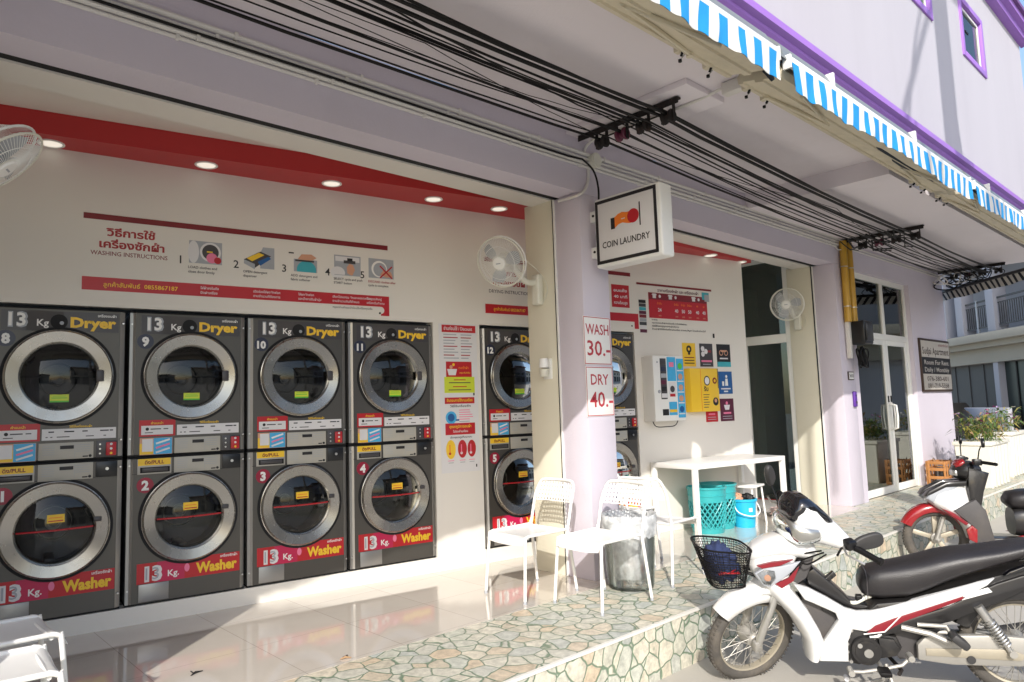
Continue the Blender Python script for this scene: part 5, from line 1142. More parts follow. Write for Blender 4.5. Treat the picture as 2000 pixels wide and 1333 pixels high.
# teal baskets
def basket(lb, x, y, seed):
    t = thing('laundry_basket', lb, 'basket', (x, y, 0.001), seed * 0.7, 'teal laundry baskets')
    m = MB(); H = 0.47
    def Rr(v): return 0.165 + 0.035 * v
    rows, n = 5, 22
    # lattice wall: slanted strips both ways
    for sgn in (-1, 1):
        for k in range(n):
            a0 = 2 * math.pi * k / n; pts = []
            for i in range(9):
                v = i / 8; a = a0 + sgn * v * 1.05; r = Rr(0.10 + 0.56 * v); pts.append((r * math.cos(a), r * math.sin(a), 0.05 + 0.27 * v))
            m.tube(pts, 0.0075, teal, 6)
    m.lathe([(0.0, 0.0), (0.16, 0.0), (0.170, 0.055), (0.164, 0.06), (0.155, 0.01), (0.0, 0.01)], teal, 40)
    m.lathe([(0.184, 0.315), (0.187, 0.315), (0.196, H - 0.02), (0.206, H - 0.02), (0.206, H), (0.19, H), (0.181, 0.315)], teal, 44)
    m.lathe([(0.190, 0.375), (0.197, 0.38), (0.197, 0.39), (0.190, 0.395)], teal, 44)
    m.build('body', t)
    m = MB(); m.tube(bez([(0.20, -0.03, 0.40), (0.225, -0.03, 0.30), (0.215, 0.0, 0.22), (0.23, 0.04, 0.30), (0.20, 0.04, 0.40)]), 0.005, vwhite, 6); m.build('rope_handle', t)
basket('teal lattice laundry basket under the white table, beside the chair', 6.62, 4.16, 1)
basket('teal lattice laundry basket half hidden behind the table leg', 6.93, 4.22, 3)
t = thing('bucket', 'bright cyan plastic bucket with a white handle under the table', 'bucket', (7.12, 4.02, 0.001), -0.5)
m = MB(); m.lathe([(0.0, 0.0), (0.105, 0.0), (0.112, 0.10), (0.116, 0.105), (0.116, 0.115), (0.128, 0.27), (0.140, 0.275), (0.140, 0.30), (0.128, 0.30), (0.108, 0.012), (0.0, 0.010)], cyan, 36); m.box(-0.02, 0.02, -0.126, -0.121, 0.17, 0.21, vlil); m.build('pail', t)
m = MB(); m.tube(bez([(-0.14, 0, 0.275), (-0.13, -0.10, 0.17), (0, -0.165, 0.13), (0.13, -0.10, 0.17), (0.14, 0, 0.275)]), 0.006, vwhite, 8); m.build('handle', t)
def crumple(m, n, sx, sy, sz, mats, seed, zo=0.0):
    rr = random.Random(seed)
    for k in range(n):
        b = bmesh.new(); bmesh.ops.create_icosphere(b, subdivisions=3, radius=1.0)
        ph = [rr.uniform(0, 6.28) for _ in range(6)]
        for v in b.verts:
            c = v.co.copy(); f = 1 + 0.22 * math.sin(c.x * 5 + ph[0]) * math.sin(c.y * 6 + ph[1]) + 0.16 * math.sin(c.z * 9 + c.x * 7 + ph[2]) + 0.10 * math.sin(c.y * 13 + ph[3])
            v.co = c * f
        s = rr.uniform(0.32, 0.55)
        m.bm(b, mats[k % len(mats)], T(rr.uniform(-.6, .6) * sx, rr.uniform(-.6, .6) * sy, zo + rr.uniform(0.2, 0.8) * sz) @ RZ(rr.uniform(0, 6)) @ Matrix.Diagonal((sx * s * 1.3, sy * s * 1.1, sz * s, 1)))
m = MB(); crumple(m, 7, 0.10, 0.09, 0.08, [ink, ink, vskin], 5); tag(m.build('folded_clothes', ang=120, loc=(7.12, 4.02, 0.27)), 'dark clothes piled in the cyan bucket', 'clothes')
m = MB(); crumple(m, 9, 0.30, 0.20, 0.09, [pinkcloth, pinkcloth, vlil], 9); tag(m.build('floor_cloth', ang=120, loc=(8.15, 4.02, 0.0)), 'pink patterned cloth lying on the floor by the side door', 'cloth')
m = MB(); crumple(m, 4, 0.14, 0.10, 0.10, [ink, darkpl], 19); tag(m.build('dark_bag', loc=(8.35, 3.95, 0.0)), 'small dark bag lying on the floor cloth', 'bag')
m = MB(); m.box(-0.45, 0.35, -0.28, 0.28, 0.0, 0.018, matm, r=0.006); tag(m.build('door_mat', loc=(8.75, 4.62, 0.001), rot=0.1), 'grey door mat on the floor at the side door', 'mat')
m = MB(); m.box(-0.10, 0.10, -0.35, 0.35, 0.0, 0.012, vred, r=0.004); tag(m.build('door_mat', loc=(9.32, 4.72, 0.001)), 'red mat just inside the side door', 'mat')

# ------------------------------------------------------------------ wall fans (disc normal = -Y in local head frame)
def make_fan(name_label, loc, head, nrm, mount, group='white wall fans', r=0.205):
    t = thing('wall_fan', name_label, 'fan', loc, 0, group)
    nv = Vector(nrm).normalized(); q = nv.to_track_quat('-Y', 'Z').to_matrix().to_4x4()
    H = Matrix.Translation(Vector(head)) @ q
    m = MB()
    for dy, rr in ((-0.055, r), (-0.012, r), (-0.085, 0.06)):
        m.tube([(rr * math.cos(a), dy, rr * math.sin(a)) for a in [2 * math.pi * k / 40 for k in range(40)]], 0.0062 if rr == r else 0.003, offwhite if dy < -0.02 else whitepl, 6, closed=True, M=H)
    for rr, dy in ((0.135, -0.079),): m.tube([(rr * math.cos(a), dy, rr * math.sin(a)) for a in [2 * math.pi * k / 36 for k in range(36)]], 0.002, whitepl, 4, closed=True, M=H)
    for k in range(72):
        a = 2 * math.pi * k / 72; c, s = math.cos(a), math.sin(a); sw = 0.16; c2, s2 = math.cos(a + sw), math.sin(a + sw)
        m.tube([(0.05 * c, -0.088, 0.05 * s), (0.12 * math.cos(a + sw * .4), -0.083, 0.12 * math.sin(a + sw * .4)), (r * c2, -0.055, r * s2)], 0.0014, whitepl, 4, cap=False, M=H)
        m.tube([(r * c2, -0.012, r * s2), (0.14 * c, 0.05, 0.14 * s), (0.06 * c, 0.06, 0.06 * s)], 0.0014, whitepl, 4, cap=False, M=H)
    m.build('guard', t)
    m = MB()
    for k in range(3):
        a0 = 2 * math.pi * k / 3; vs = []; fs = []
        nr, na = 7, 8
        for sd_ in (0, 1):
            for i in range(nr):
                rr = 0.03 + 0.145 * i / (nr - 1); wd = 0.5 + 0.45 * math.sin(math.pi * min(1, i / (nr - 1) * 0.9 + 0.1))
                for j in range(na): a = a0 + wd * (j / (na - 1) - 0.3); vs.append((rr * math.cos(a), -0.045 + 0.028 * (j / (na - 1) - .5) + 0.002 * sd_, rr * math.sin(a)))
        K = nr * na
        for i in range(nr - 1):
            for j in range(na - 1): b_ = i * na + j; fs.append([b_, b_ + 1, b_ + na + 1, b_ + na]); fs.append([K + b_, K + b_ + na, K + b_ + na + 1, K + b_ + 1])
        m.add(vs, fs, vgrey, H)
    m.lathe([(0.0, -0.028), (0.03, -0.026), (0.036, 0.01), (0.036, 0.03), (0.0, 0.03)], vgrey, 20, M=H @ T(0, -0.04, 0) @ RX(math.pi / 2) @ RX(math.pi))
    m.build('blades', t)
    m = MB(); m.lathe([(0.0, 0.097), (0.045, 0.096), (0.053, 0.088), (0.053, 0.082), (0.0, 0.082)], whitepl, 24, M=H @ RX(math.pi / 2)); m.box(-0.02, 0.02, -0.0985, -0.097, -0.004, 0.005, vgrey, M=H); m.build('badge_cap', t)
    m = MB(); m.lathe([(0.0, 0.0), (0.055, 0.0), (0.062, 0.03), (0.058, 0.10), (0.04, 0.13), (0.0, 0.135)], offwhite, 24, M=H @ RX(-math.pi / 2)); m.build('motor', t)
    mt = Vector(mount); hv = Vector(head) - nv * 0.09
    m = MB(); m.tube(bez([hv, hv * 0.45 + mt * 0.55 + Vector((0, 0, -0.08)), mt], 5), 0.026, offwhite, 10); m.build('arm', t)
    m = MB(); d = Vector(hv.x - mt.x, ) if False else None
    m.box(mt.x - 0.035, mt.x + 0.035, mt.y - 0.045, mt.y + 0.045, mt.z - 0.20, mt.z + 0.06, offwhite, r=0.018, seg=3); m.build('wall_base', t)
    m = MB(); m.tube(bez([hv + Vector((0, 0, 0.06)), hv * 0.5 + mt * 0.5 + Vector((0, 0.03, 0.13)), mt + Vector((0.02, -0.03, 0.06)), mt + Vector((0.02, -0.10, -0.08)), mt + Vector((0.01, -0.04, -0.20))], 6), 0.004, offwhite, 6); m.build('cord', t)
    return t
make_fan('white wall fan on the cream jamb beside the hanging sign', (4.215, 4.17, 2.41), (-0.40, -0.02, 0.13), (-0.86, -0.30, -0.42), (0.0, 0.0, 0.0))
make_fan('white wall fan in front of the side door transom', (9.115, 4.20, 2.46), (-0.30, -0.02, 0.12), (-0.93, -0.22, -0.15), (0.0, 0.0, 0.0))
make_fan('white wall fan at the upper left edge of the photo, only its guard visible', (-0.31, 4.05, 2.40), (0.73, -0.15, 0.18), (0.62, -0.25, -0.74), (0.0, 0.0, 0.0))

m = MB(); m.tube([(0, 0, 0.004), (0.03, 0.006, 0.009), (0.06, -0.006, 0.004)], [0.003, 0.007, 0.002], leafb, 6); m.tube([(0.02, 0.02, 0.004), (0.05, 0.03, 0.008)], 0.004, ink, 5); tag(m.build('dry_leaf', loc=(2.02, 3.62, 0.001), rot=-0.2), 'dark shrivelled leaf on the cream tiles near the paving edge', 'leaf')
m = MB(); m.tube([(0, 0, 0.004), (0.035, 0.01, 0.008), (0.075, 0.0, 0.004)], [0.002, 0.006, 0.002], ink, 6); m.tube([(0.03, 0.01, 0.004), (0.04, 0.05, 0.006)], 0.003, ink, 5); tag(m.build('dry_leaf', loc=(1.36, 4.0, 0.001), rot=0.35), 'dark dry twiggy leaf on the cream tiles nearest the camera', 'leaf')
# ------------------------------------------------------------------ planters, crate
def planter(lb, x, y, w, d, h, seed, nl=420):
    rr = random.Random(seed)
    t = thing('planter', lb, 'planter', (x, y, 0.0), 0, 'white planters at the end of the porch')
    m = MB(); b = bmesh.new(); bmesh.ops.create_cube(b, size=1)
    for v in b.verts:
        tp = 1.0 if v.co.z > 0 else 0.90; v.co = Vector((v.co.x * w * tp, v.co.y * d * tp, (v.co.z + .5) * h))
    bmesh.ops.bevel(b, geom=b.edges[:], offset=0.012, segments=2, affect='EDGES'); m.bm(b, planterm)
    for k in range(5):
        xx = -w / 2 * 0.9 + w * 0.9 * (k + .5) / 5; m.box(xx - 0.05, xx + 0.05, -d / 2 * 0.955 - 0.012, -d / 2 * 0.90, 0.03, h - 0.07, planterm, r=0.01)
    m.box(-w / 2 - 0.015, w / 2 + 0.015, -d / 2 - 0.02, d / 2 + 0.015, h - 0.05, h + 0.004, planterm, r=0.008)
    m.build('box', t)
    m = MB()
    for k in range(nl):
        a = rr.uniform(0, 6.28); px = rr.uniform(-.46, .46) * w; py = rr.uniform(-.46, .46) * d; pz = h + rr.random() ** 0.7 * (0.26 + 0.10 * math.sin(px * 7 + seed)) ; l = rr.uniform(0.08, 0.24); wv = rr.uniform(0.010, 0.022)
        dr = Vector((math.cos(a), math.sin(a), rr.uniform(-0.5, 0.9))).normalized(); sv = dr.cross(Vector((0, 0, 1))).normalized() * wv
        p = Vector((px, py, pz)); q = p + dr * l * .5 + Vector((0, 0, 0.02)); e = p + dr * l + Vector((0, 0, -0.02))
        m.add([p, q + sv, e, q - sv], [[0, 1, 2, 3]], rr.choice([leafm, leafm, leafm, leafm, leafy, leafy, leafy, leafb]))
    for k in range(26):
        px = rr.uniform(-.4, .4) * w; py = rr.uniform(-.4, .4) * d; m.tube([(px, py, h - 0.01), (px + rr.uniform(-.05, .05), py, h + 0.15), (px + rr.uniform(-.12, .12), py + rr.uniform(-.1, .1), h + rr.uniform(0.2, 0.38))], 0.004, leafm, 4)
    m.build('foliage', t)
    m = MB()
    for k in range(22):
        px = rr.uniform(-.46, .46) * w; py = rr.uniform(-.46, .46) * d; pz = h + rr.uniform(0.2, 0.40); mt = rr.choice([flow1, flow1, flow3, flow2])
        for j in range(5):
            a = j * 1.257 + rr.random(); c = Vector((px, py, pz)); d1 = Vector((math.cos(a), math.sin(a), rr.uniform(-.2, .8))) * rr.uniform(0.022, 0.04); s1 = d1.cross(Vector((0.3, 0.2, 1))).normalized() * 0.016
            m.add([c, c + d1 * .6 + s1, c + d1, c + d1 * .6 - s1], [[0, 1, 2, 3]], mt)
    m.build('flowers', t)
planter('tall white planter box with leafy flowers on the porch edge beside the apartment sign', 12.27, 3.02, 0.98, 0.46, 0.66, 4)
planter('white planter box with flowers standing farther back past the building corner', 13.95, 3.15, 0.95, 0.5, 0.72, 12, 260)
t = thing('crate', 'orange slatted plastic crate at the foot of the pillar beside the glass doors', 'crate', (11.92, 3.50, 0.0), 0.05)
m = MB(); w, d, h = 0.34, 0.27, 0.38
for s in (-1, 1):
    for z in (0.0, 0.115, 0.235, h - 0.05): m.box(-w / 2, w / 2, s * d / 2 - 0.006, s * d / 2 + 0.006, z, z + 0.045, orangepl, r=0.003); m.box(s * w / 2 - 0.006, s * w / 2 + 0.006, -d / 2 + .0065, d / 2 - .0065, z, z + 0.045, orangepl, r=0.003)
    for x in (-w / 2 + 0.02, 0.0, w / 2 - 0.02): m.box(x - 0.018, x + 0.018, s * d / 2 - 0.0075, s * d / 2 + 0.0075, 0.002, h - 0.002, orangepl, r=0.003)
    for y in (-d / 2 + .03, d / 2 - .03): m.box(s * w / 2 - 0.0075, s * w / 2 + 0.0075, y - 0.015, y + 0.015, 0.002, h - 0.002, orangepl, r=0.003)
m.box(-w / 2 + .01, w / 2 - .01, -d / 2 + .01, d / 2 - .01, 0.005, 0.02, orangepl); m.build('frame', t)
m = MB()
for k in range(9): m.cyl((-0.12 + 0.03 * k, -0.06 + 0.03 * (k % 4), 0.02), (-0.12 + 0.03 * k, -0.06 + 0.03 * (k % 4), 0.27), 0.026, [vdgrey, bikematt, vgrey][k % 3], 10)
tag(m.build('bottles', loc=(11.92, 3.50, 0.0), rot=0.05), 'dark bottles standing in the orange crate', 'bottles', kind=None)
m = MB()
for k in range(9):
    a = rnd.uniform(0, 6.28); m.tube([(0.02 * math.cos(a), 0.02 * math.sin(a), 0), (0.10 * math.cos(a), 0.08 * math.sin(a), 0.18), (0.20 * math.cos(a), 0.16 * math.sin(a), 0.30 + rnd.uniform(0, .15))], 0.006, leafb if k % 2 else vdgrey, 5)
tag(m.build('dry_twigs', loc=(12.15, 3.48, 0.0)), 'bunch of dry twigs beside the orange crate', 'twigs')

# ------------------------------------------------------------------ neighbouring house across the side street
Of = Vector((28.9, 7.9, -0.33)); dv = Vector((-0.73, -0.68, 0)).normalized()
t = thing('neighbour_house', 'white two storey house with balcony railings beyond the building corner', 'house', Of, math.atan2(dv.y, dv.x))
# local X runs toward the camera side, local -Y... faces +Y? the visible face is at local y=0 looking to -Y*sign
sgn = 1 if Vector((-dv.y, dv.x, 0)).dot(-Of) > 0 else -1   # direction (local Y) that faces the camera
def nb(m, x0, x1, y0, y1, z0, z1, mat, r=0.0):   # y measured outward from the facade
    a, b_ = sorted((y0 * sgn, y1 * sgn)); m.box(x0, x1, a, b_, z0, z1, mat, r=r)
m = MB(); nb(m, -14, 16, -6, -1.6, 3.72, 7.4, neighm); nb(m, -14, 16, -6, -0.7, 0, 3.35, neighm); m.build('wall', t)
m = MB(); nb(m, -14, 16, -1.6, 0.15, 3.40, 3.68, neighs, 0.02); nb(m, -14, 16, -0.7, -0.1, 3.22, 3.40, neighs); nb(m, -14, 16, -0.69, -0.4, 2.72, 3.22, neighs); m.build('balcony_slab', t)
m = MB(); nb(m, -14, 16, -6.5, 0.3, 6.6, 6.85, neighs); m.build('roof_slab', t)
for x in (-3.5, -0.3, 0.75, 2.55, 6.0, 9.5):
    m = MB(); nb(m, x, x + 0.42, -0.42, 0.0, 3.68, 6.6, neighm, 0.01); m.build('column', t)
for a, b_ in [(-3.0, -0.35), (1.2, 2.5), (3.0, 5.95), (6.45, 9.45)]:
    m = MB()
    nb(m, a, b_, -0.14, -0.10, 4.72, 4.78, shutm); nb(m, a, b_, -0.13, -0.11, 4.58, 4.61, shutm); nb(m, a, b_, -0.14, -0.10, 3.86, 3.90, shutm)
    k = a + 0.05
    while k < b_: nb(m, k, k + 0.022, -0.13, -0.108, 3.90, 4.58, shutm); k += 0.11
    nb(m, (a + b_) / 2 - .03, (a + b_) / 2 + .03, -0.15, -0.09, 3.69, 4.80, vgrey)
    m.build('railing', t)
for a, b_, mt in [(-2.6, 1.85, shutm), (2.15, 5.2, greendk), (5.6, 9.0, shutm)]:  # grey entries are flat dark sheets painted for the shaded open carport
    m = MB(); nb(m, a, b_, -0.70, -0.66, 0.1, 2.7, mt)
    for k in range(1, 5): nb(m, a + (b_ - a) * k / 5 - 0.03, a + (b_ - a) * k / 5 + 0.03, -0.66, -0.63, 0.1, 2.7, black if mt is greendk else shutm)
    m.build('shutter_and_dark_opening', t)
m = MB(); nb(m, 1.87, 2.13, -0.69, -0.45, 0, 2.72, neighm); m.build('pillar', t)
m = MB(); nb(m, 2.0, 4.4, 0.6, 0.75, 0, 1.25, neighm, 0.02); tagw = tag(m.build('garden_wall', loc=Of, rot=math.atan2(dv.y, dv.x)), 'low white garden wall in front of the dark green panels', 'wall')
# dark parked things by that house
m = MB(); mm = m
Oc = Of + dv * 1.2 + Vector((-dv.y, dv.x, 0)) * sgn * 1.3
yzp = [(-0.85, 0.35), (-0.85, 0.9), (-0.6, 0.98), (-0.35, 1.38), (0.7, 1.42), (1.25, 1.0), (1.9, 0.9), (2.0, 0.55), (1.95, 0.35)]
m.prism([(y, z) for y, z in yzp], -0.8, 0.8, bikeblack, bev=0.08)
for x in (-0.35, 1.45):
    for y in (-0.80, 0.62): m.cyl((x, y, 0.32), (x, y + 0.18, 0.32), 0.32, tyrem, 24)
tag(m.build('parked_car', loc=Oc, rot=math.atan2(dv.y, dv.x)), 'dark car parked in front of the dark garage opening of the neighbouring house', 'car')

# ------------------------------------------------------------------ street pieces out of the frame that shade or mirror in the scene
m = MB(); m.box(-0.89, -0.44, 2.75, 3.22, 0.0, 3.58, lilac, r=0.01); tag(m.build('unseen_shade_post'), 'unseen square post added at the porch edge to cast a floor shadow', 'post')  # added out of view only to cast the dark strip on the floor
t = thing('utility_pole', 'concrete utility pole across the street', 'utility pole', (4.35, -1.95, -0.33))
m = MB(); m.box(-0.14, 0.14, -0.14, 0.14, 0, 11.5, concm, r=0.01); m.build('pole', t)
m = MB(); m.box(-1.2, 1.2, -0.06, 0.06, 10.3, 10.42, concm); m.build('crossarm', t)
m = MB()
for k in range(2): m.tube(bez([(-0.1, 0.1, 10.2 - .3 * k), (-0.8, 0.2, 9.0 - .2 * k), (-1.25 - .3 * k, 0.3, 7.4), (-1.35 - .35 * k, 0.3, 5.6)]), 0.035 if k else 0.02, black, 6)
m.tube([(0.0, 0.1, 9.6), (0.5, 0.25, 8.6), (0.75, 0.3, 7.4), (0.8, 0.3, 5.5)], 0.03, black, 6)
m.build('cables', t)
for i, (x0, x1, z, d, mt) in enumerate([(2.0, 10.5, 6.0, -13.5, houseA), (10.6, 19, 7.2, -13.2, neighm), (19.1, 30, 5.4, -14, houseA), (-20, -9, 4.2, -19, houseA)]):
    t = thing('row_house', ['cream row house across the street', 'white row house across the street', 'low cream row house across the street', 'cream house far across the street'][i], 'house', ((x0 + x1) / 2, d, -0.33))
    w = (x1 - x0) / 2
    m = MB(); m.box(-w, w, -8, 0, 0, z, mt); m.build('wall', t)
    m = MB(); m.box(-w - 0.2, w + 0.2, -8.3, 1.2, z, z + 0.3, houseB); m.build('roof', t)
    m = MB()
    k = -w + 0.6
    while k < w - 2.5: m.box(k, k + 2.6, 0.0, 0.04, 0.05, 2.6, shutm); m.box(k + .5, k + 1.9, 0.0, 0.04, 3.5, 4.6, greendk); k += 3.6
    m.build('shutter_and_dark_opening', t)
# ------------------------------------------------------------------ motorbikes: local X forward, Y left, Z up, origin under the rear axle
def wheel(parent, name, loc, R_=0.287, r_=0.036, rim=0.232, rz=0.0, spokes=True, hubw=0.05, mag=False):
    # axis along local Y
    t = MB()
    prof = []
    for k in range(17):
        a = math.pi * 2 * k / 16; prof.append((R_ - r_ + r_ * math.cos(a) * 1.0, r_ * 1.02 * math.sin(a)))
    M = RX(math.pi / 2)
    t.lathe(prof, tyrem, 64, M=M)
    for k in range(64):
        a = 2 * math.pi * k / 64
        for s in (-1, 1): t.box(-0.004, 0.004, s * 0.018 - 0.010, s * 0.018 + 0.010, R_ - 0.008, R_ + 0.0012, tyrem, M=RY(a + 0.04 * s))
    w = t.build(name, parent, loc=loc, rot=rz)
    m = MB(); m.lathe([(rim - 0.018, -0.018), (rim, -0.026), (rim + 0.010, -0.028), (rim + 0.010, -0.02), (rim - 0.008, -0.010), (rim - 0.010, 0.010), (rim + 0.010, 0.02), (rim + 0.010, 0.028), (rim, 0.026), (rim - 0.018, 0.018), (rim - 0.020, 0), (rim - 0.018, -0.018)], rimm, 56, M=M); m.build('rim', w)
    if spokes:
        m = MB()
        for k in range(36):
            a = 2 * math.pi * k / 36; s = 1 if k % 2 else -1; b_ = a + (0.55 if (k // 2) % 2 else -0.55)
            m.tube([(0.042 * math.cos(b_), s * hubw * 0.8, 0.042 * math.sin(b_)), ((rim - 0.016) * math.cos(a), s * 0.006, (rim - 0.016) * math.sin(a))], 0.0022, dullalloy, 5)
        m.build('spokes', w)
    if mag:
        m = MB()
        for k in range(5):
            a = 2 * math.pi * k / 5
            m.box(-0.022, 0.022, -0.016, 0.016, 0.03, rim - 0.012, rimm, r=0.006, M=RY(a))
        m.build('spokes', w)
    m = MB(); m.lathe([(0, -hubw), (0.03, -hubw), (0.034, -hubw + 0.006), (0.048, -hubw + 0.012), (0.050, 0.0), (0.060, hubw - 0.03), (0.060, hubw - 0.008), (0.02, hubw), (0, hubw)], dullalloy, 28, M=M); m.cyl((0, -hubw - 0.04, 0), (0, hubw + 0.04, 0), 0.009, lightsteel, 10); m.build('hub', w)
    return w
def arc_fender(m, mat, R0, w, a0, a1, n=18, M=None, tail=1.0, th=0.006):
    # curved mudguard around Y axis centre; angles from +X toward +Z, rounded section
    rings = []
    for i in range(n + 1):
        q = i / n; a = a0 + (a1 - a0) * q; ww = w * (0.72 + 0.28 * math.sin(math.pi * min(1, q * 1.15 + 0.1))) * (tail if q > .85 else 1)
        c, s = math.cos(a), math.sin(a); ring = []
        sec = [(-1, -0.055), (-1.0, -0.02), (-0.86, 0.012), (-0.5, 0.026), (0, 0.030), (0.5, 0.026), (0.86, 0.012), (1.0, -0.02), (1, -0.055)]
        for (y, dr) in sec: ring.append(((R0 + dr) * c, y * ww, (R0 + dr) * s))
        for (y, dr) in sec[::-1]: ring.append(((R0 + dr - th) * c, y * (ww - th), (R0 + dr - th) * s))
        rings.append(ring)
    m.loft(rings, mat, M=M)

def motorbike():
    b = thing('motorbike', 'white underbone motorbike with black seat and wire basket parked in front', 'motorbike', (4.80, 1.14, -0.33), math.atan2(0.846, -0.532))
    b.rotation_euler = (R(-5), 0, math.atan2(0.846, -0.532))
    # ---- rear
    wheel(b, 'rear_wheel', (-0.03, 0, 0.288), R_=0.288)
    m = MB(); arc_fender(m, bikeblack, 0.318, 0.062, R(20), R(150), M=T(-0.03, 0, 0.288)); m.build('rear_mudguard', b)
    m = MB()
    m.prism([(0.50, 0.215), (0.50, 0.30), (0.46, 0.345), (0.30, 0.362), (0.11, 0.372), (-0.06, 0.362), (-0.11, 0.30), (-0.08, 0.225), (0.0, 0.205), (0.33, 0.196)], 0.085, 0.125, dullalloy, bev=0.012)
    m.prism([(0.46, 0.245), (0.46, 0.285), (0.05, 0.30), (-0.03, 0.27), (0.0, 0.24)], 0.124, 0.131, rimm, bev=0.004); m.cyl((0.24, 0.12, 0.235), (0.24, 0.136, 0.235), 0.022, darkpl, 16)
    m.build('chain_case', b)
    m = MB(); m.tube([(0.46, 0.075, 0.30), (-0.05, 0.085, 0.288)], 0.024, dullalloy, 10); m.tube([(0.46, -0.075, 0.30), (-0.05, -0.085, 0.288)], 0.024, dullalloy, 10); m.build('swingarm', b)
    for s in (1, -1):
        m = MB(); p0 = Vector((0.195, s * 0.142, 0.535)); p1 = Vector((0.045, s * 0.142, 0.285)); ax = (p1 - p0)
        m.tube([p0, p0 + ax * .38], 0.024, lightsteel, 12); m.tube([p0 + ax * .35, p1], 0.014, lightsteel, 10)
        hel = []
        for k in range(100):
            q = k / 99; a = q * 9 * 2 * math.pi; c = p0 + ax * (0.30 + 0.52 * q); u_ = Vector((0, 1, 0)); v_ = ax.normalized().cross(u_); hel.append(c + (u_ * math.cos(a) + v_ * math.sin(a)) * 0.026)
        m.tube(hel, 0.005, lightsteel, 6); m.cyl(p1 + Vector((0, -0.02, 0)), p1 + Vector((0, 0.02, 0)), 0.02, dullalloy, 12); m.build('shock_absorber', b)
    m = MB(); m.tube([(0.60, -0.14, 0.20), (0.30, -0.15, 0.22), (0.05, -0.15, 0.27)], 0.022, dullalloy, 10); m.tube([(0.12, -0.15, 0.25), (-0.35, -0.16, 0.34)], [0.045, 0.05], darkpl, 14); m.build('exhaust', b)
    # ---- body
    m = MB()
    up = [(1.128, 0.615), (1.053, 0.597), (0.959, 0.548), (0.86, 0.487), (0.80, 0.470), (0.74, 0.474), (0.53, 0.537), (0.187, 0.655), (0.10, 0.682), (0.14, 0.640), (0.324, 0.525), (0.51, 0.462), (0.672, 0.40), (0.760, 0.360), (0.829, 0.37), (0.855, 0.30), (0.858, 0.185), (1.016, 0.180), (1.0, 0.27), (0.90, 0.42), (0.915, 0.46), (1.03, 0.512), (1.075, 0.53)]
    for s in (1, -1):
        m.prism(up, s * 0.075 if s > 0 else -0.135, s * 0.135 if s > 0 else -0.075, bikewhite, bev=0.016, seg=3)
    m.build('side_fairing', b)
    m = MB(); m.prism([(1.09, 0.60), (0.95, 0.53), (0.86, 0.46), (0.84, 0.34), (0.87, 0.20), (1.0, 0.20), (1.08, 0.40)], -0.082, 0.082, bikematt, bev=0.006)
    m.prism([(0.985, 0.462), (0.972, 0.476), (0.905, 0.438), (0.905, 0.425), (0.915, 0.422)], 0.082, 0.092, bikeblack, bev=0.003)
    m.build('centre_cover', b)
    m = MB()
    for k in range(11):   # leg shield rings, bottom to top
        q = k / 10
        zs = [0.18, 0.235, 0.30, 0.36, 0.42, 0.48, 0.54, 0.60, 0.66, 0.72, 0.78][k]
        xf = [1.062, 1.068, 1.075, 1.092, 1.122, 1.172, 1.228, 1.275, 1.315, 1.342, 1.325][k]; xb = [1.010, 0.985, 0.972, 0.985, 1.015, 1.045, 1.085, 1.128, 1.130, 1.098, 1.062][k]
        w = [0.150, 0.165, 0.178, 0.186, 0.188, 0.186, 0.182, 0.178, 0.165, 0.14, 0.115][k]
        ring = []
        n = 28
        for j in range(n):
            a = 2 * math.pi * j / n; c, s_ = math.cos(a), math.sin(a); e = 3.2
            xx = (xf + xb) / 2 + (xf - xb) / 2 * math.copysign(abs(c) ** (2 / e), c); yy = w * math.copysign(abs(s_) ** (2 / e), s_)
            xx += (0.10 if k > 2 else 0.05) * (1 - (yy / w) ** 2) * (0.45 if c > 0 else 0.25)
            ring.append((xx, yy, zs))
        if k == 0: rings = []
        rings.append(ring)
    m.loft(rings, bikewhite); m.build('leg_shield', b, ang=50)
    m = MB(); rings = []
    for (x, zc, hz, w) in [(1.375, 0.755, 0.03, 0.08), (1.34, 0.775, 0.055, 0.105), (1.27, 0.80, 0.065, 0.125), (1.18, 0.825, 0.07, 0.13), (1.08, 0.82, 0.075, 0.125), (1.02, 0.80, 0.06, 0.11), (0.99, 0.79, 0.03, 0.09)]: rings.append(supell(0, zc, w, hz, 20, 2.4, 'YZ', x))
    m.loft(rings, bikewhite); m.build('nose_cover', b, ang=50)
    for s in (1, -1):
        y0, y1 = (0.150, 0.178) if s > 0 else (-0.178, -0.150)
        m = MB(); m.prism([(1.345, 0.690), (1.29, 0.725), (1.20, 0.738), (1.090, 0.765), (1.14, 0.705), (1.20, 0.655), (1.262, 0.612), (1.300, 0.622)], y0, y1, vgrey, bev=0.008); m.build('turn_signal', b)
        g = b.children[-1] if False else None
        m = MB(); ya, yb = (0.178, 0.186) if s > 0 else (-0.186, -0.178); m.prism([(1.33, 0.690), (1.29, 0.716), (1.235, 0.710), (1.23, 0.668), (1.262, 0.626), (1.298, 0.634)], ya, yb, lensm, bev=0.003)
        m.disc(1.275, 0.668, 0.019, ya + 0.003 if s > 0 else yb, vskin, 0.003, n=18); m.build('signal_lens', b)
        m = MB(); ya, yb = (0.168, 0.1815) if s > 0 else (-0.1815, -0.168); m.prism([(1.33, 0.735), (1.25, 0.758), (1.13, 0.775), (1.20, 0.742), (1.30, 0.722)], ya - 0.012 * s if s > 0 else ya, yb if s > 0 else yb + 0.012, bikedkred); m.prism([(1.235, 0.635), (1.16, 0.672), (1.10, 0.74), (1.135, 0.655), (1.20, 0.612)], ya, yb, bikedkred); m.build('red_decal', b)
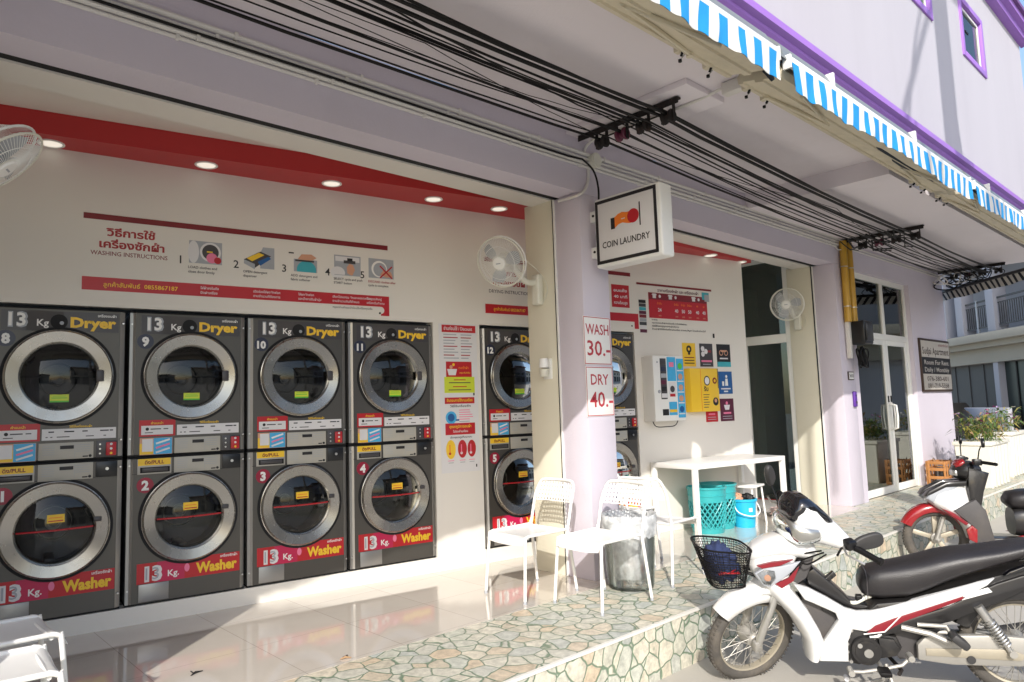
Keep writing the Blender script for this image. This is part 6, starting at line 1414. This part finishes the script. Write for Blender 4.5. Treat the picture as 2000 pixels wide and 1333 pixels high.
    m = MB(); m.prism([(1.045, 0.78), (1.000, 0.79), (1.03, 0.70), (1.055, 0.645), (1.105, 0.610), (1.14, 0.63), (1.09, 0.70)], -0.10, 0.10, bikematt, bev=0.012); m.build('inner_shield', b)
    m = MB(); m.prism([(1.05, 0.665), (1.01, 0.692), (0.93, 0.620), (0.865, 0.560), (0.815, 0.502), (0.72, 0.485), (0.70, 0.47), (0.80, 0.455), (0.92, 0.52), (1.045, 0.60)], -0.065, 0.065, bikeblack, bev=0.012); m.box(0.86, 1.0, -0.02, 0.02, 0.0, 0.03, bikeblack, r=0.005, M=T(0.0, 0, 0.575) @ T(0.93, 0, 0.02) @ RY(0.73) @ T(-0.93, 0, -0.0))
    m.build('centre_beam', b)
    m = MB(); m.prism([(0.74, 0.478), (0.69, 0.52), (0.50, 0.545), (0.18, 0.665), (-0.07, 0.74), (-0.07, 0.69), (0.18, 0.60), (0.52, 0.47)], -0.115, 0.115, bikeblack, bev=0.02); m.tube(bez([(0.86, 0.03, 0.50), (0.80, 0.06, 0.50), (0.74, 0.06, 0.53), (0.70, 0.05, 0.545)]), 0.011, offwhite, 8); m.box(0.755, 0.79, 0.03, 0.07, 0.505, 0.545, blackpl, r=0.006)
    m.build('seat_base', b)
    # seat
    m = MB(); rings = []
    for (x, zb, zt, w) in [(0.765, 0.575, 0.640, 0.050), (0.752, 0.548, 0.672, 0.078), (0.725, 0.530, 0.697, 0.098), (0.66, 0.525, 0.715, 0.112), (0.53, 0.540, 0.742, 0.122), (0.42, 0.585, 0.770, 0.130), (0.346, 0.625, 0.792, 0.132), (0.26, 0.665, 0.808, 0.130), (0.163, 0.700, 0.820, 0.124), (0.05, 0.735, 0.835, 0.115), (-0.09, 0.785, 0.862, 0.100), (-0.22, 0.822, 0.880, 0.082), (-0.27, 0.84, 0.875, 0.05)]:
        rings.append(supell(0, (zb + zt) / 2, w, (zt - zb) / 2, 32, 2.7, 'YZ', x))
    m.loft(rings, seatm); m.build('seat', b, ang=70)
    m = MB(); m.tube([(0.735, y, z) for y, z in [(0.105, 0.54), (0.108, 0.60), (0.104, 0.66), (0.07, 0.69), (0, 0.70), (-0.07, 0.69), (-0.104, 0.66), (-0.108, 0.60)]], 0.003, vdgrey, 5); m.build('seat_piping', b)
    # tail
    for s in (1, -1):
        ya, yb = (0.085, 0.138) if s > 0 else (-0.138, -0.085)
        m = MB(); m.prism([(0.758, 0.357), (0.60, 0.425), (0.36, 0.515), (0.10, 0.655), (-0.02, 0.700), (-0.30, 0.775), (-0.42, 0.80), (-0.40, 0.755), (-0.25, 0.705), (-0.061, 0.640), (0.069, 0.565), (0.198, 0.505), (0.331, 0.438), (0.462, 0.402), (0.663, 0.348)], ya, yb, bikeblack, bev=0.010); m.build('tail_side_cover', b)
        ya, yb = (0.132, 0.1405) if s > 0 else (-0.1405, -0.132)
        m = MB(); m.prism([(0.757, 0.360), (0.714, 0.402), (0.62, 0.445), (0.45, 0.510), (0.246, 0.590), (0.255, 0.572), (0.45, 0.482), (0.566, 0.432), (0.664, 0.370)], ya, yb, bikedkred, bev=0.002); m.prism([(0.262, 0.590), (0.14, 0.635), (0.12, 0.612), (0.27, 0.562)], ya, yb, vwhite, bev=0.002); m.build('red_stripe', b)
        m = MB(); m.tube([(0.515, s * 0.139, 0.535), (0.62, s * 0.140, 0.42), (0.665, s * 0.141, 0.372), (0.775, s * 0.139, 0.352)], 0.0035, vwhite, 5); m.build('panel_seam', b)
        m = MB(); m.prism([(0.06, 0.70), (-0.05, 0.735), (-0.25, 0.80), (-0.27, 0.835), (-0.10, 0.78), (0.03, 0.725)], ya - 0.03 * s if s > 0 else ya, yb if s > 0 else yb + 0.03, visorm, bev=0.006); m.build('grab_rail_cover', b)
    m = MB(); m.box(-0.44, -0.36, -0.07, 0.07, 0.73, 0.80, bikered, r=0.02); m.build('tail_light', b)
    m = MB(); m.box(-0.46, -0.44, -0.10, 0.10, 0.42, 0.60, vwhite, r=0.003); m.tube([(-0.34, 0, 0.72), (-0.45, 0, 0.60)], 0.03, bikeblack, 8); m.build('licence_plate', b)
    # engine
    m = MB()
    m.prism([(0.862, 0.345), (0.82, 0.385), (0.762, 0.360), (0.70, 0.352), (0.60, 0.335), (0.572, 0.270), (0.60, 0.225), (0.70, 0.200), (0.80, 0.160), (0.85, 0.168), (0.876, 0.24)], -0.09, 0.112, enginem, bev=0.02)
    m.cyl((0.765, 0.108, 0.258), (0.765, 0.146, 0.258), 0.078, enginem, 28); m.cyl((0.765, 0.146, 0.258), (0.765, 0.152, 0.258), 0.060, enginem, 28); m.cyl((0.757, 0.150, 0.250), (0.757, 0.158, 0.250), 0.024, lightsteel, 20); m.cyl((0.800, 0.146, 0.290), (0.800, 0.156, 0.290), 0.013, lightsteel, 16)
    for x, z in [(0.835, 0.362), (0.853, 0.325), (0.86, 0.285), (0.862, 0.24), (0.845, 0.185), (0.72, 0.325)]: m.cyl((x, 0.108, z), (x, 0.122, z), 0.010, lightsteel, 10)
    m.prism([(0.70, 0.335), (0.62, 0.328), (0.585, 0.27), (0.61, 0.232), (0.69, 0.215)], 0.11, 0.135, enginem, bev=0.010); m.tube([(0.74, 0.12, 0.33), (0.70, 0.13, 0.34), (0.68, 0.12, 0.355)], 0.012, lightsteel, 8)
    m.tube([(0.88, -0.02, 0.28), (0.97, -0.02, 0.27)], 0.06, dullalloy, 14)
    m.build('engine', b)
    m = MB(); m.prism([(0.70, 0.345), (0.36, 0.375), (0.49, 0.205), (0.58, 0.19)], -0.06, 0.07, bikematt, bev=0.006); m.build('chain_guard_plate', b)
    m = MB(); m.tube([(0.862, 0.19, 0.160), (0.80, 0.20, 0.166), (0.70, 0.205, 0.19), (0.60, 0.20, 0.215), (0.555, 0.19, 0.255)], 0.010, dullalloy, 8); m.cyl((0.862, 0.155, 0.160), (0.862, 0.225, 0.160), 0.017, dullalloy, 10); m.cyl((0.555, 0.16, 0.258), (0.555, 0.22, 0.258), 0.017, dullalloy, 10); m.build('gear_lever', b)
    m = MB(); m.tube([(0.72, -0.20, 0.19), (0.70, 0.20, 0.19)], 0.011, dullalloy, 8); m.box(0.67, 0.73, 0.20, 0.29, 0.178, 0.205, black, r=0.008); m.box(0.67, 0.73, -0.29, -0.20, 0.178, 0.205, black, r=0.008); m.build('footrest', b)
    m = MB(); m.tube([(0.58, 0.135, 0.40), (0.44, 0.150, 0.375), (0.345, 0.165, 0.335)], 0.017, dullalloy, 8); m.tube([(0.50, 0.14, 0.42), (0.36, 0.15, 0.42), (0.33, 0.16, 0.355)], 0.012, dullalloy, 8); m.box(-0.05, 0.05, 0.0, 0.09, -0.022, 0.022, darkpl, r=0.015, M=T(0.315, 0.155, 0.365) @ RY(-0.7)); m.build('pillion_footrest', b)
    m = MB(); m.tube([(0.665, 0.12, 0.18), (0.645, 0.20, 0.08), (0.63, 0.235, 0.012)], 0.012, dullalloy, 8); m.cyl((0.625, 0.24, 0.006), (0.625, 0.24, 0.0), 0.03, dullalloy, 12); m.tube([(0.88, 0.13, 0.10), (0.80, 0.15, 0.075), (0.72, 0.13, 0.095), (0.64, 0.10, 0.10)], 0.008, dullalloy, 6); m.cyl((0.88, 0.12, 0.10), (0.88, 0.16, 0.10), 0.013, vlil, 8); m.tube([(0.60, -0.12, 0.13), (0.56, 0.0, 0.10), (0.60, 0.12, 0.13)], 0.011, iron, 8); m.build('side_stand', b)
    # ---- steered front end, turned toward the left
    piv = Vector((1.20, 0, 0)); A_ = Vector((1.10, 0, 0.75)); d_ = Vector((-math.sin(R(27)), 0, math.cos(R(27))))
    SM = Matrix.Translation(A_) @ Matrix.Rotation(R(34), 4, d_) @ Matrix.Translation(piv - A_)
    UPM = SM @ Matrix.Translation((-0.07, 0, 0.075))
    def fbuild(m, name, ang=40, X=None):
        o = m.build(name, b, ang=ang); o.data.transform(X or SM); return o
    ax = Vector((0.185, 0, 0.268))   # axle in the steered frame
    w = wheel(b, 'front_wheel', SM @ ax, R_=0.287); w.matrix_local = SM @ Matrix.Translation(ax)
    m = MB(); arc_fender(m, bikewhite, 0.318, 0.066, R(44), R(150), 26, M=T(*ax)); 
    fo = fbuild(m, 'front_mudguard', 60)
    m = MB(); rings = []
    for (q, zc, hz, w_) in [(0.20, 0.585, 0.008, 0.05), (0.17, 0.592, 0.02, 0.066), (0.12, 0.602, 0.04, 0.076), (0.06, 0.585, 0.065, 0.084), (0.0, 0.54, 0.09, 0.088), (-0.06, 0.475, 0.09, 0.084), (-0.085, 0.43, 0.05, 0.076)]: rings.append(supell(0, zc, w_, hz, 22, 2.6, 'YZ', q))
    m.loft(rings, bikewhite); fbuild(m, 'mudguard_top', 60)
    for s in (1, -1):
        m = MB(); m.tube([(0.190, s * 0.078, 0.255), (0.155, s * 0.080, 0.37), (0.105, s * 0.080, 0.50), (0.03, s * 0.06, 0.70)], [0.022, 0.024, 0.021, 0.021], lightsteel if s > 0 else dullalloy, 12); m.box(0.165, 0.22, s * 0.078 - 0.02, s * 0.078 + 0.02, 0.225, 0.29, dullalloy, r=0.01); fbuild(m, 'fork_leg')
    m = MB(); m.tube([(0.06, 0, 0.68), (-0.06, 0, 0.92)], 0.03, blackpl, 10); fbuild(m, 'steering_stem')
    # headlight cowl
    m = MB(); rings = []
    for (x, zb, zt, w_) in [(0.045, 0.86, 0.97, 0.075), (0.035, 0.825, 1.03, 0.105), (-0.01, 0.795, 1.075, 0.125), (-0.07, 0.785, 1.055, 0.135), (-0.14, 0.785, 0.985, 0.135), (-0.20, 0.795, 0.935, 0.12), (-0.235, 0.82, 0.90, 0.09)]: rings.append(supell(0, (zb + zt) / 2, w_, (zt - zb) / 2, 26, 2.5, 'YZ', x))
    m.loft(rings, bikewhite); fbuild(m, 'handlebar_cowl', 60, UPM)
    m = MB(); rings = []
    for (x, zb, zt, w_) in [(0.066, 0.87, 0.935, 0.06), (0.056, 0.825, 0.95, 0.100), (0.030, 0.80, 0.952, 0.130), (-0.02, 0.792, 0.945, 0.150), (-0.08, 0.815, 0.925, 0.155)]: rings.append(supell(0, (zb + zt) / 2, w_, (zt - zb) / 2, 26, 2.4, 'YZ', x))
    m.loft(rings, lightsteel); hl = fbuild(m, 'headlight', 60, UPM)
    m = MB(); rings = []
    for (x, zb, zt, w_) in [(0.074, 0.872, 0.936, 0.065), (0.063, 0.822, 0.954, 0.106), (0.036, 0.796, 0.957, 0.136), (-0.016, 0.788, 0.950, 0.156), (-0.08, 0.811, 0.930, 0.160)]: rings.append(supell(0, (zb + zt) / 2, w_, (zt - zb) / 2, 26, 2.4, 'YZ', x))
    m.loft(rings, lensm); lo = m.build('headlight_lens', hl, ang=60); lo.data.transform(UPM)
    m = MB(); rings = []
    for (x, zb, zt, w_) in [(0.058, 0.945, 0.970, 0.05), (0.050, 0.935, 1.022, 0.086), (0.008, 0.935, 1.080, 0.100), (-0.06, 0.92, 1.070, 0.112), (-0.13, 0.89, 1.008, 0.128), (-0.18, 0.875, 0.955, 0.122), (-0.21, 0.87, 0.92, 0.09)]: rings.append(supell(0, (zb + zt) / 2, w_, (zt - zb) / 2, 26, 2.6, 'YZ', x))
    m.loft(rings, visorm); fbuild(m, 'cowl_visor', 60, UPM)
    m = MB(); rings = []
    for s in (1, -1):
        rings = []
        for (y, x, zc, hx_, hz) in [(0.10, -0.13, 0.865, 0.10, 0.07), (0.16, -0.15, 0.862, 0.075, 0.055), (0.22, -0.165, 0.858, 0.05, 0.04), (0.265, -0.175, 0.855, 0.03, 0.028)]: rings.append([(p[0], s * y, p[2]) for p in supell(x, zc, hx_, hz, 18, 2.4, 'XZ', 0)])
        m.loft(rings, bikewhite)
    fbuild(m, 'cowl_wing', 60, UPM)
    for s in (1, -1):
        m = MB(); m.tube([(-0.17, s * 0.25, 0.855), (-0.20, s * 0.31, 0.848), (-0.235, s * 0.43, 0.835)], [0.016, 0.018, 0.017], black, 12); m.cyl((-0.232, s * 0.42, 0.836), (-0.238, s * 0.437, 0.834), 0.022, black, 12); fbuild(m, 'grip', 40, UPM)
        m = MB(); m.box(-0.20, -0.14, s * 0.27 - 0.03, s * 0.27 + 0.03, 0.84, 0.895, blackpl, r=0.012); m.tube([(-0.13, s * 0.27, 0.86), (-0.10, s * 0.33, 0.85), (-0.14, s * 0.42, 0.835)], 0.006, lightsteel, 6); fbuild(m, 'switch_housing', 40, UPM)
        m = MB()
        if s > 0: M = T(-0.335, 0.30, 0.955) @ RZ(R(-12)) @ RY(R(10)) @ RX(R(8)); stem = [(-0.17, 0.26, 0.88), (-0.19, 0.265, 0.925), (-0.25, 0.285, 0.95)]
        else: M = T(-0.20, -0.40, 1.08) @ RZ(R(32)) @ RY(R(-58)); stem = [(-0.16, -0.22, 0.92), (-0.17, -0.28, 0.97), (-0.19, -0.36, 1.02)]
        n = 26; out = []
        for j in range(n):
            a = 2 * math.pi * j / n; out.append((0.088 * math.copysign(abs(math.cos(a)) ** 0.8, math.cos(a)), 0.043 * math.copysign(abs(math.sin(a)) ** 0.8, math.sin(a)) * (1 - 0.22 * math.cos(a))))
        m.prism(out, -0.016, 0.016, darkpl, bev=0.011, M=M, seg=3)
        m.tube(stem, 0.0065, black, 8); mo = fbuild(m, 'mirror')
        m = MB(); m.prism([(x * .88, z * .85) for x, z in out], -0.0175, -0.0162, mirrorglass, M=M); g = m.build('mirror_glass', mo); g.data.transform(SM)
    m = MB()
    for k in range(3): m.tube(bez([SM @ Vector((-0.15, 0.20 - .02 * k, 0.86)), SM @ Vector((-0.05, 0.17 - .05 * k, 0.80)), (1.10 - .02 * k, 0.05, 0.74), (1.06, 0.03, 0.62)], 6), 0.005, black, 6)
    m.build('control_cables', b)
    # wire basket on the front
    BX = Matrix.Translation((1.505, 0.06, 0)) @ RZ(R(14))
    def ring_at(q):   # q 0 bottom .. 1 top
        hx_ = 0.10 + 0.060 * q; hy = 0.12 + 0.055 * q; z = 0.60 + 0.225 * q
        return [(p[0] + 0.02 * q, p[1], z + (0.02 * (p[0] / hx_) * q)) for p in supell(0, 0, hx_, hy, 64, 3.4, 'XY', 0)]
    bk = MB()
    for q, r_ in ((0.0, 0.004), (1.0, 0.006), (0.66, 0.003)):
        bk.tube(ring_at(q), r_, black, 6, closed=True)
    ko = bk.build('front_basket', b); ko.data.transform(BX)
    m = MB(); N = 64; Q = 15
    rg = [ring_at(i / Q) for i in range(Q + 1)]
    for i in range(1, Q): m.tube(rg[i], 0.0019, black, 4, closed=True)
    for j in range(N): m.tube([rg[i][j] for i in range(0, Q + 1, 3)], 0.0019, black, 4, cap=False)
    base = rg[0]
    for k in range(1, 14):
        y = -0.12 + 0.24 * k / 14; m.tube([(-0.09, y, 0.60), (0.09, y, 0.60)], 0.0013, black, 4)
    for k in range(1, 11):
        x = -0.10 + 0.20 * k / 11; m.tube([(x, -0.11, 0.60), (x, 0.11, 0.60)], 0.0013, black, 4)
    mo = m.build('basket_mesh', ko); mo.data.transform(BX)
    m = MB(); m.tube([(1.40, 0.04, 0.66), (1.33, 0.06, 0.64), (1.28, 0.05, 0.62)], 0.010, black, 8); m.tube([(1.40, -0.04, 0.66), (1.33, -0.05, 0.64), (1.28, -0.05, 0.62)], 0.010, black, 8); m.build('basket_stay', b)
    return b, BX
bike, BX = motorbike()
m = MB(); crumple(m, 12, 0.098, 0.108, 0.16, [denim], 31); m.box(-0.07, 0.06, 0.05, 0.105, 0.02, 0.03, vred, r=0.004); m.tube([(-0.05, 0.10, 0.05), (0.0, 0.11, 0.03), (0.06, 0.10, 0.045)], 0.004, vred, 6)
BW = Matrix.Translation((4.80, 1.14, -0.33)) @ RZ(math.atan2(0.846, -0.532)) @ RX(R(-5)) @ BX
o = tag(m.build('folded_clothes', ang=120), 'crumpled navy blue clothes lying in the motorbike basket', 'clothes'); o.matrix_world = BW @ T(0.012, 0, 0.655)

def scooter():
    b = thing('scooter', 'red and white scooter parked farther along the step', 'motorbike', (8.51, 1.27, -0.33), math.atan2(0.847, -0.531))
    wheel(b, 'front_wheel', (1.315, 0, 0.288), R_=0.288, rim=0.228, r_=0.042, spokes=False, mag=True)
    wheel(b, 'rear_wheel', (0.0, 0, 0.262), R_=0.262, rim=0.20, r_=0.046, spokes=False, mag=True)
    m = MB(); arc_fender(m, bikered, 0.30, 0.075, R(25), R(150), 20, M=T(1.315, 0, 0.30)); m.prism([(1.53, 0.485), (1.46, 0.57), (1.35, 0.625), (1.24, 0.58), (1.22, 0.50), (1.34, 0.56)], -0.055, 0.055, bikered, bev=0.02); m.build('front_mudguard', b, ang=60)
    for s in (1, -1):
        m = MB(); m.tube([(1.325, s * 0.07, 0.28), (1.25, s * 0.075, 0.50)], 0.021, dullalloy, 12); m.build('fork_leg', b)
    m = MB(); rings = []
    for (z, xf, xb, w) in [(0.30, 1.06, 0.93, 0.17), (0.40, 1.09, 0.93, 0.19), (0.50, 1.15, 0.95, 0.20), (0.58, 1.30, 0.98, 0.19), (0.65, 1.38, 1.0, 0.17), (0.72, 1.36, 1.01, 0.15), (0.79, 1.24, 1.02, 0.12), (0.83, 1.12, 1.03, 0.09)]: rings.append(supell((xf + xb) / 2, 0, (xf - xb) / 2, w, 26, 2.8, 'XY', z))
    m.loft(rings, bikewhite); m.build('front_cowl', b, ang=50)
    for s in (1, -1):
        ya, yb = (0.06, 0.165) if s > 0 else (-0.165, -0.06)
        m = MB(); m.prism([(1.40, 0.675), (1.375, 0.735), (1.22, 0.815), (1.10, 0.80), (1.21, 0.70), (1.33, 0.625)], ya, yb - 0.03 * s if s > 0 else yb, vgrey, bev=0.03, seg=4); m.build('headlight', b)
        m = MB(); m.prism([(1.41, 0.70), (1.375, 0.752), (1.22, 0.832), (1.04, 0.85), (1.05, 0.80), (1.22, 0.79), (1.345, 0.725)], 0.02 if s > 0 else -0.15, 0.15 if s > 0 else -0.02, bikeblack, bev=0.012); m.build('black_brow', b)
        ya, yb = (0.17, 0.207) if s > 0 else (-0.207, -0.17)
        m = MB(); m.prism([(1.19, 0.575), (1.00, 0.68), (0.92, 0.575), (0.87, 0.306), (1.03, 0.27), (1.03, 0.42)], ya - 0.02 if s > 0 else ya, yb if s > 0 else yb + 0.02, bikematt, bev=0.01); m.build('leg_shield_side', b)
        m = MB(); m.prism([(1.05, 0.44), (1.01, 0.40), (1.02, 0.275), (1.085, 0.31), (1.10, 0.40)], ya, yb + 0.004 if s > 0 else yb, bikered, bev=0.006); m.prism([(1.30, 0.60), (1.20, 0.56), (1.08, 0.46), (1.10, 0.44), (1.22, 0.53)], ya, yb + 0.002, bikedkred, bev=0.004); m.build('red_trim', b)
    m = MB(); m.prism([(1.02, 0.98), (0.84, 0.92), (0.90, 0.74), (0.93, 0.60), (0.86, 0.30), (1.02, 0.28), (1.04, 0.78)], -0.15, 0.15, bikeblack, bev=0.03); m.build('inner_shield', b)
    m = MB(); rings = []
    for (x, zb, zt, w) in [(1.12, 0.90, 0.975, 0.06), (1.09, 0.86, 1.0, 0.10), (1.03, 0.84, 1.03, 0.13), (0.96, 0.86, 1.03, 0.14), (0.90, 0.88, 0.99, 0.12)]: rings.append(supell(0, (zb + zt) / 2, w, (zt - zb) / 2, 24, 2.5, 'YZ', x))
    m.loft(rings, bikeblack); m.box(1.09, 1.125, -0.085, 0.085, 0.885, 0.945, lightsteel, r=0.012); m.build('handlebar_cowl', b, ang=60)
    m = MB(); m.loft([supell(0, 0.985, 0.075, 0.03, 20, 2.4, 'YZ', 1.105), supell(0, 1.0, 0.10, 0.04, 20, 2.4, 'YZ', 1.07), supell(0, 1.02, 0.09, 0.03, 20, 2.4, 'YZ', 1.03)], bikered); m.build('red_cowl_top', b, ang=60)
    m = MB(); m.tube([(0.98, 0.0, 1.0), (0.98, 0.12, 1.01), (0.93, 0.25, 1.03), (0.86, 0.38, 1.02)], 0.016, black, 10); m.tube([(0.98, 0.0, 1.0), (0.98, -0.12, 1.01), (0.93, -0.25, 1.03), (0.86, -0.38, 1.02)], 0.016, black, 10); m.box(0.93, 1.0, 0.18, 0.25, 1.0, 1.06, blackpl, r=0.01); m.box(0.93, 1.0, -0.25, -0.18, 1.0, 1.06, blackpl, r=0.01); m.build('handlebar', b)
    for s in (1, -1):
        m = MB(); m.tube([(0.96, s * 0.22, 1.04), (0.95, s * 0.25, 1.14), (0.94, s * 0.27, 1.18)], 0.006, black, 6); m.prism([(0.06 * math.cos(a), 0.045 * math.sin(a)) for a in [2 * math.pi * k / 18 for k in range(18)]], -0.014, 0.014, blackpl, bev=0.008, M=T(0.93, s * 0.30, 1.215) @ RZ(R(75))); m.build('mirror', b)
    m = MB(); m.prism([(0.93, 0.32), (0.93, 0.24), (0.45, 0.22), (0.40, 0.30), (0.55, 0.31)], -0.16, 0.16, bikeblack, bev=0.02); m.build('floorboard', b)
    m = MB(); rings = []
    for (x, zb, zt, w) in [(0.70, 0.62, 0.68, 0.08), (0.66, 0.58, 0.735, 0.13), (0.55, 0.57, 0.755, 0.15), (0.3, 0.60, 0.77, 0.16), (0.0, 0.64, 0.80, 0.15), (-0.2, 0.68, 0.82, 0.12)]: rings.append(supell(0, (zb + zt) / 2, w, (zt - zb) / 2, 24, 2.7, 'YZ', x))
    m.loft(rings, seatm); m.build('seat', b, ang=60)
    m = MB(); rings = []
    for (x, zb, zt, w) in [(0.66, 0.33, 0.58, 0.12), (0.60, 0.32, 0.60, 0.14), (0.3, 0.40, 0.62, 0.15), (0.0, 0.50, 0.66, 0.14), (-0.3, 0.62, 0.72, 0.10)]: rings.append(supell(0, (zb + zt) / 2, w, (zt - zb) / 2, 24, 2.8, 'YZ', x))
    m.loft(rings, bikeblack)
    for s in (1, -1): m.prism([(0.66, 0.335), (0.55, 0.36), (0.3, 0.46), (0.25, 0.43), (0.5, 0.32)], 0.13 if s > 0 else -0.165, 0.165 if s > 0 else -0.13, bikered, bev=0.01)
    m.build('rear_body', b, ang=60)
    m = MB(); m.tube([(0.55, 0.25, 0.2), (0.5, 0.22, 0.02)], 0.012, dullalloy, 8); m.box(0.0, 0.45, 0.10, 0.17, 0.20, 0.34, darkpl, r=0.03); m.build('side_stand', b)
scooter()
